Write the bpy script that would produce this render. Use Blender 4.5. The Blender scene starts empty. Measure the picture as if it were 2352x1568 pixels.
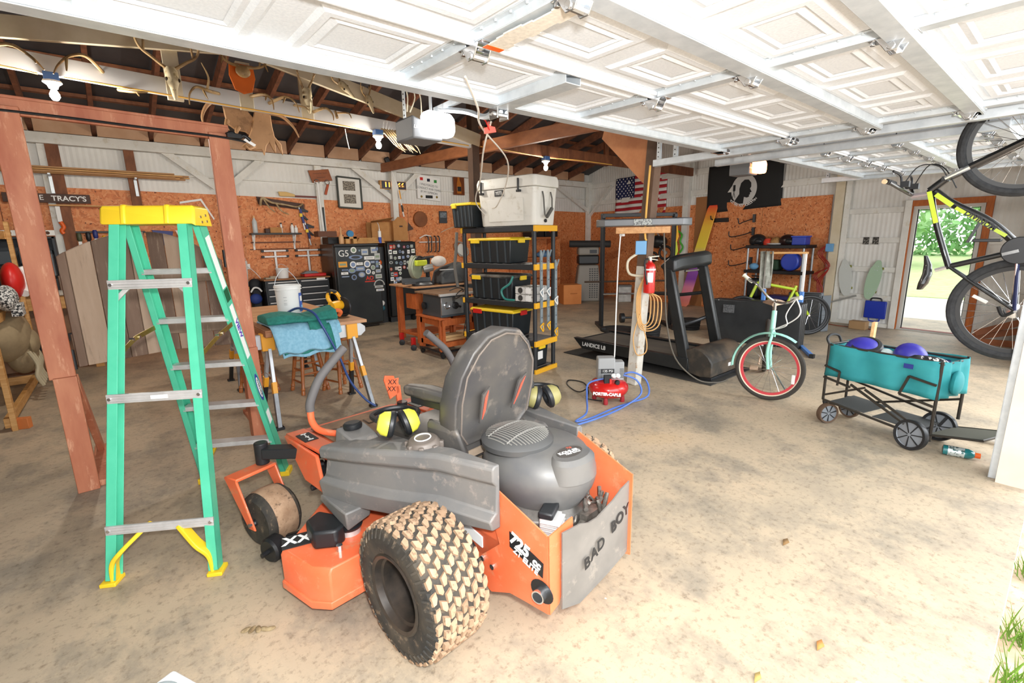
import bpy, math, random
from mathutils import Vector, Matrix
random.seed(7)
S = bpy.context.scene
C = S.collection
PI = math.pi
# ---------------------------------------------------------------- camera, world, lights, exposure
YAW, PITCH, ROLL = math.radians(40.161), math.radians(12.037), math.radians(-1.061)
fw = Vector((math.sin(YAW)*math.cos(PITCH), math.cos(YAW)*math.cos(PITCH), -math.sin(PITCH)))
rt = Vector((math.cos(YAW), -math.sin(YAW), 0))
up = rt.cross(fw)
r2 = rt*math.cos(ROLL) + up*math.sin(ROLL)
u2 = -rt*math.sin(ROLL) + up*math.cos(ROLL)
cd = bpy.data.cameras.new('camera'); cam = bpy.data.objects.new('camera', cd); C.objects.link(cam)
cd.sensor_width = 36; cd.lens = 1100.2/2352*36; cd.clip_start = .05
cam.matrix_world = Matrix(((r2.x, u2.x, -fw.x, 0), (r2.y, u2.y, -fw.y, 0), (r2.z, u2.z, -fw.z, 1.6), (0, 0, 0, 1)))
S.camera = cam
wd = bpy.data.worlds.new('sky'); S.world = wd; wd.use_nodes = True
bg = wd.node_tree.nodes['Background']; bg.inputs[0].default_value = (.93, .97, 1, 1); bg.inputs[1].default_value = 1.3
S.view_settings.view_transform = 'Standard'; S.view_settings.look = 'None'
S.view_settings.gamma = 1; S.view_settings.use_curve_mapping = False
S.view_settings.exposure = 1.05
def lamp(name, kind, loc, power, size=.1, col=(1, 1, 1), look=None, **kw):
    l = bpy.data.lights.new(name, kind); l.energy = power; l.color = col
    if kind == 'AREA': l.shape = 'RECTANGLE'; l.size = size; l.size_y = kw.get('sy', size)
    elif kind == 'SUN': l.angle = size
    else: l.shadow_soft_size = size
    o = bpy.data.objects.new(name, l); C.objects.link(o); o.location = loc
    if look is not None: o.rotation_euler = (Vector(look)-Vector(loc)).to_track_quat('-Z', 'Y').to_euler()
    return o
lamp('camera_flash', 'POINT', (.02, -.12, 1.80), 140, .05, (1, .99, .97))                        # the photographer's flash
lamp('daylight_through_near_door', 'AREA', (1.8, -1.4, 1.9), 55, 4.8, (.95, .98, 1), (1.8, 4, .2), sy=2.2)
lamp('daylight_through_far_door', 'AREA', (6.0, -1.2, 1.9), 65, 3.0, (.95, .98, 1), (6, 4, .2), sy=2.0)
# ---------------------------------------------------------------- helpers
class MB:
    """collects shapes and links them as one mesh"""
    def __init__(s, o=(0, 0, 0)): s.v = []; s.f = []; s.o = Vector(o)
    def add(s, vs, fs):
        n = len(s.v); s.v += [Vector(v)-s.o for v in vs]; s.f += [tuple(i+n for i in f) for f in fs]; return s
    def box(s, c, d, rz=0, R=None):
        c = Vector(c); h = Vector(d)/2; M = R or Matrix.Rotation(rz, 3, 'Z')
        vs = [c+M@Vector((x*h.x, y*h.y, z*h.z)) for x in (-1, 1) for y in (-1, 1) for z in (-1, 1)]
        return s.add(vs, [(0, 1, 3, 2), (4, 6, 7, 5), (0, 4, 5, 1), (2, 3, 7, 6), (0, 2, 6, 4), (1, 5, 7, 3)])
    def bb(s, a, b):
        a = Vector(a); b = Vector(b); return s.box((a+b)/2, b-a)
    def bar(s, p, q, w, h, upv=(0, 0, 1)):
        p = Vector(p); q = Vector(q); d = (q-p).normalized(); U = Vector(upv)
        if abs(d.dot(U)) > .98: U = Vector((0, 1, 0))
        a = d.cross(U).normalized(); U = a.cross(d)
        vs = [b+a*(w/2*i)+U*(h/2*j) for b in (p, q) for i, j in ((-1, -1), (1, -1), (1, 1), (-1, 1))]
        return s.add(vs, [(3, 2, 1, 0), (4, 5, 6, 7), (0, 1, 5, 4), (1, 2, 6, 5), (2, 3, 7, 6), (3, 0, 4, 7)])
    def tube(s, pts, r, n=8, closed=False, cap=True):
        P = [Vector(p) for p in pts]; m = len(P); R = r if isinstance(r, (list, tuple)) else [r]*m
        T = []
        for i in range(m):
            a = P[(i-1) % m] if (closed or i) else P[i]; b = P[(i+1) % m] if (closed or i < m-1) else P[i]
            T.append((b-a).normalized() if (b-a).length > 1e-9 else Vector((0, 0, 1)))
        t = T[0]; nrm = t.cross(Vector((0, 0, 1)))
        if nrm.length < .05: nrm = t.cross(Vector((1, 0, 0)))
        nrm.normalize(); vs = []
        for i in range(m):
            nrm = nrm-T[i]*nrm.dot(T[i])
            if nrm.length < 1e-6: nrm = T[i].orthogonal()
            nrm.normalize(); b = T[i].cross(nrm)
            for k in range(n):
                a = 2*PI*k/n; vs.append(P[i]+(nrm*math.cos(a)+b*math.sin(a))*R[i])
        fs = []
        for i in range(m if closed else m-1):
            j = (i+1) % m
            for k in range(n):
                l = (k+1) % n; fs.append((i*n+k, i*n+l, j*n+l, j*n+k))
        if not closed and cap: fs += [tuple(range(n-1, -1, -1)), tuple((m-1)*n+k for k in range(n))]
        return s.add(vs, fs)
    def cyl(s, p, q, r, n=16, rb=None): return s.tube([p, q], [r, r if rb is None else rb], n)
    def lathe(s, prof, c, axis=(0, 0, 1), n=24, caps=True):
        A = Vector(axis).normalized(); X = A.orthogonal().normalized(); Y = A.cross(X); c = Vector(c); vs = []
        for r, z in prof:
            for k in range(n):
                a = 2*PI*k/n; vs.append(c+A*z+(X*math.cos(a)+Y*math.sin(a))*r)
        fs = []
        for i in range(len(prof)-1):
            for k in range(n):
                l = (k+1) % n; fs.append((i*n+k, i*n+l, (i+1)*n+l, (i+1)*n+k))
        if caps: fs += [tuple(range(n-1, -1, -1)), tuple((len(prof)-1)*n+k for k in range(n))]
        return s.add(vs, fs)
    def prism(s, poly, d):
        """poly: 3-D outline, d: extrusion vector"""
        P = [Vector(p) for p in poly]; d = Vector(d); n = len(P)
        return s.add(P+[p+d for p in P], [tuple(range(n-1, -1, -1)), tuple(range(n, 2*n))]+[(i, (i+1) % n, (i+1) % n+n, i+n) for i in range(n)])
    def loft(s, secs, cap=True, closed=True):
        n = len(secs[0]); vs = [p for q in secs for p in q]; fs = []
        for i in range(len(secs)-1):
            for k in range(n if closed else n-1):
                l = (k+1) % n; fs.append((i*n+k, i*n+l, (i+1)*n+l, (i+1)*n+k))
        if cap and closed: fs += [tuple(range(n-1, -1, -1)), tuple((len(secs)-1)*n+k for k in range(n))]
        return s.add(vs, fs)
    def ell(s, c, r, n=16, m=10, R=None, zmin=-1):
        c = Vector(c); r = r if isinstance(r, (list, tuple)) else (r, r, r); secs = []; a0 = math.asin(max(-1, zmin))
        for i in range(m+1):
            ph = a0+(PI/2-a0)*i/m; q = []
            for k in range(n):
                a = 2*PI*k/n; p = Vector((r[0]*math.cos(ph)*math.cos(a), r[1]*math.cos(ph)*math.sin(a), r[2]*math.sin(ph)))
                q.append(c+(R@p if R else p))
            secs.append(q)
        return s.loft(secs)
    def ring(s, c, axis, R, r, n=32, m=8, a0=0, a1=2*PI, sx=1):
        A = Vector(axis).normalized(); X = A.orthogonal().normalized(); Y = A.cross(X); c = Vector(c); full = abs(a1-a0-2*PI) < 1e-6
        pts = [c+(X*math.cos(a0+(a1-a0)*i/n)*sx+Y*math.sin(a0+(a1-a0)*i/n))*R for i in range(n+(0 if full else 1))]
        return s.tube(pts, r, m, closed=full)
    def build(s, name, mat, parent=None, bev=0, smooth=True, label=None, seg=2, ang=35):
        me = bpy.data.meshes.new(name); me.from_pydata([tuple(v) for v in s.v], [], s.f)
        import bmesh
        b = bmesh.new(); b.from_mesh(me); bmesh.ops.recalc_face_normals(b, faces=b.faces); b.to_mesh(me); b.free()
        me.materials.append(mat); o = bpy.data.objects.new(name, me); C.objects.link(o)
        if smooth:
            for p in me.polygons: p.use_smooth = True
            me.set_sharp_from_angle(angle=math.radians(ang))
        if bev:
            m = o.modifiers.new('bevel', 'BEVEL'); m.width = bev; m.segments = seg; m.limit_method = 'ANGLE'; m.angle_limit = math.radians(40)
        if parent: o.parent = parent
        else: o.location = s.o
        if label: o['label'] = label
        return o
def cat(pts, k=6, closed=False):
    """smooth curve through points"""
    P = [Vector(p) for p in pts]; n = len(P); out = []
    for i in range(n if closed else n-1):
        a, b, c, d = (P[(i-1) % n], P[i], P[(i+1) % n], P[(i+2) % n]) if closed else (P[max(i-1, 0)], P[i], P[i+1], P[min(i+2, n-1)])
        for j in range(k):
            t = j/k; out.append(.5*((2*b)+(c-a)*t+(2*a-5*b+4*c-d)*t*t+(3*b-a-3*c+d)*t**3))
    if not closed: out.append(P[-1])
    return out
def thing(name, label, cat_, loc=(0, 0, 0), rz=0, group=None):
    o = bpy.data.objects.new(name, None); C.objects.link(o); o.location = loc; o.rotation_euler = (0, 0, rz); o.empty_display_size = .1
    o['label'] = label; o['category'] = cat_
    if group: o['group'] = group
    return o
def tag(o, label, cat_, group=None, kind=None):
    o['label'] = label; o['category'] = cat_
    if group: o['group'] = group
    if kind: o['kind'] = kind
    return o
def struct(o, label=None):
    o['kind'] = 'structure'
    if label: o['label'] = label
    return o
def text(name, body, mat, parent, loc, rot, size, depth=.001, label=None, sx=1, align='CENTER', bold=0, shear=0, o=None):
    """flat lettering as a mesh; rot = 3x3 matrix whose columns are right, up, normal"""
    cu = bpy.data.curves.new(name, 'FONT'); cu.body = body; cu.size = size; cu.extrude = depth; cu.align_x = align; cu.align_y = 'CENTER'; cu.offset = bold; cu.shear = shear
    t = bpy.data.objects.new('tmp', cu); C.objects.link(t); dg = bpy.context.evaluated_depsgraph_get()
    me = bpy.data.meshes.new_from_object(t.evaluated_get(dg)); bpy.data.objects.remove(t)
    off = parent.location if (parent and o is None) else Vector(o or (0, 0, 0))
    M = Matrix.Translation(Vector(loc)-off) @ rot.to_4x4() @ Matrix.Diagonal((sx, 1, 1, 1))
    me.transform(M); me.materials.clear(); me.materials.append(mat); me.name = name
    ob = bpy.data.objects.new(name, me); C.objects.link(ob)
    if parent: ob.parent = parent
    if label: ob['label'] = label
    return ob
def axes(right, upv):
    a = Vector(right).normalized(); b = Vector(upv); b = (b-a*b.dot(a)).normalized(); c = a.cross(b)
    return Matrix((a, b, c)).transposed()
BACK = axes((1, 0, 0), (0, 0, 1))           # lettering on the back wall, read from the room
# ---------------------------------------------------------------- materials
def lin(h):
    if isinstance(h, str):
        c = [int(h[i:i+2], 16)/255 for i in (0, 2, 4)]; return tuple(x/12.92 if x <= .04045 else ((x+.055)/1.055)**2.4 for x in c)+(1,)
    return tuple(h)+(1,)
MATS = {}
def nd(t, ty, **kw):
    n = t.nodes.new(ty)
    for k, v in kw.items():
        if k in n.inputs: n.inputs[k].default_value = v
        else: setattr(n, k, v)
    return n
def M(name, col, rough=.55, metal=0, col2=None, scale=6, stretch=(1, 1, 1), bump=0, lo=.35, hi=.65, detail=4, bscale=None, emit=0, trans=0, alpha=1, coat=0, col3=None):
    """principled material with procedural variation between col and col2 (col3 = second layer of grime)"""
    if name in MATS: return MATS[name]
    m = bpy.data.materials.new(name); m.use_nodes = True; t = m.node_tree; p = t.nodes['Principled BSDF']
    p.inputs['Roughness'].default_value = rough; p.inputs['Metallic'].default_value = metal; p.inputs['Base Color'].default_value = lin(col)
    if trans: p.inputs['Transmission Weight'].default_value = trans
    if coat: p.inputs['Coat Weight'].default_value = coat
    if alpha < 1: p.inputs['Alpha'].default_value = alpha
    if emit: p.inputs['Emission Color'].default_value = lin(col); p.inputs['Emission Strength'].default_value = emit
    if col2 or bump:
        tc = nd(t, 'ShaderNodeTexCoord'); mp = nd(t, 'ShaderNodeMapping'); mp.inputs['Scale'].default_value = stretch
        t.links.new(tc.outputs['Object'], mp.inputs['Vector'])
        ns = nd(t, 'ShaderNodeTexNoise', Scale=scale, Detail=detail, Roughness=.6); t.links.new(mp.outputs[0], ns.inputs['Vector'])
        if col2:
            cr = nd(t, 'ShaderNodeValToRGB'); e = cr.color_ramp.elements; e[0].position = lo; e[1].position = hi; e[0].color = lin(col); e[1].color = lin(col2)
            t.links.new(ns.outputs['Fac'], cr.inputs['Fac']); out = cr.outputs['Color']
            if col3:
                n2 = nd(t, 'ShaderNodeTexNoise', Scale=scale*2.7, Detail=6, Roughness=.7); t.links.new(mp.outputs[0], n2.inputs['Vector'])
                c2 = nd(t, 'ShaderNodeValToRGB'); e = c2.color_ramp.elements; e[0].position = .56; e[1].position = .68; e[0].color = (0, 0, 0, 1); e[1].color = (1, 1, 1, 1)
                t.links.new(n2.outputs['Fac'], c2.inputs['Fac']); mx = nd(t, 'ShaderNodeMix', data_type='RGBA')
                t.links.new(c2.outputs['Color'], mx.inputs[0]); t.links.new(out, mx.inputs[6]); mx.inputs[7].default_value = lin(col3); out = mx.outputs[2]
            t.links.new(out, p.inputs['Base Color'])
        if bump:
            b = nd(t, 'ShaderNodeBump', Strength=bump, Distance=.01); src = ns
            if bscale:
                src = nd(t, 'ShaderNodeTexNoise', Scale=bscale, Detail=3); t.links.new(mp.outputs[0], src.inputs['Vector'])
            t.links.new(src.outputs['Fac'], b.inputs['Height']); t.links.new(b.outputs[0], p.inputs['Normal'])
    MATS[name] = m; return m
BLK = M('black_plastic', '1d1f22', .45); DARK = M('dark_steel', '2b2c2f', .4, .3); STEEL = M('galvanized_steel', 'd6dde2', .42, .35, 'c6ced4', 14)
ALU = M('aluminium', 'd0cfce', .4, .4); WHT = M('white_paint', 'e9e8e4', .5); CHROME = M('chrome', 'd8dadd', .15, .95)
RUB = M('black_rubber', '1b1b1d', .75); PINE = M('pine_lumber', 'd2a368', .6, 0, 'b98546', 5, (1, 1, 10))
PLY = M('plywood_face', 'd8a673', .6, 0, 'c08a55', 5, (1, 7, 7)); CARD = M('cardboard', 'b98650', .8, 0, 'ad7945', 8)
YEL = M('yellow_plastic', 'f3cd2c', .45); ORG = M('orange_plastic', 'e8641c', .45); RED = M('red_plastic', 'c8201c', .4); BLU = M('blue_plastic', '2a4bb0', .4)
LBL = M('white_label', 'eeeeec', .6)
# ================================================================ the building
def mat_concrete():
    m = bpy.data.materials.new('stained_concrete'); m.use_nodes = True; t = m.node_tree; p = t.nodes['Principled BSDF']; p.inputs['Roughness'].default_value = .55
    tc = nd(t, 'ShaderNodeTexCoord')
    def ramp(scale, stops, det=8, rough=.6, st=(1, 1, 1), dist=0):
        mp = nd(t, 'ShaderNodeMapping'); mp.inputs['Scale'].default_value = st; t.links.new(tc.outputs['Object'], mp.inputs[0])
        n = nd(t, 'ShaderNodeTexNoise', Scale=scale, Detail=det, Roughness=rough, Distortion=dist); t.links.new(mp.outputs[0], n.inputs['Vector'])
        r = nd(t, 'ShaderNodeValToRGB'); el = r.color_ramp.elements
        while len(el) < len(stops): el.new(.5)
        for e, (pos, c) in zip(el, stops): e.position = pos; e.color = lin(c)
        t.links.new(n.outputs['Fac'], r.inputs['Fac']); return r, n
    base, _ = ramp(.7, [(.3, '94897a'), (.45, 'b3a38c'), (.6, 'c2ae94'), (.72, 'c9b08d')], 10, .62)
    st, _ = ramp(1.7, [(.47, '000000'), (.63, 'ffffff')], 14, .74, (1.3, 1, 1))
    mx = nd(t, 'ShaderNodeMix', data_type='RGBA', blend_type='MIX'); t.links.new(base.outputs[0], mx.inputs[6]); mx.inputs[7].default_value = lin('7f796e')
    sc = nd(t, 'ShaderNodeMath', operation='MULTIPLY'); t.links.new(st.outputs[0], sc.inputs[0]); sc.inputs[1].default_value = .72; t.links.new(sc.outputs[0], mx.inputs[0])
    fn, nn = ramp(28, [(.52, '000000'), (.70, 'ffffff')], 8, .75)
    m2 = nd(t, 'ShaderNodeMix', data_type='RGBA', blend_type='MULTIPLY'); f2 = nd(t, 'ShaderNodeMath', operation='MULTIPLY'); t.links.new(fn.outputs[0], f2.inputs[0]); f2.inputs[1].default_value = .6
    t.links.new(f2.outputs[0], m2.inputs[0]); t.links.new(mx.outputs[2], m2.inputs[6]); m2.inputs[7].default_value = lin('7a6f60')
    # white paint spatter, densest behind the mower
    vo = nd(t, 'ShaderNodeTexVoronoi', Scale=9, Randomness=1); t.links.new(tc.outputs['Object'], vo.inputs['Vector'])
    lt = nd(t, 'ShaderNodeMath', operation='LESS_THAN'); t.links.new(vo.outputs['Distance'], lt.inputs[0])
    sep = nd(t, 'ShaderNodeSeparateColor'); t.links.new(vo.outputs['Color'], sep.inputs[0])
    th = nd(t, 'ShaderNodeMapRange'); th.inputs[1].default_value = .55; th.inputs[2].default_value = 1; th.inputs[3].default_value = 0; th.inputs[4].default_value = .16
    t.links.new(sep.outputs[0], th.inputs[0]); t.links.new(th.outputs[0], lt.inputs[1])
    ds = nd(t, 'ShaderNodeVectorMath', operation='DISTANCE'); t.links.new(tc.outputs['Object'], ds.inputs[0]); ds.inputs[1].default_value = (1.3, .95, 0)
    dl = nd(t, 'ShaderNodeMath', operation='LESS_THAN'); t.links.new(ds.outputs['Value'], dl.inputs[0]); dl.inputs[1].default_value = .95
    an = nd(t, 'ShaderNodeMath', operation='MULTIPLY'); t.links.new(lt.outputs[0], an.inputs[0]); t.links.new(dl.outputs[0], an.inputs[1])
    m3 = nd(t, 'ShaderNodeMix', data_type='RGBA'); t.links.new(an.outputs[0], m3.inputs[0]); t.links.new(m2.outputs[2], m3.inputs[6]); m3.inputs[7].default_value = lin('efe9dc')
    t.links.new(m3.outputs[2], p.inputs['Base Color'])
    b = nd(t, 'ShaderNodeBump', Strength=.12, Distance=.01); t.links.new(nn.outputs['Fac'], b.inputs['Height']); t.links.new(b.outputs[0], p.inputs['Normal'])
    return m
def mat_osb():
    m = bpy.data.materials.new('oriented_strand_board'); m.use_nodes = True; t = m.node_tree; p = t.nodes['Principled BSDF']; p.inputs['Roughness'].default_value = .6
    tc = nd(t, 'ShaderNodeTexCoord'); n0 = nd(t, 'ShaderNodeTexNoise', Scale=7, Detail=3); t.links.new(tc.outputs['Object'], n0.inputs['Vector'])
    ad = nd(t, 'ShaderNodeVectorMath', operation='MULTIPLY_ADD'); t.links.new(n0.outputs['Color'], ad.inputs[0]); ad.inputs[1].default_value = (.22, .22, .22); t.links.new(tc.outputs['Object'], ad.inputs[2])
    v = nd(t, 'ShaderNodeTexVoronoi', Scale=30); t.links.new(ad.outputs[0], v.inputs['Vector'])
    sp = nd(t, 'ShaderNodeSeparateColor'); t.links.new(v.outputs['Color'], sp.inputs[0])
    r = nd(t, 'ShaderNodeValToRGB'); el = r.color_ramp.elements; el.new(.5); el.new(.9)
    for e, (q, c) in zip(el, [(0, 'cc7440'), (.45, 'd98750'), (.8, 'e29a66'), (1, 'bd6a38')]): e.position = q; e.color = lin(c)
    t.links.new(sp.outputs[0], r.inputs['Fac'])
    n2 = nd(t, 'ShaderNodeTexNoise', Scale=24, Detail=2); t.links.new(tc.outputs['Object'], n2.inputs['Vector'])
    r2_ = nd(t, 'ShaderNodeValToRGB'); r2_.color_ramp.elements[0].position = .30; r2_.color_ramp.elements[1].position = .36; r2_.color_ramp.elements[0].color = lin('6e3413'); r2_.color_ramp.elements[1].color = (1, 1, 1, 1)
    t.links.new(n2.outputs['Fac'], r2_.inputs['Fac'])
    mx = nd(t, 'ShaderNodeMix', data_type='RGBA', blend_type='MULTIPLY'); mx.inputs[0].default_value = 1; t.links.new(r.outputs[0], mx.inputs[6]); t.links.new(r2_.outputs[0], mx.inputs[7])
    t.links.new(mx.outputs[2], p.inputs['Base Color']); return m
CONC = mat_concrete(); OSB = mat_osb()
WBRD = M('whitewashed_board', 'e6e5df', .7, 0, 'd2d1cb', 3, (1, 1, 1), .1, .35, .7, 6, col3='cfc9ba')
CORR = M('whitewashed_sheet', 'e6e5e1', .6, 0, 'd8d7d2', 1.5)
BRN = M('old_brown_timber', '8a5636', .7, 0, '6b3f27', 4, (3, 3, 1), .1); ROOFM = M('dark_roof_metal', '4d4c4f', .55, .3, '403f42', 2)
TANB = M('pale_plywood', 'c9a283', .7, 0, 'bb9170', 3); RAFT = M('rafter_wood', '7c4c34', .7, 0, '5c3826', 4, (3, 3, 3)); CREAM = M('cream_timber', 'd9cdb6', .65, 0, 'cbbd9f', 3)
TRIMO = M('orange_stained_trim', 'bf6a2a', .55, 0, 'a8571f', 6, (6, 6, 1))
DIRT = M('bare_dirt', 'b99d83', .9, 0, 'd3bda5', 9, bump=.4, col3='8d705a'); GRASSM = M('lawn_green', 'a3b878', .9, 0, 'b9c68e', 4); PAVE = M('pale_driveway', 'e6dcc9', .8, 0, 'd8cdb8', 2)

f = MB(); f.bb((-6, 0, -.12), (11.6, 9.6, 0)); struct(f.build('floor', CONC), 'stained beige concrete slab')
f = MB(); f.bb((-20, -14, -.25), (11.6, -.003, -.13)); struct(f.build('ground', DIRT), 'bare dirt outside the slab edge')
f = MB(); f.bb((11.61, -30, -.3), (17.0, 20, -.16)); struct(f.build('driveway', PAVE), 'pale driveway outside the exit door')
f = MB(); f.bb((17.01, -60, -.3), (70, 60, -.14)); struct(f.build('lawn', GRASSM), 'sunlit lawn beyond the driveway')
# --- end wall frame: s runs along the wall from the far corner to the front, q comes out into the room
WC = Vector((10.9, 9.4, 0)); WD = Vector((-.87, -8.25, 0)).normalized(); WN = Vector((WD.y, -WD.x, 0))
def W(s, z, q=0): return WC+WD*s+WN*q+Vector((0, 0, z))
WALLR = axes(WD, (0, 0, 1)); WRZ = math.atan2(WD.y, WD.x)
WR3 = Matrix.Rotation(WRZ, 3, 'Z')
def wbox(m, s0, s1, z0, z1, q0, q1): return m.box((W((s0+s1)/2, (z0+z1)/2, (q0+q1)/2)), (s1-s0, q1-q0, z1-z0), R=WR3)
def corr_back(x0, x1, z0, z1, y):
    """corrugated sheet facing -y"""
    m = MB(); n = int((x1-x0)/.0335); vs = []; fs = []
    for i in range(n+1):
        x = x0+(x1-x0)*i/n; yy = y-(.006 if i % 2 else 0); vs += [(x, yy, z0), (x, yy, z1)]
    for i in range(n): fs.append((2*i, 2*i+2, 2*i+3, 2*i+1))
    m.add(vs, fs); return m
m = corr_back(-6, 11.2, 1.9, 3.6, 9.44); m.bb((-6, 9.445, 0), (11.2, 9.5, 3.6)); struct(m.build('wall_back', CORR, smooth=False), 'whitewashed corrugated back wall')
m = MB()
m.prism([(-6, 9.415, 0), (10.9, 9.415, 0), (10.9, 9.415, 2.31), (2, 9.415, 2.405), (-6, 9.415, 2.47)], (0, .02, 0)); struct(m.build('trim_1', OSB), 'orange strand board lining the back wall')
m = MB()
for x in (-.9, 3.02, 4.22+.9, 8.7): m.bb((x-.003, 9.411, 0), (x+.003, 9.4155, 2.3))
struct(m.build('trim_2', M('panel_seam', '5a3016', .8)), 'seams between strand boards')
# end wall
m = MB(); n = 300; vs = []; fs = []
def endsheet(s0, s1, z0, z1):
    k = int((s1-s0)/.0335); v0 = []; f0 = []
    for i in range(k+1):
        s = s0+(s1-s0)*i/k; q = .006 if i % 2 else 0; v0 += [W(s, z0, q), W(s, z1, q)]
    for i in range(k): f0.append((2*i, 2*i+2, 2*i+3, 2*i+1))
    m.add(v0, f0)
endsheet(0, 7.56, 0, 4.4); endsheet(7.56, 8.4, 2.0, 4.4); endsheet(8.4, 9.5, 0, 4.4)
wbox(m, -.1, 7.56, 0, 4.4, -.06, -.005); wbox(m, 7.56, 8.4, 2.0, 4.4, -.06, -.005); wbox(m, 8.4, 9.6, 0, 4.4, -.06, -.005)
struct(m.build('wall_right', CORR, smooth=False), 'whitewashed corrugated end wall')
m = MB(); m.prism([W(0, 0, .02), W(6.36, 0, .02), W(6.36, 2.28, .02), W(0, 2.30, .02)], WN*.015); struct(m.build('trim_3', OSB), 'orange strand board lining the end wall')
m = MB(); wbox(m, 3.55, 3.85, 0, 2.45, .036, .04); wbox(m, 5.1, 5.106, 0, 2.28, .036, .038); struct(m.build('trim_4', M('brown_board_strip', '9c6a3f', .7)), 'brown strip on the end wall')
m = MB()
for z in (.02, .5, .98, 1.47, 1.96): wbox(m, 6.62, 7.5, z-.04 if z > .1 else 0, z+.045, .012, .05)
for z in (2.55, 3.0): wbox(m, .1, 9.4, z-.06, z+.06, .012, .045)
wbox(m, 8.52, 9.4, 1.4, 1.5, .012, .05); wbox(m, 8.52, 9.4, .6, .7, .012, .05)
struct(m.build('trim_5', WBRD), 'whitewashed girts of the end wall')
# posts and wind braces along both walls
def post(name, a, b, w, d, mat, label, cat_='post', group=None):
    o = MB(); o.bar(a, b, w, d, (0, 1, 0)); x = o.build(name, mat, bev=.006); return struct(x, label)
post('wall_post', (1.80, 9.33, 0), (1.80, 9.33, 2.98), .17, .14, WBRD, 'whitewashed wall post behind the bucket shelf')
post('wall_post', (4.78, 9.33, 0), (4.78, 9.33, 2.98), .12, .14, WBRD, 'whitewashed wall post behind the cardboard boxes')
post('wall_post', (10.82, 9.33, 0), (10.82, 9.33, 3.1), .13, .13, WBRD, 'whitewashed corner post')
post('wall_post', W(3.34, 0, .08), W(3.34, 3.4, .08), .15, .14, WBRD, 'round whitewashed post between the flags')
post('wall_post', W(6.5, 0, .07), W(6.5, 3.0, .07), .14, .14, CREAM, 'cream post beside the red cord')
post('wall_post', W(6.62, 0, .05), W(6.62, 3.0, .05), .08, .09, WBRD, 'second cream post beside the girts')
post('wall_post', W(7.5, 0, .05), W(7.5, 2.1, .05), .06, .09, WBRD, 'cream post beside the exit door')
for a, b, l in (((.88, 9.36, 3.1), (1.62, 9.36, 2.52), 'left of the gate'), ((2.42, 9.36, 3.06), (1.75, 9.36, 2.48), 'right of the gate'), ((3.87, 9.36, 3.08), (4.8, 9.36, 2.42), 'over the photo frame'),
                ((5.45, 9.36, 3.06), (4.83, 9.36, 2.5), 'left of the white sign'), ((9.45, 9.36, 3.0), (10.8, 9.36, 2.35), 'left of the corner')):
    o = MB(); o.bar(a, b, .03, .1, (0, 1, 0)); 
    o = MB(); d = (Vector(b)-Vector(a)).normalized(); nn_ = d.cross(Vector((0, 1, 0))); o.prism([Vector(a)+nn_*.05, Vector(b)+nn_*.05, Vector(b)-nn_*.05, Vector(a)-nn_*.05], (0, -.035, 0))
    struct(o.build('wind_brace', WBRD), 'whitewashed diagonal brace '+l)
o = MB(); a = W(.12, 2.2, .06); b = W(.95, 2.95, .06); o.bar(a, b, .04, .1, WN); struct(o.build('wind_brace', WBRD), 'whitewashed diagonal brace right of the corner')
for x0, x1, z0, z1, l in ((-.34, -.2, 1.5, 3.0, 'left'), (.50, .62, 2.1, 3.0, 'middle')):
    o = MB(); o.bb((x0, 9.33, z0), (x1, 9.40, z1)); struct(o.build('wall_stud', BRN), 'brown stud behind the stacked lumber, '+l+' one')
o = MB(); o.bb((-.42, 9.36, .9), (-.34, 9.41, 3)); struct(o.build('wall_stud', WBRD), 'whitewashed stud beside the dark name sign')
o = MB(); o.bb((3.24, 9.36, 1.5), (3.36, 9.41, 3.0)); struct(o.build('wall_stud', WBRD), 'whitewashed stud behind the knife board')
# plate and girts of the back wall
o = MB(); o.bb((-6, 9.28, 2.98), (11, 9.40, 3.12)); struct(o.build('trim_6', WBRD, bev=.004), 'whitewashed wall plate under the rafters')
o = MB(); o.bb((-6, 9.38, 2.66), (11, 9.425, 2.68)); struct(o.build('trim_7', WBRD), 'thin whitewashed girt')
# --- roof: ridge along x at y = 4.7
def rz_(y): return 3.14+.262*(9.4-y) if y >= 4.7 else 3.14+.262*(9.4-4.7)-.262*(4.7-y)
nr_ = 0
for i in range(-13, 13):
    x = 2.81+.65*i
    if x < -5.5 or x > 10.6: continue
    o = MB()
    for (y0, y1) in ((9.5, 4.7), (4.7, -.3)):
        o.prism([(x-.025, y0, rz_(y0)), (x-.025, y1, rz_(y1)), (x-.025, y1, rz_(y1)+.15), (x-.025, y0, rz_(y0)+.15)], (.05, 0, 0))
    struct(o.build('rafter', RAFT), 'brown rafter under the metal roof')
    o = MB(); o.bb((x+.03, 9.30, 3.13), (x+.62, 9.33, 3.34)); struct(o.build('blocking', TANB), 'pale plywood block between two rafters')
for k, y in enumerate((8.7, 7.9, 7.1, 6.3, 5.5, 4.75, 3.9, 3.1, 2.3, 1.5, .7)):
    o = MB(); o.box((2.6, y, rz_(y)+.18), (17.2, .09, .04)); struct(o.build('purlin', BRN), 'brown purlin under the roof sheets')
o = MB()
for (y0, y1) in ((9.75, 4.7), (4.7, -.5)):
    o.prism([(-6.3, y0, rz_(y0)+.20), (-6.3, y1, rz_(y1)+.20), (-6.3, y1, rz_(y1)+.22), (-6.3, y0, rz_(y0)+.22)], (18, 0, 0))
struct(o.build('ceiling', ROOFM, smooth=False), 'dark metal roof sheets')
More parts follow.
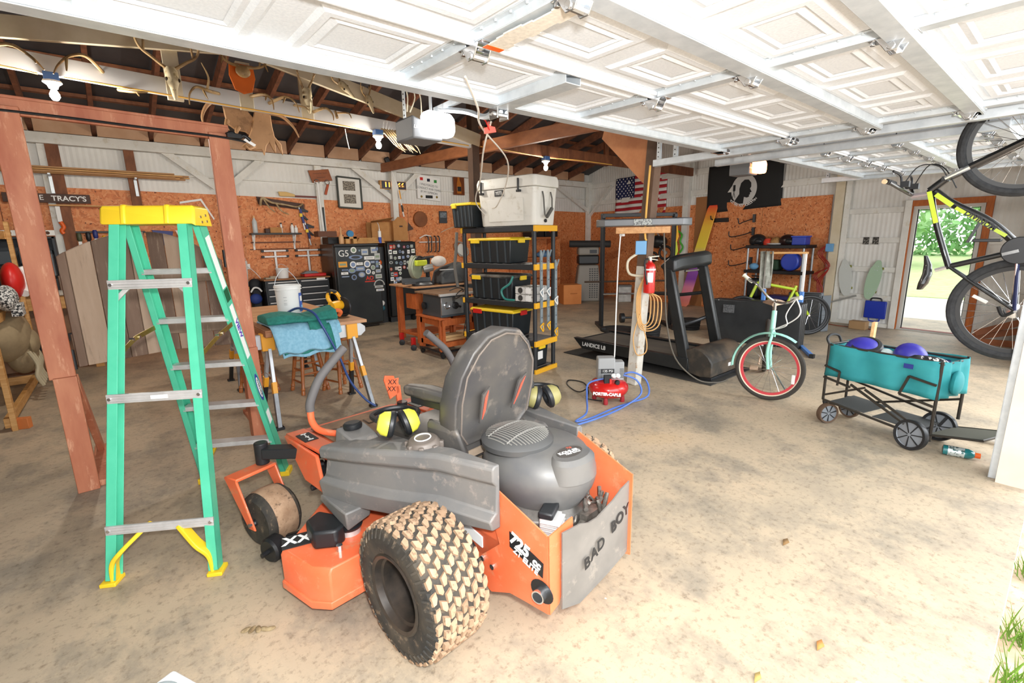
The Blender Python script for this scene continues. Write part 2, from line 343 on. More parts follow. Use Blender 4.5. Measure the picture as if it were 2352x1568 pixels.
# truss over the posts
def timber(a, b, w, h, mat, label, nm='tie_beam'):
    o = MB(); o.bar(a, b, w, h); return struct(o.build(nm, mat, bev=.004), label)
timber((-3.2, 5.9, 3.21), (4.3, 5.9, 2.955), .07, .15, M('bluish_white_beam', 'dcdcdc', .6, 0, 'cfcfd0', 2), 'long white tie beam carrying the antlers')
timber((1.42, 5.86, 3.57), (4.4, 5.86, 2.985), .05, .17, CREAM, 'cream sloping chord right of the apex', 'truss_chord')
timber((1.47, 5.86, 3.57), (-3.2, 5.86, 2.95), .05, .17, CREAM, 'cream sloping chord left of the apex', 'truss_chord')
for x, l in ((.79, 'first from the left'), (1.41, 'under the apex'), (2.02, 'third from the left')):
    timber((x, 5.88, 2.96), (x, 5.88, 3.42), .13, .04, CREAM, 'cream truss upright '+l, 'truss_upright')
timber((4.35, 5.9, 2.98), (10.3, 5.9, 2.98), .06, .17, BRN, 'brown tie beam running to the end wall')
timber((4.55, 9.3, 3.03), (4.42, 3.0, 2.82), .07, .16, M('reddish_timber', 'a96a41', .65, 0, '8f5836', 4, (1, 1, 3)), 'reddish tie beam running to the back wall')
timber((4.4, 3.04, 2.94), (10.1, 3.04, 2.94), .07, .2, BRN, 'brown header beam over the treadmill')
timber((-6, 3.04, 2.67), (4.4, 3.04, 2.67), .07, .2, BRN, 'brown header beam over the mower')
timber((7.3, 5.9, 3.0), (7.3, 5.9, 3.7), .1, .05, BRN, 'brown upright on the tie beam', 'truss_upright')
o = MB(); o.prism([(4.40, 3.02, 2.1), (4.40, 3.62, 2.66), (4.40, 3.55, 2.84), (4.40, 3.02, 2.84)], (.03, 0, 0)); struct(o.build('gusset', M('gusset_plywood', 'cf8d5b', .6, 0, 'b87447', 4)), 'plywood gusset on the near post')
o = MB(); o.bar((4.32, 5.9, 0), (4.32, 5.9, 4.0), .12, .12); struct(o.build('roof_post', M('dark_brown_post', '5d4637', .7, 0, '4a382d', 4)), 'dark brown post behind the white cooler')
# front wall between and above the doors
o = MB(); o.bb((4.22, .0, 0), (4.50, .16, 2.62)); struct(o.build('wall_front', M('cream_jamb', 'ddcdbd', .6, 0, 'd3c1ae', 3)), 'cream jamb between the two garage doors')
o = MB(); o.bb((-6, .0, 2.5), (10.2, .12, 3.6)); o.bb((7.75, 0, 0), (10.2, .12, 2.5)); o.bb((-6, 0, 0), (-.75, .12, 2.5)); struct(o.build('wall_front', CORR), 'front wall above and beside the garage doors')
o = MB(); o.bb((-6.1, 0, 0), (-6, 9.5, 4.4)); struct(o.build('wall_left', CORR), 'wall at the left end')
# exit door: opening with jambs, sill, frame of orange stained boards
o = MB(); wbox(o, 7.47, 7.56, 0, 2.08, .012, .05); wbox(o, 8.42, 8.5, 0, 2.08, .012, .05); wbox(o, 7.47, 8.5, 2.0, 2.09, .012, .052); struct(o.build('trim_8', TRIMO, bev=.004), 'orange stained casing of the exit door')
o = MB(); wbox(o, 7.56, 7.61, 0, 2.0, -.08, .02); wbox(o, 8.36, 8.41, 0, 2.0, -.08, .02); wbox(o, 7.56, 8.4, 1.95, 2.0, -.08, .02); wbox(o, 7.56, 8.4, 0, .025, -.08, .03)
d1 = struct(o.build('door_1', M('grey_white_jamb', 'cfcfca', .5)), 'open exit doorway to the yard')
o = MB(); wbox(o, 7.612, 7.622, .02, 1.95, -.03, -.015); wbox(o, 8.345, 8.355, .02, 1.95, -.03, -.015); wbox(o, 7.61, 8.35, 1.935, 1.945, -.03, -.015); s_ = o.build('weather_strip', RUB, d1); s_.location = (0, 0, 0)
o = MB(); wbox(o, 7.60, 8.38, .025, .03, -.07, .02); o.build('threshold', M('reddish_sill', '8a3a2a', .6), d1)
# the yard seen through the doorway
def leafy(name, c, r, n, mats, label, group=None, trunk=True):
    t = thing(name, label, 'tree', (c[0], c[1], -.15), 0, group)
    k = MB()
    for i in range(n):
        while True:
            p = Vector((random.uniform(-1, 1), random.uniform(-1, 1), random.uniform(-1, 1)))
            if .35 < p.length < 1: break
        q = Vector((p.x*r[0], p.y*r[1], c[2]+p.z*r[2])); a = Vector((random.gauss(0, 1), random.gauss(0, 1), random.gauss(0, 1))).normalized(); b = a.orthogonal().normalized(); e = random.uniform(.18, .38)
        k.add([q-a*e, q+b*e*.5, q+a*e, q-b*e*.5], [(0, 1, 2, 3)])
    k.build('foliage', mats, t, smooth=False)
    if trunk: k = MB(); k.tube([(0, 0, 0), (.1, 0, c[2]*.6), (.05, .1, c[2])], [.22, .16, .08]); k.build('trunk', BRN, t)
LEAF1 = M('bright_leaves', '8fbf78', .8, 0, 'b5d9a0', .6); LEAF2 = M('mid_leaves', '6fa35e', .8, 0, '98c384', .6)
leafy('yard_tree', (32, 8.2, 4.2), (3, 3.6, 4.2), 2300, LEAF1, 'bright green tree left in the exit doorway')
leafy('yard_tree', (35, 1.0, 4.0), (3, 3.4, 4.2), 2300, LEAF2, 'darker green tree right in the exit doorway')
leafy('hedge', (48, 7, 3.6), (3, 12, 4.2), 4500, LEAF2, 'green hedge behind the lawn', trunk=False)
# ================================================================ overhead garage doors, tracks, openers
DOORW = M('white_door_enamel', 'e6ebf0', .5, 0, 'dde3e9', 90, bump=.15, lo=.4, hi=.6)
def garage_door(x0, x1, ys, rects, stiles, label, strut_y, rib_y):
    Z = 2.335
    t = thing('garage_door', label, 'garage door', ((x0+x1)/2, ys[0], Z))
    o = t.location
    for i in range(len(ys)-1):
        ya, yb = ys[i]+.004, ys[i+1]-.004; m = MB(o); m.bb((x0, ya, Z), (x1, yb, Z+.045))
        for (a, b) in rects:
            lo = []
            for ins, dz in ((0, 0), (.018, .012), (.045, .012), (.06, -.0), (.085, .008), (.10, .001)):
                lo.append([(a+ins, ya+.085+ins, Z-dz), (b-ins, ya+.085+ins, Z-dz), (b-ins, yb-.085-ins, Z-dz), (a+ins, yb-.085-ins, Z-dz)])
            m.loft(lo, cap=False)
        m.build('door_section', DOORW, t, ang=20)
    for y in strut_y:                                              # hat-section stiffening struts
        m = MB(o); m.bb((x0, y-.04, Z-.055), (x1, y+.035, Z-.05)); m.bb((x0, y-.042, Z-.05), (x1, y-.037, Z)); m.bb((x0, y+.032, Z-.055), (x1, y+.037, Z)); m.bb((x0, y+.037, Z-.006), (x1, y+.065, Z-.002))
        m.build('strut', STEEL, t, bev=.002)
    for y in rib_y:
        m = MB(o); m.bb((x0, y-.028, Z-.022), (x1, y+.012, Z)); m.bb((x0, y-.012, Z-.034), (x1, y+.004, Z-.02)); m.build('joint_rib', DOORW, t, bev=.004)
    for x in stiles:
        for i in range(len(ys)-1):
            ya, yb = ys[i]+.03, ys[i+1]-.03; m = MB(o)
            m.bb((x-.03, ya, Z-.032), (x+.03, yb, Z-.028)); m.bb((x-.032, ya, Z-.03), (x-.028, yb, Z)); m.bb((x+.028, ya, Z-.03), (x+.032, yb, Z)); m.bb((x-.055, ya, Z-.004), (x-.03, yb, Z-.001))
            for k in range(5): m.cyl((x-.043, ya+.06+k*.08, Z-.003), (x-.043, ya+.06+k*.08, Z-.009), .006, 6)
            m.build('stile', STEEL, t, bev=.0015)
        for i in range(1, len(ys)-1):
            y = ys[i]; m = MB(o); m.bb((x-.035, y-.075, Z-.037), (x+.035, y-.02, Z-.033)); m.bb((x-.035, y+.02, Z-.037), (x+.035, y+.075, Z-.033))
            for sx in (-.032, .032): m.prism([(x+sx-.003, y-.05, Z-.035), (x+sx-.003, y+.05, Z-.035), (x+sx-.003, y+.015, Z-.085), (x+sx-.003, y-.02, Z-.085)], (.006, 0, 0))
            m.cyl((x-.04, y, Z-.068), (x+.04, y, Z-.068), .014, 10); m.cyl((x-.02, y+.06, Z-.035), (x-.02, y+.06, Z-.052), .01, 8); m.build('hinge', CHROME, t, bev=.002)
    return t
rects = [(2.99-.585*k, 3.46-.585*k) for k in range(-1, 6)]; rects[0] = (3.575, 3.93)
d = garage_door(-.66, 4.16, [.04, .57, 1.085, 1.58, 2.18], rects, [-.6, .02, 1.19, 2.35, 4.08], 'raised white overhead garage door above the mower', (2.12, 1.05, .55), (1.58,))
o = d.location
m = MB(o); m.bb((1.69, 1.6, 2.275), (1.79, 2.12, 2.28)); m.bb((1.69, 1.6, 2.28), (1.694, 2.12, 2.335)); m.bb((1.786, 1.6, 2.28), (1.79, 2.12, 2.335)); m.build('operator_bracket', STEEL, d, bev=.002)
m = MB(o); m.bb((1.7, 2.1, 2.225), (1.71, 2.17, 2.29)); m.bb((1.77, 2.1, 2.225), (1.78, 2.17, 2.29)); m.cyl((1.69, 2.13, 2.25), (1.79, 2.13, 2.25), .012, 10); m.build('operator_pivot', CHROME, d, bev=.002)
m = MB(o)
for k in range(9): m.bb((1.175+.008*math.sin(k), 1.13+.045*k, 2.285), (1.255+.006*math.sin(k*2), 1.175+.045*k, 2.29))
m.build('warning_label', M('warning_paper', 'e3dccf', .7, 0, 'cfc8bc', 60), d)
m = MB(o); m.bb((1.177, 1.50, 2.2835), (1.255, 1.53, 2.2855)); m.build('warning_header', ORG, d)
for y in (.57, 1.085, 1.58, 2.12):
    m = MB(o); m.cyl((4.1, y, 2.29), (4.27, y, 2.30), .008, 8); m.cyl((4.25, y, 2.30), (4.275, y, 2.30), .024, 14); m.bb((4.06, y-.05, 2.28), (4.16, y+.05, 2.285)); m.bb((4.13, y-.03, 2.27), (4.16, y+.03, 2.33)); m.build('roller', CHROME, d, bev=.001)
rects2 = [(4.98+.585*k, 5.45+.585*k) for k in range(4)]
d2 = garage_door(4.86, 7.55, [.04, .57, 1.085, 1.58, 2.05], rects2, [4.92, 5.15+.35, 6.09, 6.67, 7.48], 'raised overhead garage door farther right, above the teal wagon', (2.0, 1.05, .5), (1.58, .55))
# tracks
def track(name, x, y0, y1, label, hang, zt=2.3):
    t = thing(name, label, 'door track', (x, y0, zt)); o = t.location
    m = MB(o); m.bb((x-.028, y0, zt-.03), (x-.024, y1, zt+.03)); m.bb((x-.028, y0, zt-.032), (x+.03, y1, zt-.028)); m.bb((x+.02, y0, zt-.03), (x+.024, y1, zt+.035)); m.build('rail', STEEL, t, bev=.002)
    for y in hang:
        m = MB(o); m.bb((x+.03, y-.018, zt-.02), (x+.034, y+.018, zt+.27)); m.bb((x+.03, y-.02, zt-.02), (x+.06, y-.016, zt+.27)); m.build('perforated_hanger', STEEL, t)
        m = MB(o)
        for k in range(6): m.cyl((x+.0285, y, zt+.02+k*.042), (x+.0295, y, zt+.02+k*.042), .006, 8)
        m.build('hanger_holes', BLK, t)
    return t
t1 = track('door_track', 4.28, .35, 2.86, 'galvanized overhead rail along the right edge of the near door', (2.66, 2.84))
o = t1.location; m = MB(o); m.bb((4.278, .13, 0), (4.283, .20, 2.05)); m.bb((4.278, .13, 0), (4.31, .136, 2.05)); m.bb((4.30, .15, 0), (4.335, .155, 2.05)); m.bb((4.275, .195, 0), (4.34, .2, 2.05))
m.tube([(4.28, .17, 2.03), (4.28, .2, 2.18), (4.28, .28, 2.27), (4.28, .38, 2.3)], .03, 6)
m.build('upright_rail', STEEL, t1, bev=.002)
track('door_track', 4.80, .45, 2.5, 'galvanized overhead rail along the left edge of the far door', ())
track('door_track', 7.62, .35, 2.45, 'galvanized overhead rail along the right edge of the far door', (2.4,))
# openers
OPG = M('opener_grey', '6e7073', .5); 
def opener(x, y, z, s, label, lens, lamp_w, cover):
    t = thing('garage_door_opener', label, 'garage door opener', (x, y, z)); o = t.location
    m = MB(o); m.prism([(x-.15, y-.09, z-.10), (x+.13, y-.09, z-.10), (x+.13, y-.09, z-.02), (x-.15, y-.09, z+.075)], (0, .3, 0)); m.build('motor_housing', OPG, t, bev=.015)
    m = MB(o); m.ell((x+.055, y-.1, z+.005), (.145, .09, .10), 20, 10)
    m = MB(o); m.prism([(x-.08, y-.20, z-.085), (x+.17, y-.20, z-.08), (x+.19, y-.20, z-.03), (x+.19, y-.20, z+.06), (x+.15, y-.20, z+.10), (x-.06, y-.20, z+.105), (x-.09, y-.20, z+.07)], (0, .11, 0)); m.build('light_cover', cover, t, bev=.025, seg=3)
    m = MB(o); m.bb((x-.15, y+.02, z+.07), (x-.145, y+.06, z+.42)); m.bb((x+.1, y+.02, z+.05), (x+.105, y+.06, z+.42)); m.build('perforated_hanger', STEEL, t)
    m = MB(o)
    for k in range(8): m.cyl((x-.153, y+.04, z+.09+k*.04), (x-.1505, y+.04, z+.09+k*.04), .006, 8)
    m.build('hanger_holes', BLK, t)
    for ch in t.children: ch.scale = (s, s, s)
    return t, o
LENSON = M('lit_white_lens', 'ffffff', .4, emit=4)
t, o = opener(1.64, 2.75, 2.275, .74, 'grey opener with glowing white light cover beside the antlers', None, 0, LENSON)
text('lettering', 'Linear', LBL, t, (1.565, 2.682, 2.265), axes((1, 0, 0), (0, 0, 1)), .026, shear=.2)
m = MB(o); m.bar((1.75, 2.78, 2.40), (1.75, .25, 2.46), .03, .03); m.build('drive_rail', STEEL, t)
m = MB(o); m.tube(cat([(1.75, 2.72, 2.395), (1.75, 2.45, 2.33), (1.75, 2.30, 2.275), (1.75, 2.24, 2.265), (1.75, 2.20, 2.275), (1.75, 2.13, 2.26)], 4), .017, 6); m.build('curved_door_arm', STEEL, t)
m = MB(o); m.tube([(1.78, 2.4, 2.32), (1.87, 2.42, 2.29), (1.92, 2.45, 2.25)], .004, 5); m.build('release_rope', RED, t)
m = MB(o); m.prism([(1.885, 2.45, 2.225), (1.975, 2.45, 2.245), (1.965, 2.45, 2.275), (1.935, 2.45, 2.275), (1.93, 2.45, 2.30), (1.915, 2.45, 2.30), (1.915, 2.45, 2.27), (1.885, 2.45, 2.26)], (0, .012, 0)); m.build('release_handle', M('coral_plastic', 'e8685a', .5), t, bev=.003)
m = MB(o)
for i, (a, b) in enumerate(((1.55, 1.56), (1.6, 1.58), (1.64, 1.66))): m.tube(cat([(a, 2.8, 2.52), (a+.02, 2.8, 2.46), (b, 2.8, 2.37)], 4), .004, 5)
m.build('wires', CREAM, t)
t, o = opener(6.05, 2.75, 2.375, .8, 'grey opener with orange lit light cover before the black flag', None, 0, M('lit_warm_lens', 'ff9a5c', .4, emit=6))
text('lettering', 'Linear', LBL, t, (5.96, 2.676, 2.37), axes((1, 0, 0), (0, 0, 1)), .032, shear=.2)
m = MB(o); m.bar((6.0, 2.7, 2.46), (6.0, .25, 2.46), .03, .03); m.build('drive_rail', DARK, t)
m = MB(o); m.tube([(6.2, 2.45, 2.42), (6.4, 2.2, 2.36), (6.45, 2.05, 2.32)], .012, 6); m.build('curved_door_arm', DARK, t)
# loose white cords hanging before the brown post
WC_ = M('white_cord', 'ebe5da', .6)
m = MB((1.33, 1.88, 2.31)); m.tube(cat([(1.36, 1.9, 2.31), (1.62, 2.16, 2.27), (1.9, 2.5, 2.27), (2.6, 3.1, 2.22), (3.0, 3.6, 2.1), (3.25, 4.05, 1.95), (3.5, 4.45, 1.95)], 6), .006, 6)
tag(m.build('rope', WC_), 'white pull cord from the near door down to the white cooler', 'rope')
m = MB((1.95, 2.45, 2.3)); m.tube(cat([(1.91, 2.42, 2.29), (2.1, 2.75, 2.2), (2.55, 3.4, 2.09), (2.9, 3.95, 1.97), (3.35, 4.4, 1.87)], 6), .006, 6)
tag(m.build('rope', WC_), 'white cord looping left of the brown post behind the opener', 'rope')
# ================================================================ zero-turn mower (heading +y of its own frame)
MO = M('mower_orange', 'ec6a40', .42, 0, 'e8774f', 5, coat=.2, col3='d98b66'); PLG = M('dusty_grey_plastic', '666666', .5, 0, '74716e', 5, col3='8f8780', bump=.05)
VIN = M('dusty_black_vinyl', '464546', .42, 0, '58544f', 4, col3='726a62'); ENG = M('engine_cover_plastic', '5b5b5c', .42, 0, '696764', 6); TIRE = M('dirty_tyre_rubber', '2a2927', .8, 0, '4a4339', 9, col3='7a6a57')
MUD = M('dried_mud', 'b4977b', .9, 0, '96795f', 14, bump=.3, col3='6b5644'); FLAP = M('dull_rubber_sheet', '6d6964', .6, 0, '7d7872', 4, col3='928a80')
mow = thing('riding_mower', 'orange zero-turn mower with black seat parked on the concrete', 'lawn mower', (1.255, 1.574, 0), .0953)
def mp_(name, m, mat, bev=0, par=None, **k): return m.build(name, mat, par or mow, bev, **k)
def mirror(p): return (.06-p[0], p[1], p[2])
# chassis
m = MB(); m.bb((-.2, -.42, .28), (.25, 1.0, .40)); m.bb((-.2, -.2, .22), (-.185, .45, .46)); m.bb((.24, -.2, .22), (.255, .45, .46)); mp_('chassis', m, MO, .006)
m = MB(); m.prism([(-.36, 1.41, .47), (.30, 1.41, .47), (.30, 1.33, .485), (.26, 1.0, .485), (.2, .68, .50), (-.42, .68, .50), (-.43, .93, .485), (-.395, 1.24, .485)], (0, 0, .014)); m.bb((-.37, 1.36, .40), (.31, 1.41, .475))
mp_('footwell_floor', m, MO, .006)
m = MB(); m.prism([(-.31, 1.33, .5), (.2, 1.33, .5), (.2, .8, .516), (-.31, .8, .516)], (0, 0, .006)); mp_('foot_mat', m, M('dusty_mat', '9a7d64', .9, 0, '7d6350', 12))
for s, x in ((1, -.41), (-1, .33)):
    m = MB(); m.prism([(x-.05, 1.32, .505), (x+.06, 1.32, .505), (x+.06, .86, .525), (x-.04, .86, .525)], (0, 0, .02)); m.prism([(x-.06, 1.33, .51), (x-.06, .9, .52), (x-.1, .75, .38), (x-.09, 1.0, .36)], (.02, 0, 0)); mp_('side_bracket', m, MO, .006)
    m = MB(); m.box((x, 1.14, .537), (.075, .13, .004)); q = mp_('instruction_decal', m, BLK)
    m = MB(); m.box((x, 1.14, .541), (.006, .10, .002)); m.box((x, 1.19, .541), (.03, .008, .002)); m.box((x, 1.09, .541), (.03, .008, .002)); m.box((x, 1.14, .541), (.02, .008, .002)); m.build('decal_mark', LBL, q)
text('lettering', 'OUTLAW', M('mat_mark', '4a382c', .9), mow, (-.05, 1.15, .517), axes((1, 0, 0), (0, 1, .03)), .11, .001, o=(0, 0, 0))
# front caster arm, forks, caster wheels
for s in (0, 1):
    X_ = (lambda x: x) if not s else (lambda x: .06-x)
    m = MB(); m.bar((X_(-.33), 1.06, .455), (X_(-.60), 1.28, .47), .075, .06); m.cyl((X_(-.605), 1.297, .40), (X_(-.605), 1.297, .525), .036, 18); mp_('caster_arm', m, DARK, .006)
    m = MB(); ca = math.radians(14); M3 = Matrix.Rotation(ca, 3, 'Z'); ctr = Vector((X_(-.635), 1.165, 0))
    def L_(x, y, z): return ctr+M3@Vector((x, y, 0))+Vector((0, 0, z))
    for sx in (-1, 1): m.prism([L_(sx*.105, -.03, .12), L_(sx*.105, .03, .12), L_(sx*.105, .20, .37), L_(sx*.105, .09, .385)], L_(sx*.118, 0, 0)-L_(sx*.105, 0, 0))
    m.prism([L_(-.118, .085, .37), L_(.118, .085, .37), L_(.118, .20, .36), L_(-.118, .20, .36)], (0, 0, .02)); mp_('caster_fork', m, MO, .008)
    ax = M3@Vector((1, 0, 0)); m = MB(); m.lathe([(.075, -.092), (.122, -.096), (.145, -.076), (.153, -.03), (.153, .03), (.145, .076), (.122, .096), (.075, .092)], ctr+Vector((0, 0, .154)), ax, 36); w = mp_('caster_tyre', m, TIRE)
    m = MB(); m.lathe([(.1495, -.06), (.1545, -.045), (.1565, 0), (.1545, .045), (.1495, .06)], ctr+Vector((0, 0, .154)), ax, 48, False); m.build('caked_mud', MUD, w)
    m = MB(); m.lathe([(.018, -.1), (.018, -.05), (.05, -.045), (.07, -.075), (.07, .075), (.05, .045), (.018, .05), (.018, .1)], ctr+Vector((0, 0, .154)), ax, 20); m.build('caster_hub', DARK, w)
    m = MB(); m.cyl(ctr+Vector((0, 0, .154))-ax*.13, ctr+Vector((0, 0, .154))+ax*.13, .012, 8); m.build('axle_bolt', CHROME, w)
# deck
dk = [(-.78, .62), (-.745, .40), (-.69, .33), (.50, .33), (.76, .42), (.83, .65), (.62, .92), (.22, 1.03), (-.25, 1.0), (-.50, .86), (-.64, .735)]
m = MB(); m.loft([[(x, y, .10) for x, y in dk], [(x*1.002, y, .25) for x, y in dk], [(x*.985, .33+(y-.33)*.985+.004, .272) for x, y in dk]]); dck = mp_('mower_deck', m, MO, .006)
m = MB(); m.loft([[(x*1.012, (y-.6)*1.015+.6, .085) for x, y in dk], [(x*1.012, (y-.6)*1.015+.6, .12) for x, y in dk]]); m.build('deck_skirt', MO, dck, .004)
m = MB(); m.box((-.70, .63, .276), (.13, .10, .004), rz=-.35); q = m.build('deck_decal', BLK, dck); text('lettering', 'XX', LBL, q, (-.70, .63, .2795), axes((1, -.4, 0), (.4, 1, 0)), .085, .0005, bold=.003, o=(0, 0, 0))
m = MB(); m.prism([(-.68, .50, .275), (-.60, .44, .275), (-.55, .46, .275), (-.53, .56, .275), (-.58, .66, .275), (-.66, .62, .275)], (0, 0, .085)); m.build('belt_cover', BLK, dck, .012)
m = MB(); m.lathe([(.055, 0), (.06, .012), (.045, .02), (.045, .03), (.06, .038), (.055, .05)], (-.50, .52, .30), (0, 0, 1), 24); m.cyl((-.50, .52, .27), (-.50, .52, .36), .018, 10); m.build('pulley', DARK, dck)
m = MB(); m.cyl((-.50, .52, .272), (-.50, .52, .30), .05, 16); m.build('spindle', ALU, dck)
for x, y in ((-.60, .42), (-.42, .40)): m = MB(); m.cyl((x, y, .27), (x, y, .30), .014, 8); m.build('deck_bolt', CHROME, dck)
m = MB(); m.lathe([(.025, -.035), (.055, -.038), (.065, -.026), (.065, .026), (.055, .038), (.025, .035)], (-.70, .97, .075), (1, .35, 0), 24); m.cyl((-.77, .945, .075), (-.60, 1.005, .075), .012, 8); m.bar((-.62, .995, .08), (-.52, .86, .14), .02, .04); m.build('anti_scalp_wheel', BLK, dck)
for dx in (.0, .03): pass
m = MB(); m.bar((-.47, .93, .33), (-.36, 1.0, .44), .03, .012); m.cyl((-.40, .98, .43), (-.47, .99, .43), .02, 10); m.cyl((-.5, .93, .34), (-.4, .93, .34), .016, 10); mp_('deck_lift_link', m, DARK, .003)
m = MB(); m.prism([(-.43, .75, .27), (-.38, .80, .27), (-.33, .88, .37), (-.38, .9, .38)], (.012, -.01, 0)); mp_('deck_hanger', m, MO, .003)
# rear wheels
def rear_wheel(xc, s, name):
    c = Vector((xc, 0, .28)); m = MB()
    m.lathe([(.150, -.118), (.165, -.128), (.215, -.134), (.25, -.124), (.266, -.102), (.27, -.05), (.272, 0), (.27, .05), (.266, .102), (.25, .124), (.215, .134), (.165, .128), (.150, .118)], c, (1, 0, 0), 64, False); w = mp_(name, m, TIRE)
    m = MB(); n = 30
    for row in range(-4, 5):
        x = row*.0275
        for k in range(n):
            a = 2*PI*(k+(.5 if row % 2 else 0)+.12*row)/n; rr = .267 if abs(row) < 4 else .258; hw, hl = .0125, PI/n*.70
            sk = (.35 if row % 2 else -.35)*hl
            P = [];
            for r_, e in ((rr, 1), (rr+.013, .86)):
                for dx, da in ((-hw, -hl), (hw, -hl), (hw, hl*.3), (hw*.2, hl), (-hw, hl*.7)):
                    aa = a+(da+sk*(dx/hw))*e; P.append(c+Vector((x+dx*e, -math.sin(aa)*r_, math.cos(aa)*r_)))
            m.loft([P[:5], P[5:]])
    m.build('tread', MUD, w, smooth=False)
    n = 44
    for sg in (-1, 1):
        m = MB()
        for k in range(n):
            a = 2*PI*k/n; e = .022
            def Q(r, x, aa): return c+Vector((sg*x, -math.sin(aa)*r, math.cos(aa)*r))
            m.loft([[Q(.222, .130, a-e), Q(.222, .130, a+e), Q(.262, .112, a+e+.03), Q(.262, .112, a-e+.03)], [Q(.224, .137, a-e*.8), Q(.224, .137, a+e*.8), Q(.269, .119, a+e*.8+.03), Q(.269, .119, a-e*.8+.03)]])
        m.build('shoulder_lugs', TIRE, w, smooth=False)
    m = MB(); o_ = s
    m.lathe([(.152, -.118*1), (.160, -.126), (.153, -.131), (.140, -.126), (.135, -.10), (.125, -.095), (.122, -.02), (.118, .02), (.03, .03), (.03, .06), (.118, .06), (.13, .1), (.152, .118)], c, (-s, 0, 0), 48, False) if s < 0 else m.lathe([(.152, -.118), (.160, -.126), (.153, -.131), (.140, -.126), (.135, -.10), (.125, -.095), (.122, -.02), (.118, .02), (.03, .03), (.03, .06), (.118, .06), (.13, .1), (.152, .118)], c, (-1, 0, 0), 48, False)
    m.build('rim', M('black_steel_rim', '2a2826', .35, .2, '4a4038', 9), w)
    return w
rear_wheel(-.465, -1, 'rear_tyre'); rear_wheel(.525, 1, 'rear_tyre')
m = MB(); m.cyl((-.45, 0, .28), (.51, 0, .28), .04, 12); mp_('rear_axle', m, DARK)
# fenders (left one sampled, right one mirrored)
secs = [(.66, [(-.42, .672), (-.535, .672), (-.55, .655), (-.545, .615), (-.515, .60), (-.53, .525), (-.565, .505), (-.55, .415), (-.43, .41)]),
        (.45, [(-.36, .705), (-.475, .705), (-.49, .69), (-.49, .645), (-.465, .625), (-.47, .53), (-.508, .51), (-.495, .42), (-.38, .415)]),
        (.27, [(-.30, .728), (-.405, .728), (-.42, .71), (-.42, .665), (-.395, .64), (-.40, .535), (-.44, .515), (-.425, .43), (-.33, .43)]),
        (.05, [(-.235, .748), (-.315, .748), (-.328, .735), (-.328, .682), (-.305, .66), (-.312, .555), (-.35, .532), (-.335, .458), (-.26, .456)]),
        (-.215, [(-.22, .755), (-.245, .755), (-.258, .742), (-.258, .69), (-.237, .665), (-.243, .555), (-.28, .53), (-.265, .487), (-.222, .485)])]
for s in (0, 1):
    m = MB(); m.loft([[(x if not s else .06-x, y, z) for x, z in q] for y, q in secs]); fd = mp_('fender', m, PLG, .006)
    g = (lambda *p: p) if not s else (lambda *p: mirror(p))
    m = MB(); m.loft([[g(-.56, .67, .43), g(-.43, .67, .43), g(-.43, .42, .43), g(-.56, .42, .43)], [g(-.565, .67, .40), g(-.44, .68, .40), g(-.43, .44, .36), g(-.55, .43, .335)]]); m.build('fender_step', PLG, fd, .008)
    m = MB(); m.loft([[g(-.43, .70, .655), g(-.22, .62, .66), g(-.20, .1, .69), g(-.22, -.05, .715), g(-.26, .05, .735), g(-.34, .33, .705)], [g(-.43, .70, .50), g(-.2, .64, .50), g(-.18, .1, .5), g(-.2, -.05, .5), g(-.26, .05, .5), g(-.34, .33, .5)]]); mp_('console', m, PLG, .012)
m = MB(); m.prism([(-.45, .72, .60), (-.24, .72, .60), (-.26, .84, .52), (-.44, .84, .52)], (0, 0, .02)); m.loft([[(-.46, .72, .50), (-.2, .70, .50), (-.2, .50, .50), (-.44, .50, .5)], [(-.44, .70, .72), (-.30, .69, .72), (-.29, .58, .685), (-.42, .58, .685)]]); mp_('tank_neck', m, PLG, .012)
m = MB(); m.lathe([(.042, 0), (.045, .01), (.045, .022), (.036, .03), (.01, .03)], (-.375, .65, .715), (0, .1, 1), 24); mp_('fuel_gauge', m, BLK)
m = MB(); m.lathe([(.07, 0), (.075, .02), (.075, .05), (.062, .07), (.03, .075), (.005, .075)], (-.275, .20, .69), (-.1, 0, 1), 28)
for k in range(8): a = k*PI/4; m.box(Vector((-.275+.07*math.cos(a), .20+.07*math.sin(a), .728)), (.03, .022, .04), rz=a)
cp = mp_('fuel_cap', m, M('grey_cap', '6b625b', .5), .004); m = MB(); m.ring((-.282, .20, .766), (-.1, 0, 1), .035, .003, 24, 5); m.build('cap_mark', LBL, cp)
m = MB(); m.cyl((-.275, .20, .55), (-.275, .20, .70), .06, 20); mp_('filler_neck', m, PLG)
m = MB(); m.tube([(-.20, .68, .60), (-.19, .66, .72), (-.175, .65, .735)], .012, 8); m.cyl((-.235, .66, .735), (-.1, .60, .74), .022, 12); mp_('brake_lever', m, DARK)
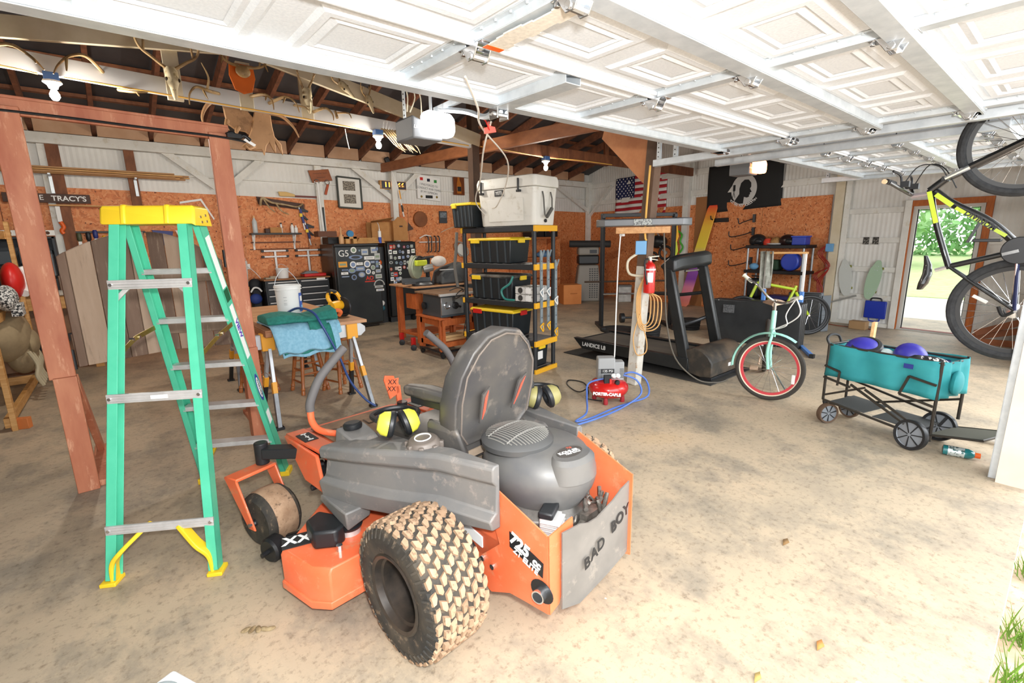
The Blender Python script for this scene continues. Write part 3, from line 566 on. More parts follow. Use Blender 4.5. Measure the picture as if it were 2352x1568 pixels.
# seat
SC = .045
def seatsec(y, s, zt, zb):
    pts = []
    for x, z in ((-.17, 0), (-.235, .14), (-.245, .42), (-.225, .65), (-.17, .84), (-.10, .96), (0, 1), (.10, .96), (.17, .84), (.225, .65), (.245, .42), (.235, .14), (.17, 0)): pts.append((SC+x*s, y-.10*z, zb+(zt-zb)*z))
    return pts
m = MB(); m.loft([seatsec(.115, .93, 1.195, .715), seatsec(.10, 1.0, 1.22, .70), seatsec(.13, 1.03, 1.228, .69), seatsec(.20, 1.03, 1.225, .68), seatsec(.235, .95, 1.19, .70)]); sb = mp_('seat_back', m, VIN, .012, seg=3, ang=50)
for x0, z0, x1, z1 in ((-.065, .80, -.02, .97), (.135, .82, .19, .985)):
    dx = .02 if x0 > 0 else -.005
    m = MB(); yy = lambda z: .098-.10*(z-.69)/.53
    def fr(a, b, c, d, k=0): return [(a-.0, yy(c)-k, c), (b, yy(c)-k, c+.035), (b+dx, yy(d)-k, d), (a+dx, yy(d)-k, d-.03)]
    o1 = fr(x0, x1, z0, z1); i1 = [(p[0]+(.012 if i in (0, 3) else -.012), p[1]-.010, p[2]+(.016 if i < 2 else -.016)) for i, p in enumerate(o1)]
    m.loft([o1, [(p[0], p[1]-.010, p[2]) for p in o1], i1]); m.build('vent_bezel', VIN, sb)
    m = MB(); m.prism([(p[0], p[1]-.0005, p[2]) for p in i1], (0, -.003, 0)); m.build('vent_emblem', M('coral_red', 'f0614a', .5), sb)
m = MB(); m.tube([(SC+x*.97*1.0, .095-.10*z, .70+.52*z) for x, z in ((-.17, .02), (-.215, .14), (-.225, .42), (-.21, .65), (-.155, .82), (-.09, .93), (0, .965), (.09, .93), (.155, .82), (.21, .65), (.225, .42), (.215, .14))], .004, 5); m.build('piping', M('pale_stitching', '6e645c', .7), sb)
m = MB(); m.loft([[(-.20, .60, .62), (.29, .60, .62), (.29, .10, .62), (-.20, .10, .62)], [(-.19, .62, .68), (.28, .62, .68), (.30, .12, .70), (-.21, .12, .70)], [(-.15, .60, .705), (.24, .60, .705), (.26, .12, .72), (-.17, .12, .72)]]); mp_('seat_cushion', m, VIN, .025, seg=3)
m = MB(); m.loft([[(-.2, .22, .57), (-.12, .05, .57), (-.08, .10, .62), (-.2, .3, .62)], [(-.22, .25, .80), (-.2, .06, .80), (-.17, .1, .82), (-.19, .28, .82)]]); mp_('seat_bolster', m, VIN, .02)
m = MB(); m.prism([(-.19, .2, .575), (.30, .2, .575), (.30, .08, .66), (-.15, .06, .66)], (0, .03, .02)); m.bb((-.17, .1, .54), (.27, .6, .61)); mp_('seat_pan', m, M('dusty_seat_base', '7f7064', .7, 0, '93826f', 5), .006)
for x in (-.165, .30):
    m = MB(); m.loft([[(x-.03, .13, .90), (x+.03, .13, .90), (x+.035, .13, .955), (x-.035, .13, .955)], [(x-.035, .30, .885), (x+.035, .30, .885), (x+.04, .30, .95), (x-.04, .30, .95)], [(x-.025, .48, .87), (x+.025, .48, .87), (x+.03, .48, .925), (x-.03, .48, .925)]]); ar = mp_('armrest', m, VIN, .02, seg=3)
    m = MB(); m.bar((x, .42, .865), (x, .085, .888), .045, .035); m.build('armrest_bracket', BLK, ar, .004)
# lap bars
for s in (0, 1):
    g = (lambda p: p) if not s else mirror
    m = MB(); m.tube([g(p) for p in cat([(-.20, .93, .54), (-.31, .95, .58), (-.41, .95, .63), (-.448, .95, .69), (-.451, .95, .755)], 5)], .0175, 12); lb = mp_('lap_bar', m, MO)
    m = MB(); m.tube([g(p) for p in cat([(-.451, .95, .75), (-.445, .95, .80), (-.389, .95, .906), (-.31, .95, .985), (-.237, .95, 1.05)], 5)], .0225, 12); m.build('foam_grip', M('grey_foam', '5d5a5a', .75), lb)
# deck lift pedal
m = MB(); m.bar((.235, 1.2, .50), (.225, 1.2, .68), .035, .02, (0, 1, 0)); m.prism([(.16, 1.19, .60), (.235, 1.19, .63), (.23, 1.19, .705), (.235, 1.19, .73), (.205, 1.19, .73), (.20, 1.19, .75), (.135, 1.19, .765), (.125, 1.19, .735)], (0, .012, 0)); pd = mp_('lift_pedal', m, MO, .003)
text('lettering', 'XX\nXX', BLK, pd, (.178, 1.188, .69), axes((1, 0, -.2), (.1, 0, 1)), .045, .0005, o=(0, 0, 0))
m = MB(); m.cyl((.19, 1.10, .48), (.19, 1.10, .60), .032, 14); mp_('pedal_stop', m, DARK)
# engine deck plates
ol = [(-.173, .646), (-.45, .549), (-.455, .225), (-.34, .215), (-.253, .205), (-.144, .15), (-.05, .18), (0, .22), (-.2, .40), (-.17, .482)]
m = MB(); m.prism([(-.218, y, z) for y, z in ol], (.006, 0, 0)); mp_('engine_guard', m, MO)
m = MB(); m.prism([(-.214, -.452, .55), (-.10, -.47, .585), (-.098, -.47, .545), (-.15, -.466, .52), (-.165, -.465, .36), (-.15, -.464, .30), (-.17, -.462, .25), (-.214, -.456, .225)], (0, -.006, 0)); mp_('guard_flange', m, MO)
m = MB(); m.prism([(.25, y, z) for y, z in ((-.24, .75), (-.52, .635), (-.52, .26), (-.2, .2), (-.2, .5))], (.006, 0, 0)); mp_('engine_guard', m, MO)
m = MB(); m.prism([(-.221, -.368-.058+.055*math.cos(k*PI/10), .31+.045*math.sin(k*PI/10)) for k in range(20)], (.002, 0, 0)); ex = mp_('exhaust_opening', m, BLK)
m = MB(); m.lathe([(.026, -.03), (.026, .03), (.021, .03), (.021, -.02)], (-.222, -.425, .305), (-1, -.2, 0), 18, False); m.build('exhaust_pipe', CHROME, ex)
m = MB(); m.prism([(-.2205, -.26, .487), (-.2205, -.434, .43), (-.2205, -.43, .368), (-.2205, -.26, .42)], (.002, 0, 0)); dc = mp_('model_decal', m, BLK)
PL = axes((0, -1, -.33), (0, -.33, 1)); 
text('lettering', '725', LBL, dc, (-.2212, -.315, .452), axes((0, -1, -.33), (0, -.15, 1)), .068, .0008, bold=.003, o=(0, 0, 0)); text('lettering', 'cc', LBL, dc, (-.2212, -.402, .415), axes((0, -1, -.33), (0, -.15, 1)), .045, .0008, bold=.002, o=(0, 0, 0)); text('lettering', 'ZT ELITE', LBL, dc, (-.2212, -.345, .398), axes((0, -1, -.33), (0, -.15, 1)), .034, .0008, bold=.001, o=(0, 0, 0))
m = MB(); m.prism([(-.2, .06, .40), (-.2, -.08, .37), (-.2, -.08, .32), (-.2, .06, .345)], (-.006, 0, 0)); mp_('white_sticker', m, LBL)
for y, z in ((-.10, .29), (-.16, .28)): m = MB(); m.cyl((-.215, y, z), (-.228, y, z), .012, 10); mp_('guard_bolt', m, CHROME)
# rear flap
top = [(-.17, .555), (-.09, .565), (-.04, .545), (.02, .54), (.07, .552), (.13, .565), (.19, .59), (.24, .60), (.281, .612)]
bot = [(.281, .285), (.24, .27), (.10, .245), (-.02, .232), (-.09, .225), (-.17, .235)]
m = MB(); yf = lambda x: -.50 if x > -.1 else -.478
m.prism([(x, yf(x), z) for x, z in top]+[(x, yf(x), z) for x, z in bot], (0, -.006, 0)); fl = mp_('rear_flap', m, FLAP)
for i, ch in enumerate('BAD BOY'):
    if ch != ' ': text('lettering', ch, BLK, fl, (-.045+.046*i, -.5065, .375+.017*i), axes((1, 0, .12), (0, 0, 1)), .068, .0006, bold=.002, o=(0, 0, 0))
# engine
def eng(z, e, sy=1):
    return [(.06+e*.225*math.cos(a)*(1 if math.cos(a) > 0 else .98), -.165+e*.265*math.sin(a)*sy, z) for a in [2*PI*k/28 for k in range(28)]]
m = MB(); m.loft([eng(.52, .80), eng(.60, .97), eng(.635, 1.0), eng(.66, 1.0), eng(.70, .93), eng(.735, .82), eng(.75, .66)]); en = mp_('engine_cover', m, ENG)
m = MB(); m.loft([[(.05+.12*math.cos(a), -.36+.085*math.sin(a), .66) for a in [2*PI*k/20 for k in range(20)]], [(.05+.11*math.cos(a), -.36+.075*math.sin(a), .735) for a in [2*PI*k/20 for k in range(20)]], [(.05+.095*math.cos(a), -.355+.06*math.sin(a), .752) for a in [2*PI*k/20 for k in range(20)]]]); m.build('air_filter_cover', ENG, en)
m = MB(); m.lathe([(.155, 0), (.157, .022), (.14, .04), (.10, .056), (.05, .063), (.002, .065)], (.0, -.10, .742), (0, 0, 1), 36); sc = m.build('intake_screen', M('screen_plastic', '4a4a4a', .4), en)
def dome(r):
    pr = [(0, .0652), (.05, .0632), (.10, .0562), (.14, .0402), (.157, .0222), (.2, .0)]
    for (a, p), (b, q) in zip(pr, pr[1:]):
        if a <= r <= b: return .742+p+(q-p)*(r-a)/(b-a)
    return .742
m = MB()
for k in range(-9, 10):
    x = k*.014; h = math.sqrt(max(.135**2-x*x, 0)); m.tube([(x, -.10+h*t, dome(math.hypot(x, h*t))+.001) for t in (-1, -.66, -.33, 0, .33, .66, 1)], .0032, 4)
for y in (-.055, .055): m.tube([(x, -.10+y, dome(math.hypot(x, y))+.002) for x in (-.12, -.06, 0, .06, .12)], .004, 4)
m.build('screen_slats', M('slat_dust', '76746f', .5), sc)
m = MB(); m.prism([(.05+.066*math.cos(a), -.345+.040*math.sin(a), .7525) for a in [2*PI*k/28 for k in range(28)]], (0, 0, .002)); bd = m.build('engine_badge', M('badge_grey', '4b4744', .5), en)
E1 = axes((1, -.25, 0), (.25, 1, 0))
text('lettering', 'KOHLER', LBL, bd, (.045, -.343, .7555), E1, .026, .0004, bold=.0008, o=(0, 0, 0)); text('lettering', '7000 Series', LBL, bd, (.05, -.362, .7555), E1, .016, .0004, o=(0, 0, 0)); text('lettering', '725', M('badge_red', 'd8604a', .5), bd, (.075, -.322, .7555), E1, .017, .0004, o=(0, 0, 0))
m = MB(); m.lathe([(.17, 0), (.2, .02), (.2, .1), (.16, .13)], (.04, -.2, .40), (0, 0, 1), 28); mp_('engine_block', m, M('cast_metal', '7b7874', .45, .5, '55524e', 12), .006)
m = MB()
for k in range(7): m.box((-.10, -.38, .44+k*.016), (.09, .08, .006), rz=.4)
m.box((-.10, -.37, .49), (.075, .07, .12), rz=.4); mp_('cylinder_head', m, ALU, .002)
m = MB(); m.box((-.10, -.36, .565), (.10, .06, .03), rz=.4); mp_('plug_cover', m, BLK, .008)
random.seed(3); m = MB()
for k in range(14): a = Vector((random.uniform(-.05, .2), random.uniform(-.45, -.36), random.uniform(.44, .56))); m.tube(cat([a, a+Vector((random.uniform(-.05, .05), random.uniform(-.03, .03), random.uniform(-.04, .04))), a+Vector((random.uniform(-.08, .08), random.uniform(-.04, .04), random.uniform(-.06, .06)))], 4), random.uniform(.003, .01), 6)
m.box((.1, -.41, .46), (.1, .05, .08)); m.box((.02, -.43, .45), (.05, .03, .06), rz=.3); mp_('carburettor_linkage', m, M('dirty_metal', '99938b', .4, .6, '5d5852', 20))
m = MB(); m.bb((-.17, -.42, .36), (.23, -.05, .42)); mp_('engine_mount', m, DARK, .006)
# ear muffs left on the mower
def muffs(c, rz, col, label):
    t = thing('ear_muffs', label, 'ear muffs', c, rz)
    for s in (-1, 1):
        m = MB(); m.lathe([(.004, -.062), (.025, -.06), (.04, -.045), (.043, -.02), (.043, -.012)], (0, 0, 0), (0, 0, -s), 20) if False else m.lathe([(.005, .055), (.028, .052), (.042, .036), (.046, .015), (.046, .010)], (s*.02, .0, .045), (s*.9, .1, .25), 20); cu = m.build('ear_cup', col, t)
        m = MB(); m.ring((s*.025, .0, .047), (s*.9, .1, .25), .036, .014, 20, 8); m.build('ear_cushion', BLK, cu)
    m = MB(); m.tube(cat([(-.07, .02, .06), (-.085, .09, .055), (-.05, .15, .05), (.0, .165, .05), (.05, .15, .05), (.085, .09, .055), (.07, .02, .06)], 5), .01, 8); m.build('headband', BLK, t)
    t.scale = (1.25, 1.25, 1.25)
    return t
def mw(x, y, z): c, s = math.cos(.0953), math.sin(.0953); return (1.255+c*x-s*y, 1.574+s*x+c*y, z)
muffs(mw(-.30, .36, .735), -.35, M('lime_yellow', 'e4e04a', .4), 'yellow ear muffs lying on the left console of the orange mower')
muffs(mw(.40, .10, .74), -.5, M('dusty_olive', '8a8352', .5), 'dusty black ear muffs in the tray right of the mower seat')
# ================================================================ step ladder
GRN = M('green_fibreglass', '4cba96', .45, 0, '55c29e', 9); LALU = M('ladder_aluminium', 'cfcdcc', .4, .35, 'bdbbba', 12)
lad = thing('step_ladder', 'green fibreglass step ladder with a yellow cap standing before the plank gate', 'ladder', (.27, 3.1, 0)); lo_ = lad.location
EE = Vector((.871, -.493, 0)); NN = Vector((.493, .871, 0))
AL, AR, BL, BR = Vector((-.195, 2.845, .02)), Vector((.235, 2.575, .02)), Vector((.327, 3.716, .02)), Vector((.80, 3.45, .02))
cc_ = Vector((.25, 3.08, 1.74)); ALt, ARt = cc_-EE*.165-NN*.055, cc_+EE*.175-NN*.055; BLt, BRt = cc_-EE*.165+NN*.05, cc_+EE*.185+NN*.05
def rail(p, q, out, w, nm, web=.07, fl=.032):
    m = MB(lo_); d = (q-p).normalized(); n = d.cross(out).normalized(); o = (out-d*out.dot(d)).normalized()
    def strip(a, b, c, e): m.prism([p+o*a+n*c, p+o*b+n*c, p+o*b+n*e, p+o*a+n*e], q-p)
    strip(-.004, 0, -web/2, web/2); strip(-fl, 0, -web/2, -web/2+.004); strip(-fl, 0, web/2-.004, web/2)
    return m.build(nm, GRN, lad, .0015)
rA1 = rail(AL, ALt, -EE, 0, 'rear_rail', .06, .045); rA2 = rail(AR, ARt, EE, 0, 'rear_rail', .06, .045)
rB1 = rail(BL, BLt, -EE, 0, 'front_rail', .085, .034); rB2 = rail(BR, BRt, EE, 0, 'front_rail', .085, .034)
m = MB(lo_); U3 = Vector((0, 0, 1))
def capsec(off, hw, zt, zb): return [cc_+EE*off+NN*n_+U3*z_ for n_, z_ in ((-hw-.015, zb), (-hw, zt-.01), (-hw+.01, zt), (hw-.01, zt), (hw, zt-.01), (hw+.03, zb))]
m.loft([capsec(-.205, .075, .045, -.03), capsec(-.19, .085, .055, -.035), capsec(.20, .085, .055, -.035), capsec(.215, .08, .045, -.045)])
for k in (-.10, .09): m.loft([capsec(k-.012, .085, .055, -.035), capsec(k-.008, .09, .06, -.033), capsec(k+.008, .09, .06, -.033), capsec(k+.012, .085, .055, -.035)])
cap = m.build('top_cap', YEL, lad, .01, seg=3)
for a, z in ((-.03, .0), (.03, .01), (-.02, -.025), (.04, -.02)): m = MB(lo_); p = cc_+EE*.214+NN*a+U3*z; m.cyl(p, p+EE*.006, .007, 10); m.build('rivet', CHROME, cap)
def lerp(a, b, t): return a+(b-a)*t
def stepbar(p, q, w, h, nm, mat=LALU):
    m = MB(lo_); m.bar(p, q, w, h, U3)
    for k in range(3): m.bar(p+NN*(-w/2-.001)+U3*(h*(.3-.3*k)), q+NN*(-w/2-.001)+U3*(h*(.3-.3*k)), .003, .003)
    return m.build(nm, mat, lad, .003)
for z in (.29, .585, .88, 1.175, 1.46):
    t = z/1.74; stepbar(lerp(BL, BLt, t)+EE*.02, lerp(BR, BRt, t)-EE*.02, .085, .028, 'step')
for z, nm in ((.245, 'rear_brace'), (.87, 'rear_brace'), (1.415, 'rear_brace')):
    t = z/1.74; stepbar(lerp(AL, ALt, t)-NN*.03, lerp(AR, ARt, t)-NN*.03, .012, .045, nm)
    for a, b, s in ((AL, ALt, 1), (AR, ARt, -1)):
        m = MB(lo_); p = lerp(a, b, t)-NN*.037-EE*s*.014*(-1); m.cyl(p, p-NN*.005, .008, 10); m.build('rivet', CHROME, lad)
t = 1.415/1.74
for a, b, s in ((AL, ALt, 1), (AR, ARt, -1)):
    m = MB(lo_); m.bar(lerp(a, b, 1.33/1.74)+EE*s*.01, lerp(a, b, t)+EE*s*.085, .02, .012, NN); m.build('corner_brace', LALU, lad, .002)
    m = MB(lo_); f0 = a; m.loft([[f0+EE*s*x+NN*y+U3*z for x, y in ((-.02, -.045), (.05, -.045), (.05, .04), (-.02, .04))] for z in (-.02, .0)]); m.build('foot', YEL, lad, .004)
    m = MB(lo_); P_ = cat([a+EE*s*.02+U3*.0, a+EE*s*.03+U3*.09, a+EE*s*.08+U3*.155, lerp(a, b, .245/1.74)+EE*s*.16], 5)
    m.loft([[p+NN*.03+U3*.0-EE*s*.0, p-NN*.03, p-NN*.03+EE*s*.016-U3*.012, p+NN*.03+EE*s*.016-U3*.012] for p in P_]); m.build('foot_brace', YEL, lad, .004)
for a, b, s in ((BL, BLt, 1), (BR, BRt, -1)):
    m = MB(lo_); m.loft([[a+EE*s*x+NN*y+U3*z for x, y in ((-.02, -.05), (.04, -.05), (.04, .05), (-.02, .05))] for z in (-.02, .02)]); m.build('foot', YEL, lad, .004)
    m = MB(lo_); P_ = cat([a+EE*s*.02+U3*.02, a+EE*s*.04+U3*.12, lerp(a, b, .27/1.74)+EE*s*.12], 4); m.loft([[p+NN*.02, p-NN*.02, p-NN*.02+EE*s*.014-U3*.01, p+NN*.02+EE*s*.014-U3*.01] for p in P_]); m.build('foot_brace', YEL, lad, .003)
BRASS = M('brass_spreader', 'a58a45', .4, .7, '8a7238', 12)
for a, at, b, bt, s in ((AL, ALt, BL, BLt, 1), (AR, ARt, BR, BRt, -1)):
    p, q = lerp(a, at, .60), lerp(b, bt, .66); md = (p+q)/2+U3*.02
    m = MB(lo_); m.bar(p+EE*s*.008, md, .004, .026); m.bar(md, q+EE*s*.008, .004, .026); sp_ = m.build('spreader', BRASS, lad, .001)
    for k in (-.03, .03): m = MB(lo_); r_ = md+NN*k; m.cyl(r_-EE*.01, r_+EE*.01, .009, 10); m.build('rivet', CHROME, sp_)
# decals on the right front rail, outer face
dB = (BRt-BR).normalized(); nB = dB.cross(EE).normalized()
def decal(t0, t1, w, mat, nm, off=0, par=rB2):
    m = MB(lo_); p, q = lerp(BR, BRt, t0)+EE*.001+nB*off, lerp(BR, BRt, t1)+EE*.001+nB*off; m.prism([p-nB*w/2, p+nB*w/2, q+nB*w/2, q-nB*w/2], EE*.001); return m.build(nm, mat, par)
decal(.78, .945, .055, LBL, 'warning_label'); decal(.525, .72, .05, LBL, 'brand_label'); decal(.735, .775, .06, M('dark_green_label', '0f5a3a', .5), 'grade_label')
RB = lambda sgn=1: Matrix((dB*-1, nB*-1 if False else nB, EE)).transposed()
FR = axes(-dB, nB) if axes(-dB, nB).col[2].dot(EE) > 0 else axes(-dB, -nB)
text('lettering', 'VIEW', M('violet_ink', '5b3fb0', .6), rB2, lerp(BR, BRt, .635)+EE*.0025, FR, .05, .0004, bold=.002, o=lo_)
m = MB(lo_); c_ = lerp(BR, BRt, .40)+EE*.001; m.prism([c_+dB*.10*math.cos(k*PI/12)+nB*.03*math.sin(k*PI/12) for k in range(24)], EE*.001); q = m.build('brand_badge', M('navy_badge', '2b3f95', .5), rB2)
m = MB(lo_); m.prism([c_+dB*.075*math.cos(k*PI/12)+nB*.022*math.sin(k*PI/12) for k in range(24)], EE*.0015); m.build('badge_field', LBL, q)
text('lettering', 'WERNER', BLK, q, c_+EE*.0025, FR, .032, .0004, o=lo_)
decal(.245, .30, .05, LBL, 'small_label')
m = MB(lo_); p = lerp(AL, ALt, .5)*.45+lerp(AR, ARt, .5)*.55-NN*.0375; m.box(p, (.075, .002, .018), R=Matrix((EE, NN, U3)).transposed()); m.build('serial_label', LBL, lad)
# ================================================================ plank saloon doors in a red frame
REDW = M('red_stained_lumber', 'c4805f', .6, 0, 'ab6145', 3.5, (2, 2, .5), .05, col3='d39a7a'); OLDW = M('weathered_plank', '8a7564', .75, 0, '75614f', 3, (4, 4, .5), .1, col3='9c8877')
gate = thing('swing_gate_frame', 'red stained lumber frame with arched saloon doors of old planks', 'gate', (.25, 4.2, 0)); go = gate.location
gx0, gx1, gy = -.29, .80, 4.16
for x, yy, s in ((gx0, 4.13, 1), (gx1, 4.25, -1)):
    m = MB(go); m.bar((x, yy, .78), (x, yy, 2.40), .13, .04, (0, 1, 0)); m.bar((x+.02*s, yy+.055, .02), (x+.02*s, yy+.055, 2.40), .045, .09, (0, 1, 0)); pst = m.build('post', REDW, gate, .004)
    m = MB(go); m.bar((x+.01, yy-.02, 0), (x+.01, yy-.02, .79), .115, .045, (0, 1, 0)); m.build('foot_board', REDW, pst, .004)
    m = MB(go); m.bar((x+.05, yy+.05, .75), (x+.08, yy+.72, .03), .09, .04, (1, 0, 0)); m.build('rear_brace', REDW, gate, .004)
    m = MB(go); m.bar((x+.07, yy-.0, .02), (x+.09, yy+.80, .02), .10, .04); m.build('sole_plate', REDW, gate, .004)
m = MB(go); m.bar((-.36, 4.16, 2.405), (.87, 4.28, 2.405), .04, .09); m.bar((-.36, 4.22, 2.45), (.87, 4.34, 2.45), .15, .035); m.build('top_beam', REDW, gate, .004)
def leaf(hx, hy, fx, fy, ztop_h, ztop_f, n, lbl):
    H_, F_ = Vector((hx, hy, 0)), Vector((fx, fy, 0)); d = F_-H_; nn = Vector((-d.y, d.x, 0)).normalized(); r = None
    e = [0, .10, .38, .60, .80, 1] if lbl else [0, .28, .52, .78, 1]
    dl = None
    for i in range(len(e)-1):
        a, b = H_+d*(e[i]+.004), H_+d*(e[i+1]-.004); f_ = lambda t: ztop_h+(ztop_f-ztop_h)*math.sin(t*PI/2)**.9
        th = .016+.006*(i % 2); m = MB(go)
        m.prism([a+U3*.83, b+U3*.83, b+U3*f_(e[i+1]), (a+b)/2+U3*f_((e[i]+e[i+1])/2), a+U3*f_(e[i])], nn*th)
        mt = M('plank_%d' % ((i+(0 if lbl else 2)) % 3), ['7f6757', 'a08873', '705a4b'][(i+(0 if lbl else 2)) % 3], .75, 0, ['6c5546', 'ad9682', '5f4a3d'][(i+(0 if lbl else 2)) % 3], 3, (4, 4, .5), .1, col3='8d7967')
        if dl is None: dl = m.build('door_leaf', mt, gate, .003)
        else: m.build('plank', mt, dl, .003)
    for z in (1.0, 1.38):
        m = MB(go); m.bar(H_+nn*.03+U3*z, F_+nn*.03+U3*z, .02, .09); m.build('batten', OLDW, dl, .003)
    for z in (.85, 1.46):
        m = MB(go); s = d.normalized(); m.cyl(H_-s*.02+U3*(z-.03), H_-s*.02+U3*(z+.10), .012, 12); m.cyl(H_-s*.035+U3*(z-.03), H_-s*.035+U3*(z+.10), .01, 12); m.build('spring_hinge', BLK, dl)
leaf(-.205, 4.17, .265, 4.34, 1.545, 1.70, 5, True); leaf(.715, 4.27, .285, 4.40, 1.485, 1.70, 4, False)
m = MB((.2, 4.1, 2.38)); m.tube(cat([(-.36, 4.105, 2.37), (.0, 4.13, 2.372), (.4, 4.175, 2.37), (.78, 4.21, 2.37), (.97, 4.2, 2.35)], 4), .008, 6); bw = tag(m.build('clamp_bar', BLK), 'long black bar clamp lying along the top of the red frame', 'clamp')
m = MB((.2, 4.1, 2.38)); m.tube(cat([(.84, 4.19, 2.385), (.88, 4.18, 2.40), (.92, 4.19, 2.375), (.96, 4.19, 2.39), (1.0, 4.19, 2.36)], 4), .014, 7); m.box((.89, 4.18, 2.38), (.10, .03, .035), rz=.1); m.build('clamp_head', BLK, bw, .004)
m = MB((.2, 4.1, 2.38)); m.prism([(.95, 4.19, 2.36), (1.02, 4.19, 2.32), (1.035, 4.19, 2.335), (.97, 4.19, 2.375)], (0, .004, 0)); m.build('paper_tag', LBL, bw)
# ================================================================ saw horses, table board and what lies on it
SHG = M('saw_horse_yellow', 'eaa32c', .45); GREYS = M('grey_steel_leg', '8b8e92', .45, .5, '777a7e', 8); LEGP = M('silver_leg', 'bfc2c6', .4, .6)
def horse(y, label, zt=.74):
    t = thing('saw_horse', label, 'saw horse', (1.42, y, 0)); o = t.location
    m = MB(o); m.prism([(.88, y-.02, zt+.045), (.93, y-.02, zt+.07), (1.90, y-.02, zt+.07), (1.95, y-.02, zt+.03), (1.95, y-.02, zt-.02), (1.90, y-.02, zt-.06), (.94, y-.02, zt-.06), (.885, y-.02, zt-.02)], (0, .045, 0)); m.build('beam', LEGP, t, .004)
    for x, s in ((1.04, -1), (1.81, 1)):
        m = MB(o); m.bb((x-.06, y-.045, zt-.075), (x+.05, y+.05, zt+.08)); b = m.build('clamp_bracket', SHG, t, .006)
        for sy in (-1, 1):
            top = Vector((x, y+sy*.03, zt-.06)); ft = Vector((x+s*.05, y+sy*.27, 0)); md = lerp(top, ft, .55)
            m = MB(o); m.bar(top, md, .042, .03, (1, 0, 0)); lg = m.build('leg', LEGP, t, .003)
            m = MB(o); m.bar(lerp(top, ft, .48), ft, .05, .036, (1, 0, 0)); m.build('leg_extension', GREYS if sy < 0 else BLK, lg, .003)
            m = MB(o); m.bar(lerp(top, ft, .42), lerp(top, ft, .56), .054, .04, (1, 0, 0)); m.build('leg_collar', SHG, lg, .003)
            m = MB(o); m.box(ft+U3*.012, (.07, .06, .024)); m.build('foot', BLK, lg, .003)
        m = MB(o); m.bar((x+s*.025, y-.12, zt-.30), (x+s*.025, y+.12, zt-.30), .004, .014); m.build('spreader', STEEL, t)
horse(4.63, 'steel saw horse with yellow brackets at the near end of the plywood table'); horse(6.15, 'steel saw horse under the far end of the plywood table')
TB = M('table_plywood', 'c79a74', .6, 0, 'b5835c', 4, (1, 5, 5)); t = thing('plywood_table_top', 'plywood sheet with trim boards laid over the saw horses', 'table top', (1.42, 5.4, .815)); o = t.location
m = MB(o); m.bb((1.06, 4.56, .815), (1.95, 6.5, .845)); m.build('plywood_sheet', TB, t, .003)
m = MB(o); m.bb((1.0, 4.50, .845), (1.06, 6.5, .86)); m.bb((1.0, 4.5, .80), (1.055, 6.5, .845)); m.build('trim_board', M('brown_trim_board', '9a6540', .6, 0, '855433', 4), t, .003)
# stools
WOODS = M('varnished_oak', 'b06a35', .4, 0, '9a5526', 4, (1, 1, 4), coat=.3)
def stool(x, y, label, rz=0, h=.60):
    t = thing('wooden_stool', label, 'stool', (x, y, 0), rz)
    m = MB(); m.lathe([(.13, h-.035), (.165, h-.02), (.17, h-.008), (.15, h), (.01, h-.006)], (0, 0, 0), n=28); m.build('seat', WOODS, t)
    F = []
    for k in range(4):
        a = PI/4+k*PI/2; top = Vector((.10*math.cos(a), .10*math.sin(a), h-.03)); ft = Vector((.20*math.cos(a), .20*math.sin(a), 0)); F.append((top, ft)); d = (ft-top); L = d.length
        m = MB(); m.lathe([(.012, 0), (.018, .1*L), (.021, .4*L), (.018, .7*L), (.016, .86*L), (.024, .9*L), (.017, .92*L), (.022, .95*L), (.02, L)], top, d, 12); m.build('leg', WOODS, t)
    for i in range(4):
        for f_ in (.55, .78) if i % 2 else (.62, .42):
            a, b = F[i], F[(i+1) % 4]; m = MB(); p, q = lerp(a[0], a[1], f_), lerp(b[0], b[1], f_); m.tube([p, lerp(p, q, .5), q], [.008, .012, .008], 8); m.build('rung', WOODS, t)
    return t
stool(1.58, 5.37, 'varnished wooden stool in the middle under the plywood table', .1); stool(1.86, 5.15, 'varnished wooden stool at the right edge under the plywood table', .3); stool(1.14, 5.70, 'varnished wooden stool at the left edge under the plywood table', .2)
# blankets over the near edge
BLUQ = M('pale_blue_quilt', '8fc0d6', .85, 0, '7aaec8', 40, bump=.2); GRNQ = M('green_quilt', '1f6e63', .85, 0, '2a8175', 30, bump=.15)
def sheet(name, prof, w, mat, parent, o, th=.014, wav=0, skew=0, label=None):
    m = MB(o); n = 14; secs = []
    for i, (y, z) in enumerate(cat([(0, y, z) for y, z in prof], 4) and [(p.y, p.z) for p in cat([(0, y, z) for y, z in prof], 4)]):
        secs.append([(w[0]+(w[1]-w[0])*k/n+skew*max(0, .86-z), y+wav*math.sin(k*1.1+z*9)*max(0, .9-z)*2-.03*0, z+.012*math.sin(k*.9)*(1 if z < .8 else .3)) for k in range(n+1)])
    m.loft(secs, cap=False, closed=False); ob = m.build(name, mat, parent); md = ob.modifiers.new('thick', 'SOLIDIFY'); md.thickness = th; md.offset = 0; return ob
bt = thing('moving_blanket', 'pale blue quilted blanket with green lining hanging over the table front', 'blanket', (1.35, 4.7, .86)); o = bt.location
sheet('outer_layer', [(5.0, .872), (4.62, .885), (4.50, .86), (4.46, .78), (4.44, .70), (4.43, .655), (4.46, .64)], (1.05, 1.50), BLUQ, bt, o, .016, .012, .12)
sheet('inner_layer', [(5.0, .858), (4.62, .868), (4.515, .85), (4.485, .76), (4.475, .68), (4.47, .615), (4.475, .60)], (1.09, 1.62), BLUQ, bt, o, .014, .012, .1)
sheet('lining', [(4.55, .862), (4.50, .845), (4.472, .76), (4.462, .68), (4.455, .628)], (1.10, 1.56), GRNQ, bt, o, .012, .014, .12)
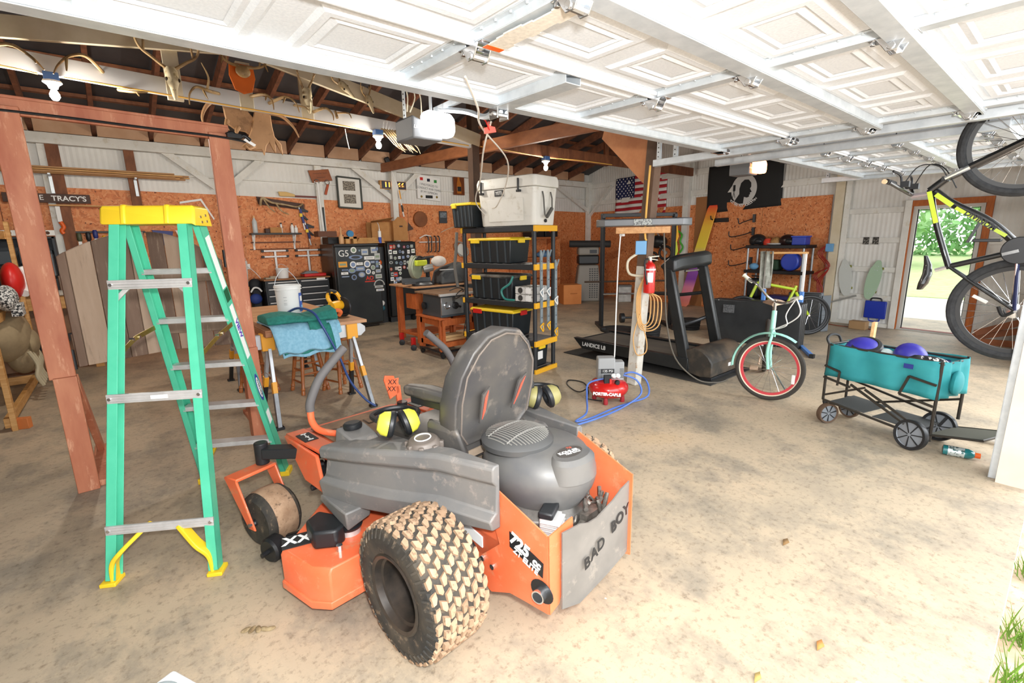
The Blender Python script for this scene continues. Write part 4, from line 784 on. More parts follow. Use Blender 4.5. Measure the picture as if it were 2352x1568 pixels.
sheet('side_fold', [(5.0, .875), (4.62, .88), (4.53, .86), (4.50, .80), (4.49, .77)], (1.50, 1.66), BLUQ, bt, o, .014, .01, .05)
gj = thing('green_blanket', 'dark green folded blanket on top of the pale blue one', 'blanket', (1.33, 4.75, .89)); o = gj.location
m = MB(o); secs = []
for i in range(9):
    x = 1.04+i*.073; zb = .888; w_ = .17+.02*math.sin(i*1.7); hh = .085+.02*math.sin(i*.9)+(.03 if i > 5 else 0); yc = 4.74-.012*i
    secs.append([(x, yc-w_, zb+.005), (x, yc-w_-.02, zb+.03), (x, yc-w_+.02, zb+hh*.8), (x, yc, zb+hh), (x, yc+w_, zb+hh*.7), (x, yc+w_+.02, zb+.02), (x, yc+w_, zb+.003)])
m.loft(secs); m.build('folded_body', GRNQ, gj, .02, seg=3, ang=60)
sheet('hanging_corner', [(4.62, .925), (4.50, .90), (4.46, .865), (4.445, .83)], (1.36, 1.52), GRNQ, gj, o, .01, .02)
m = MB((1.5, 4.45, .6)); m.tube(cat([(1.30, 4.95, .93), (1.36, 4.75, 1.0), (1.42, 4.52, .98), (1.46, 4.43, .87), (1.58, 4.40, .56), (1.66, 4.385, .30), (1.78, 4.36, .10), (1.87, 4.33, .012)], 6), .011, 8)
tag(m.build('air_hose', M('navy_hose', '2d4a86', .4)), 'navy blue hose draped over the folded blankets down to the floor', 'hose')
# white pail on the table
def pail(c, r, h, label, name='bucket', lid=False, rb=.88):
    t = thing(name, label, 'bucket', c); m = MB(); m.lathe([(r*rb, 0), (r*.98, h*.86), (r*.985, h*.87), (r*1.06, h*.875), (r*1.06, h*.89), (r*1.0, h*.895), (r*1.0, h*.935), (r*1.07, h*.94), (r*1.07, h*.965), (r*1.01, h*.97), (r*1.03, h), (r*.96, h), (r*.95, h*.6), (r*.8, h*.05)], (0, 0, 0), n=36); m.build('pail_body', M('white_pail', 'e9e9e7', .45), t)
    m = MB(); m.tube(cat([(-r*1.05, 0, h*.9), (-r*.7, .03, h*1.2), (0, .05, h*1.42), (r*.7, .03, h*1.2), (r*1.05, 0, h*.9)], 5), .003, 5); m.build('wire_handle', STEEL, t); return t
pt = pail((1.36, 5.0, .846), .118, .36, 'white five gallon bucket with blue printed label on the plywood table')
def onpail(t, a0, a1, z0, z1, r, mat, nm):
    m = MB(); n = 8; m.loft([[(r*math.cos(a0+(a1-a0)*k/n), r*math.sin(a0+(a1-a0)*k/n), z) for k in range(n+1)] for z in (z0, z1)], cap=False, closed=False); return m.build(nm, mat, t)
onpail(pt, -.95, -.1, .10, .28, .1175, M('blue_print', '3f63b8', .5), 'printed_label'); onpail(pt, -.85, -.45, .2, .25, .1182, LBL, 'label_mark'); onpail(pt, -.75, -.3, .13, .16, .1182, M('cyan_print', '8fc9e8', .5), 'label_mark')
for z, w in ((.27, .02), (.24, .03), (.215, .04), (.2, .035)): text('lettering', '---', M('grey_print', '55565a', .6), pt, Vector((1.30, 4.8985, .846+z-.02)), axes((1, -.35, 0), (0, 0, 1)), .03, .0002)
# yellow circular saw
cs = thing('circular_saw', 'yellow and black cordless saw at the right edge of the plywood table', 'power tool', (1.80, 4.92, .846), .5)
m = MB(); m.lathe([(.045, -.09), (.05, -.05), (.05, .05), (.04, .09)], (0, 0, .12), (1, 0, 0), 20); m.build('motor_body', M('tool_yellow', 'f0ae1e', .4), cs)
m = MB(); m.lathe([(.10, -.012), (.105, 0), (.10, .012)], (.06, -.02, .10), (1, 0, 0), 28); m.build('blade_guard', DARK, cs)
m = MB(); m.tube(cat([(-.05, .03, .14), (-.07, .05, .21), (-.02, .06, .26), (.05, .04, .24), (.06, .0, .17)], 5), [.02]*21, 10); m.build('handle', M('tool_yellow', 'f0ae1e', .4), cs)
m = MB(); m.tube(cat([(-.06, .055, .225), (-.02, .062, .265), (.045, .045, .25)], 5), .022, 10); m.build('grip', BLK, cs); m = MB(); m.box((.0, .0, .03), (.14, .22, .008)); m.box((-.06, .05, .10), (.07, .09, .07)); m.build('shoe_and_battery', BLK, cs, .006)
m = MB((1.75, 4.62, .97)); m.tube(cat([(1.62, 4.60, .93), (1.66, 4.57, .965), (1.70, 4.57, .945), (1.69, 4.60, .91)], 4), .02, 8); tag(m.build('work_glove', M('orange_glove', 'dd6a34', .7)), 'orange work glove tucked under the green blanket', 'glove')
# ================================================================ gear rack and workbench at the far left
rk = thing('gear_rack', 'raw pine gear rack cut off by the left edge', 'rack', (-.8, 6.9, 0)); o = rk.location
for x, y, z in ((-.75, 8.0, 1.9), (-.80, 6.02, 1.9), (-1.3, 8.0, 1.9), (-1.3, 6.02, 1.9)):
    m = MB(o); m.bar((x, y, 0), (x, y, z), .04, .09, (0, 1, 0)); m.build('upright', PINE, rk, .003)
for z in (.07, .95, 1.75):
    for xa, xb in ((-.765, -.815), (-1.3, -1.3)): m = MB(o); m.bar((xa-.03, 8.0, z), (xb-.03, 6.02, z), .04, .09); m.build('long_rail', PINE, rk, .003)
    m = MB(o); m.bar((-.77, 7.96, z), (-1.3, 7.96, z), .04, .09); m.build('cross_rail', PINE, rk, .003)
m = MB(o); m.bar((-.82, 6.05, .05), (-.70, 6.0, .05), .06, .10); m.build('end_block', M('orange_pine', 'c9753d', .6), rk, .003)
TAN = M('tan_canvas', '9c8a6b', .85, 0, '86755a', 5, bump=.2); OLV = M('dark_olive_cloth', '3a3a2c', .85, 0, '2b2b22', 6)
bp = thing('backpack', 'tan canvas pack with hanging straps on the pine rack', 'backpack', (-.78, 7.1, .35)); o = bp.location
m = MB(o); m.ell((-.86, 7.15, .72), (.2, .42, .28), 20, 12); m.ell((-.78, 7.25, .50), (.13, .30, .22), 18, 10); m.build('pack_body', TAN, bp)
m = MB(o); m.ell((-.68, 7.2, .62), (.06, .2, .13), 16, 10); m.build('front_pocket', TAN, bp)
for k in range(5):
    m = MB(o); y = 6.95+.12*k; m.tube(cat([(-.7, y, .55), (-.66, y+.03, .40), (-.68, y+.02, .28), (-.65, y+.05, .17)], 4), .018, 6); m.build('strap', M('pale_strap', 'b8ad92', .8), bp)
hm = thing('red_white_cap', 'red and white padded helmet bag on the pine rack', 'helmet', (-.66, 7.3, 1.22)); o = hm.location
m = MB(o); m.ell((-.73, 7.3, 1.27), (.09, .19, .19), 22, 14, R=Matrix.Rotation(.5, 3, 'X')); m.build('shell', RED, hm); m = MB(o); m.tube(cat([(-.675, 7.46, 1.40), (-.64, 7.46, 1.30), (-.64, 7.38, 1.19), (-.66, 7.26, 1.13)], 5), .042, 8); m.build('white_band', LBL, hm)
m = MB((-.9, 7.1, 1.3)); m.ell((-1.05, 7.1, 1.28), (.2, .35, .25), 18, 10); tag(m.build('olive_bundle', OLV), 'dark olive cloth bundle behind the red helmet', 'bundle')
m = MB((-.8, 6.8, 1.1)); m.ell((-.76, 6.85, 1.12), (.09, .22, .13), 18, 10); m.box((-.70, 6.9, 1.0), (.08, .25, .12)); tag(m.build('checked_cloth', M('checked_cloth', '26282b', .8, 0, 'd8d8d5', 60, lo=.48, hi=.52)), 'black and white checked cloth hanging at the left edge', 'cloth')
wb = thing('workbench', 'pine workbench along the back wall behind the gear rack', 'workbench', (-.9, 8.9, 0)); o = wb.location
m = MB(o); m.bb((-2.2, 8.45, .93), (-.15, 9.38, .98)); m.build('bench_top', PINE, wb, .003)
m = MB(o); m.bb((-2.2, 8.45, .83), (-.15, 8.49, .93)); m.build('apron', PINE, wb, .003)
m = MB(o); m.bb((-2.1, 8.6, .05), (-.2, 8.63, .83)); m.build('back_panel', M('brown_panel', '8b6a50', .7, 0, '735540', 4), wb)
for x in (-.2, -2.1): m = MB(o); m.bb((x-.045, 8.5, 0), (x+.045, 8.58, .83)); m.build('leg', PINE, wb, .003)
m = MB(o); m.bar((-.9, 8.56, .30), (-.2, 8.56, .52), .04, .09); m.build('brace', DARK, wb)
cb = thing('tool_cabinet', 'dark open tool cabinet on the pine workbench', 'cabinet', (-.75, 9.1, .98)); o = cb.location
m = MB(o); m.bb((-1.2, 9.33, .985), (-.42, 9.37, 1.75)); m.bb((-1.2, 9.0, .985), (-1.17, 9.36, 1.75)); m.bb((-.45, 9.0, .985), (-.42, 9.36, 1.75)); m.bb((-1.2, 9.0, 1.72), (-.42, 9.36, 1.75)); m.bb((-1.2, 9.02, 1.36), (-.42, 9.36, 1.38)); m.build('case', M('dark_slate', '2a2f35', .5, .2), cb, .004)
for x in (-.95, -.72, -.55): 
    for z in (1.02, 1.40): m = MB(o); m.bb((x-.08, 9.1, z), (x+.08, 9.3, z+.17)); m.build('bin', M('slate_bin', '3c444c', .5), cb, .006)
m = MB((-.8, 8.95, 1.8)); m.bb((-1.2, 8.95, 1.76), (-.40, 8.99, 1.83)); hb = tag(m.build('holed_strip', WHT, bev=.003), 'white strip with a row of round holes above the dark tool cabinet', 'rack strip')
m = MB((-.8, 8.95, 1.8))
for k in range(8): m.cyl((-1.1+.09*k, 8.945, 1.795), (-1.1+.09*k, 8.952, 1.795), .022, 14)
m.build('holes', M('hole_brown', '5a3a2a', .8), hb)
m = MB((-.5, 8.7, .99)); m.ell((-.5, 8.75, 1.0), (.16, .1, .05), 16, 8, zmin=-.3); tag(m.build('white_rag', M('white_rag', 'cfcac0', .9, bump=.3, col2='b9b4aa')), 'crumpled white rag on the pine workbench', 'rag')
# paving: things lying on the floor near the camera
m = MB((.27, 2.03, 0)); random.seed(11)
for k in range(5): a = Vector((.24+.02*k, 2.06-.015*k, .008)); m.ell(a, (.022, .012, .007), 8, 5, R=Matrix.Rotation(k*.7, 3, 'Z'))
tag(m.build('dry_leaf', M('dry_brown_leaf', '6e5a3e', .9, 0, 'a4926f', 30)), 'curled dry leaf on the floor before the green ladder', 'leaf')
# ================================================================ things along the back wall (y = 9.4)
YB = 9.41
def wallbox(name, x0, x1, z0, z1, d, mat, label=None, cat_=None, parent=None, bev=.003, y=YB, group=None):
    m = MB(parent.location if parent else ((x0+x1)/2, y, (z0+z1)/2)); m.bb((x0, y-d, z0), (x1, y, z1)); o = m.build(name, mat, parent, bev)
    return tag(o, label, cat_, group) if label else o
BROWNB = M('dark_brown_board', '4d2f22', .6, 0, '3f261b', 4, (1, 6, 6))
t = thing('name_sign', 'dark brown sign board with white letters TRACY\'S above the level', 'sign', (-.35, YB, 2.2)); o = t.location
m = MB(o); m.bb((-.85, YB-.12, 2.205), (.03, YB-.095, 2.325)); m.build('board', BROWNB, t, .003)
text('lettering', 'TRACY\'S', LBL, t, (-.195, YB-.122, 2.262), BACK, .095, .001, bold=.002); text('lettering', 'E', LBL, t, (-.475, YB-.122, 2.268), BACK, .095, .001)
m = MB(o); m.bb((-.42, YB-.14, 2.165), (.60, YB-.02, 2.182)); m.build('ledge', PINE, t)
random.seed(5)
for k in range(9):
    z = 2.585+.024*(k % 3)+.002*k; x0 = -1.4+random.uniform(0, .2); x1 = 1.0+random.uniform(0, .28); y = YB-.12-.055*(k//3)
    m = MB((0, y, z)); m.bb((x0, y-.045, z), (x1, y, z+.02)); tag(m.build('lumber_strip', PINE if k % 2 else M('tan_lumber', 'b98a58', .6, 0, 'a8794a', 4, (1, 8, 8)), bev=.002), 'thin pine strip in the lumber pile above the name sign', 'lumber', 'lumber strips on the wall brackets')
for x, l in ((-.345, 'left'), (.58, 'right')):
    m = MB((x, YB, 2.4)); m.bb((x-.02, YB-.10, 2.33), (x+.02, YB-.075, 2.56)); m.bb((x-.015, YB-.30, 2.56), (x+.015, YB-.08, 2.58)); tag(m.build('lumber_bracket', STEEL, bev=.003), 'silver bracket under the lumber strips, %s one' % l, 'bracket')
t = thing('spirit_level', 'white and orange tool hanging on the brown stud under the name sign', 'level', (-.335, YB, 1.95)); o = t.location
m = MB(o); m.bb((-.36, YB-.12, 1.95), (-.31, YB-.09, 2.16)); m.build('white_blade', LBL, t, .003); m = MB(o); m.tube(cat([(-.335, YB-.12, 1.95), (-.31, YB-.125, 1.88), (-.34, YB-.125, 1.83), (-.325, YB-.12, 1.79)], 4), .025, 8); m.build('orange_grip', ORG, t)
wallbox('tool_rail', -.28, .60, 1.80, 1.825, .05, BLK, 'black tool rail on the strand board behind the ladder', 'rail')
for x0, x1, z0, z1, mt, nm, lb in ((-.20, -.14, 1.66, 1.80, 'olive', 'drill', 'olive and black drill with a white tag hanging on the tool rail'), (-.1, -.04, 1.67, 1.79, 'dark', 'drill', 'dark grinder hanging second on the tool rail'), (-.02, .04, 1.70, 1.92, 'blue', 'driver', 'blue and white driver hanging on the tool rail'), (.06, .15, 1.62, 1.70, 'yel', 'drill', 'yellow drill hanging at the right of the tool rail')):
    t = thing('hanging_drill', lb, 'drill', ((x0+x1)/2, YB-.08, (z0+z1)/2)); o = t.location; c = (x0+x1)/2
    m = MB(o); m.lathe([(.018, 0), (.03, .02), (.03, .10), (.02, .12)], (c, YB-.09, z0+.02), (0, 0, 1), 14); m.build('body', {'olive': M('olive_tool', '4c5238', .5), 'dark': DARK, 'blue': M('blue_tool', '26327a', .45), 'yel': M('tool_yellow', 'f0ae1e', .4)}[mt], t)
    m = MB(o); m.bb((c-.02, YB-.12, z0-.04), (c+.02, YB-.08, z0+.02)); m.build('battery', LBL if mt in ('olive', 'blue') else BLK, t, .004)
for x0, x1, mt, lb in ((.42, .58, DARK, 'grey nail gun on the tool rail behind the ladder cap'), (.68, .95, M('blue_tool', '26327a', .45), 'blue and white square tool hanging right of the tool rail'), (.98, 1.05, LBL, 'silver hand saw hanging behind the right ladder rail')):
    m = MB((x0, YB, 1.8)); m.prism([(x0, YB-.06, 1.84), (x1, YB-.06, 1.82), (x1-.02, YB-.06, 1.72), ((x0+x1)/2, YB-.06, 1.60), (x0+.03, YB-.06, 1.74)], (0, .03, 0)); tag(m.build('hand_tool', mt, bev=.004), lb, 'tool')
m = MB((1.3, YB, 2.2)); m.prism([(1.10, YB-.03, 2.275), (1.40, YB-.03, 2.335), (1.55, YB-.03, 2.02), (1.535, YB-.03, 2.00), (1.385, YB-.03, 2.30), (1.10, YB-.03, 2.245)], (0, .004, 0)); tag(m.build('framing_square', LBL), 'white framing square hung above the ladder cap', 'square')
# bucket on its wooden stand left of the tall post
t = thing('wooden_stand', 'rough pine stand carrying a bucket beside the whitewashed post', 'stand', (1.62, 9.1, 0)); o = t.location
m = MB(o); m.bb((1.55, 9.0, .84), (1.85, 9.24, .90)); m.build('stand_top', PINE, t, .003); m = MB(o); m.bb((1.60, 9.04, 0), (1.80, 9.2, .84)); m.build('stand_leg', PINE, t, .003)
pail((1.78, 9.12, .905), .105, .42, 'white bucket on the pine stand beside the gate post', rb=.8)
m = MB((1.7, 9.0, .9)); m.ell((1.72, 8.99, .92), (.07, .05, .035), 12, 8); tag(m.build('sanding_block', SHG), 'yellow tool on the pine stand below the white bucket', 'tool')
# plaque with antler
t = thing('antler_plaque', 'dark plaque with a long mounted antler high on the strand board', 'trophy', (2.62, YB, 2.3)); o = t.location
m = MB(o); m.prism([(2.22, YB-.03, 2.40), (3.00, YB-.03, 2.30), (3.0, YB-.03, 2.19), (2.24, YB-.03, 2.27)], (0, .03, 0)); m.build('plaque', BROWNB, t, .004)
HORN = M('antler_bone', 'b9a37f', .55, 0, '8f7652', 9); m = MB(o)
m.tube(cat([(2.25, YB-.1, 2.25), (2.28, YB-.16, 2.37), (2.42, YB-.14, 2.30), (2.65, YB-.12, 2.27), (2.85, YB-.10, 2.24), (2.97, YB-.05, 2.30)], 6), [.02]*6+[.018]*12+[.014]*13, 8); m.build('antler', HORN, t)
for a, b, c in (((2.30, YB-.15, 2.35), (2.36, YB-.2, 2.22), (2.45, YB-.2, 2.13)), ((2.5, YB-.13, 2.28), (2.56, YB-.18, 2.16), (2.68, YB-.17, 2.10))): m = MB(o); m.tube(cat([a, b, c], 5), [.014]*5+[.010]*5+[.004], 6); m.build('tine', HORN, t)
t = thing('wrapped_pole', 'cloth bag with a red brown handle lying on top of the strand board', 'pole', (2.9, YB, 2.45)); o = t.location
m = MB(o); m.prism([(2.58, YB-.04, 2.50), (2.72, YB-.04, 2.50), (2.86, YB-.04, 2.46), (2.86, YB-.04, 2.42), (2.60, YB-.04, 2.42)], (0, .035, 0)); m.build('cloth_end', M('straw_cloth', 'd9b678', .8), t, .01); m = MB(o); m.bb((2.86, YB-.04, 2.415), (3.25, YB-.015, 2.445)); m.build('handle', M('mahogany', '6b2a1c', .5), t)
# wall shelf with bottles
t = thing('wall_shelf', 'narrow black wall shelf on white brackets with bottles on it', 'shelf', (2.45, YB, 1.77)); o = t.location
m = MB(o); m.bb((2.04, YB-.16, 1.755), (2.87, YB, 1.785)); m.build('board', BLK, t, .002)
for x in (2.09, 2.76): m = MB(o); m.bb((x-.015, YB-.02, 1.50), (x+.015, YB, 1.755)); m.bar((x, YB-.01, 1.55), (x, YB-.14, 1.75), .02, .012); m.build('bracket', LBL, t)
m = MB(o); m.bb((2.05, YB-.02, 1.615), (2.87, YB, 1.635)); m.build('lower_rod', M('brown_rod', '6a3a20', .6), t)
def bottle(x, z, r, h, mat, label, capm=BLK, y=YB-.08, neck=.4):
    t = thing('bottle', label, 'bottle', (x, y, z)); m = MB(); m.lathe([(r*.9, 0), (r, .01), (r, h*.65), (r*neck, h*.82), (r*neck, h*.88)], (0, 0, 0), n=16); m.build('body', mat, t); m = MB(); m.lathe([(r*neck*1.2, h*.87), (r*neck*1.1, h), (.002, h)], (0, 0, 0), n=14); m.build('cap', capm, t); return t
CLRP = M('frosted_plastic', 'cfd6d8', .3, alpha=.85)
bottle(2.125, 1.786, .04, .29, CLRP, 'tall clear spray bottle at the left end of the black wall shelf', M('tan_cap', 'd8a878', .5)); bottle(2.55, 1.786, .017, .175, LBL, 'slim white tube right of the small box on the wall shelf', neck=.9)
bottle(2.735, 1.786, .03, .17, LBL, 'white bottle with a dark cap on the right of the wall shelf'); bottle(2.80, 1.786, .028, .13, LBL, 'short white bottle at the right end of the wall shelf', LBL)
wallbox('small_box', 2.35, 2.54, 1.786, 1.88, .12, CARD, 'small brown box in the middle of the wall shelf', 'box', y=YB-.02); wallbox('dark_box', 2.28, 2.35, 1.786, 1.86, .1, BROWNB, 'tiny dark box left of the small brown box on the wall shelf', 'box', y=YB-.02)
wallbox('thin_batten', 2.02, 3.02, 1.50, 1.515, .015, M('brown_rod', '6a3a20', .6), 'thin dark batten under the wall shelf', 'batten')
# clamps
for (a, b, c), mt, lb in (((2.90, 2.26, 0), M('blue_tool', '26327a', .45), 'blue and black quick clamp with a yellow trigger, upper one'), ((2.98, 1.98, 0), M('navy_bar', '23306b', .45), 'dark blue quick clamp with spread jaws, lower one')):
    t = thing('quick_clamp', lb+' right of the wall shelf', 'clamp', (a, YB, b)); o = t.location
    m = MB(o); m.bar((a, YB-.03, b), (a+.07, YB-.03, b-.42), .018, .01); m.build('bar', STEEL, t); m = MB(o); m.bar((a+.02, YB-.04, b-.05), (a+.06, YB-.04, b-.30), .04, .03, (0, 1, 0)); m.build('body', mt, t, .006)
    m = MB(o); m.prism([(a+.02, YB-.05, b-.02), (a+.16, YB-.05, b-.08), (a+.15, YB-.05, b-.11), (a+.03, YB-.05, b-.10)], (0, .03, 0)); m.prism([(a+.05, YB-.05, b-.14), (a+.15, YB-.05, b-.24), (a+.12, YB-.05, b-.25), (a+.04, YB-.05, b-.19)], (0, .03, 0)); m.build('jaws', BLK, t, .004); m = MB(o); m.box((a+.02, YB-.05, b-.16), (.05, .02, .06)); m.build('trigger', YEL, t, .004)
# roller supports
for x, l in ((2.41, 'left one'), (2.98, 'right one')):
    t = thing('work_support', 'silver T shaped work support with black tips on the strand board, '+l, 'work support', (x, YB, 1.2)); o = t.location
    for z in (1.475, 1.375):
        m = MB(o); m.bb((x-.19, YB-.05, z-.014), (x+.19, YB-.02, z+.014)); r_ = m.build('arm', ALU, t, .003)
        for s in (-1, 1): m = MB(o); m.bb((x+s*.205-.022, YB-.055, z-.02), (x+s*.205+.022, YB-.015, z+.02)); m.build('tip', BLK, r_, .004)
    m = MB(o); m.bb((x-.018, YB-.045, .98), (x+.018, YB-.025, 1.475)); m.build('stem', ALU, t, .003)
# tool chest
t = thing('tool_chest', 'black two column tool chest with silver drawer pulls against the back wall', 'tool chest', (2.62, 9.1, 0)); o = t.location; CH = M('chest_black', '23262a', .4, .2)
m = MB(o); m.bb((2.08, 8.92, .12), (3.16, 9.37, .98)); m.build('cabinet_body', CH, t, .004); m = MB(o); m.bb((2.06, 8.90, .98), (3.18, 9.38, 1.005)); m.build('wooden_top', M('chest_top_wood', '9c6a42', .6, 0, '86572f', 5), t, .003)
for cx0, cx1 in ((2.10, 2.60), (2.64, 3.14)):
    for k in range(7):
        z1 = .965-.115*k; m = MB(o); m.bb((cx0, 8.905, z1-.108), (cx1, 8.925, z1)); d_ = m.build('drawer', CH, t, .002); m = MB(o); m.bb((cx0+.02, 8.888, z1-.028), (cx1-.02, 8.906, z1-.012)); m.build('pull', ALU, d_, .002)
for x in (2.15, 3.09): m = MB(o); m.lathe([(.03, -.02), (.05, -.015), (.05, .015), (.03, .02)], (x, 8.98, .05), (1, 0, 0), 16); m.bb((x-.03, 8.95, .07), (x+.03, 9.01, .12)); m.build('caster', BLK, t)
m = MB(o); m.bb((2.93, 8.886, .955), (3.08, 8.906, .985)); m.build('brand_plate', LBL, t)
pail((2.42, 9.10, 1.006), .105, .17, 'small square white pail on the black tool chest')
t = thing('tool_case', 'red tool case with a grey tool on the black tool chest', 'case', (2.97, 9.12, 1.006)); o = t.location; m = MB(o); m.bb((2.76, 9.0, 1.006), (3.15, 9.25, 1.06)); m.build('case_body', RED, t, .012); m = MB(o); m.prism([(2.72, 9.0, 1.06), (2.82, 9.0, 1.11), (2.98, 9.0, 1.10), (3.02, 9.0, 1.06)], (0, .15, 0)); m.build('grey_tool', M('grey_tool', '6d7276', .5), t, .008)
m = MB((2.2, 9.1, 1.006)); m.bb((2.12, 9.0, 1.006), (2.28, 9.15, 1.03)); m.bb((2.2, 9.02, 1.03), (2.3, 9.12, 1.05)); tag(m.build('notebook', M('worn_paper', 'a79a86', .8)), 'pale papers at the left of the tool chest top', 'papers')
wallbox('blue_board', 3.20, 3.27, .3, 1.05, .03, M('sky_blue_board', '5f86cf', .6), 'pale blue board between the tool chest and the stickered refrigerator', 'board', y=8.9)
t = thing('hanging_bag', 'black and navy tool bag hanging left of the tool chest', 'bag', (1.98, 9.15, .7)); o = t.location; m = MB(o); m.ell((1.98, 9.2, .90), (.11, .10, .12), 16, 10); m.bb((1.91, 9.12, .42), (2.05, 9.28, .85)); m.build('bag_body', M('bag_black', '1a1c22', .7), t, .02); m = MB(o); m.ell((1.95, 9.1, .68), (.10, .07, .09), 14, 10); m.build('navy_pocket', M('bag_navy', '23397f', .7), t); m = MB(o); m.tube(cat([(1.88, 9.08, .80), (1.93, 9.06, .87), (2.0, 9.07, .86), (2.05, 9.08, .80)], 4), .015, 6); m.build('white_strap', LBL, t)
m = MB((2.03, 9.3, 1.2)); m.tube(cat([(1.93, 9.36, 1.23), (1.98, 9.34, 1.18), (2.05, 9.33, 1.10), (2.12, 9.34, 1.0)], 5), .006, 6); m.box((1.955, 9.38, 1.22), (.05, .03, .09)); tag(m.build('wall_outlet', LBL), 'white outlet and cord left of the work supports', 'outlet')
# refrigerators
FR1 = M('fridge_black', '22262a', .32, .1, '2a2f30', 3); FRS = M('fridge_side', '2c2622', .3)  # brown cast of the side colour is a painted-in reflection
random.seed(21)
STK = [LBL, M('sticker_grey', 'b9bcbb', .6), M('sticker_blue', '7f93b8', .6), M('sticker_dark', '3a3d40', .6), M('sticker_green', '8a9c86', .6)]; STR = M('sticker_red', 'd23a28', .6); STO = M('sticker_orange', 'e8a23a', .6)
def sticker(par, o, kind, x, z, w, h, y, mat, txt=None):
    m = MB(o)
    if kind == 'o': m.prism([(x+w/2*math.cos(a), y, z+h/2*math.sin(a)) for a in [2*PI*k/20 for k in range(20)]], (0, .002, 0))
    else: m.bb((x-w/2, y, z-h/2), (x+w/2, y+.002, z+h/2))
    s = m.build('sticker', mat, par)
    if txt: text('lettering', txt, BLK, s, (x, y-.0008, z), BACK, h*.7, .0003, sx=min(1, w/(h*.5*len(txt))), o=o)
    elif kind == 'o':
        m = MB(o); m.prism([(x+w*.33*math.cos(a), y-.0008, z+h*.33*math.sin(a)) for a in [2*PI*k/16 for k in range(16)]], (0, .0006, 0)); m.build('sticker_mark', random.choice(STK[1:]), s)
    else: m = MB(o); m.bb((x-w*.35, y-.0008, z-h*.18), (x+w*.35, y, z+h*.18)); m.build('sticker_mark', random.choice(STK[1:]), s)
t = thing('refrigerator', 'large black refrigerator with its door covered in stickers', 'refrigerator', (3.65, 9.0, 0)); o = t.location
m = MB(o); m.bb((3.20, 8.72, .05), (4.06, 9.36, 1.57)); m.bb((3.25, 8.76, 0), (4.0, 9.3, .05)); m.build('cabinet', FRS, t, .01); m = MB(o); m.bb((3.21, 8.635, .08), (4.05, 8.715, 1.53)); dr = m.build('door', FR1, t, .02)
m = MB(o); m.bb((3.21, 8.66, 1.535), (4.05, 8.72, 1.57)); m.build('top_trim', BLK, t, .004)
yd = 8.632; text('sticker', 'G5', LBL, dr, (3.36, yd, 1.40), BACK, .16, .001, o=o)
L1 = [('o', 3.55, 1.46, .11, .11), ('r', 3.66, 1.45, .03, .03), ('o', 3.58, 1.33, .26, .08), ('r', 3.76, 1.42, .13, .11), ('r', 3.94, 1.45, .12, .11), ('o', 4.0, 1.47, .05, .07), ('r', 3.84, 1.31, .20, .06), ('r', 4.0, 1.33, .11, .12), ('o', 3.52, 1.20, .12, .12), ('r', 3.645, 1.21, .12, .05, 'YETI'), ('o', 3.79, 1.20, .13, .13), ('r', 3.9, 1.23, .08, .04), ('o', 3.90, 1.13, .09, .09), ('r', 3.985, 1.19, .05, .12), ('r', 4.035, 1.2, .03, .05),
      ('o', 3.49, 1.09, .14, .09), ('r', 3.65, 1.12, .17, .08), ('r', 3.35, 1.05, .13, .045, 'YETI'), ('r', 3.36, 1.11, .11, .025), ('o', 3.8, 1.06, .10, .10), ('o', 3.67, 1.01, .13, .10), ('o', 3.90, 1.03, .06, .06), ('r', 4.0, 1.06, .1, .06), ('o', 3.52, .97, .10, .10), ('r', 4.0, .96, .13, .08), ('r', 4.01, .70, .16, .04), ('r', 3.36, .99, .14, .02)]
for q in L1: sticker(dr, o, q[0], q[1], q[2], q[3], q[4], yd, random.choice(STK[:3]) if len(q) < 6 else LBL, q[5] if len(q) > 5 else None)
sticker(dr, o, 'r', 3.33, 1.21, .16, .10, yd, STO); text('sticker', 'AO', STR, dr, (3.82, yd, .935), BACK, .10, .001, o=o, bold=.003); m = MB(o); m.bb((3.72, yd, .865), (3.92, yd+.002, .885)); m.build('sticker', STR, dr)
m = MB(o); m.ring((4.02, yd, .80), (0, 1, 0), .10, .012, 18, 6, 0, PI) if False else m.tube([(4.0+.10*math.cos(a), yd, .79+.10*math.sin(a)) for a in [PI*k/14 for k in range(15)]], .012, 6); m.build('sticker', STK[1], dr); sticker(dr, o, 'r', 4.0-.01, .765, .17, .045, yd, STK[1], 'Gladiator')
t = thing('refrigerator', 'narrower black refrigerator with red and white stickers, right of the larger one', 'refrigerator', (4.6, 9.0, 0)); o = t.location
m = MB(o); m.bb((4.30, 8.90, .10), (4.92, 9.24, 1.60)); m.build('cabinet', FRS, t, .01); m = MB(o); m.bb((4.30, 8.80, .12), (4.92, 8.89, 1.59)); dr = m.build('door', M('fridge_gloss_black', '16181a', .25), t, .015)
yd = 8.797
for r in range(7):
    for k in range(6):
        if r > 4 and k > 2: continue
        x = 4.36+.095*k+random.uniform(-.02, .02); z = 1.50-.105*r+random.uniform(-.015, .015); kd = random.choice('orro')
        sticker(dr, o, kd, x, z, random.uniform(.05, .085), random.uniform(.05, .085), yd, random.choice(STK[:3]+[STK[0]]+([STR] if r in (0, 4, 5) else [])))
sticker(dr, o, 'r', 4.42, .80, .07, .10, yd, LBL); sticker(dr, o, 'r', 4.44, .84, .05, .04, yd, STR)
m = MB(o); m.lathe([(.03, -.02), (.06, -.015), (.06, .015), (.03, .02)], (4.80, 8.84, .06), (1, .3, 0), 18); m.build('caster', BLK, t); m = MB(o); m.bb((4.32, 8.9, 0), (4.9, 9.2, .1)); m.build('base', BLK, t)
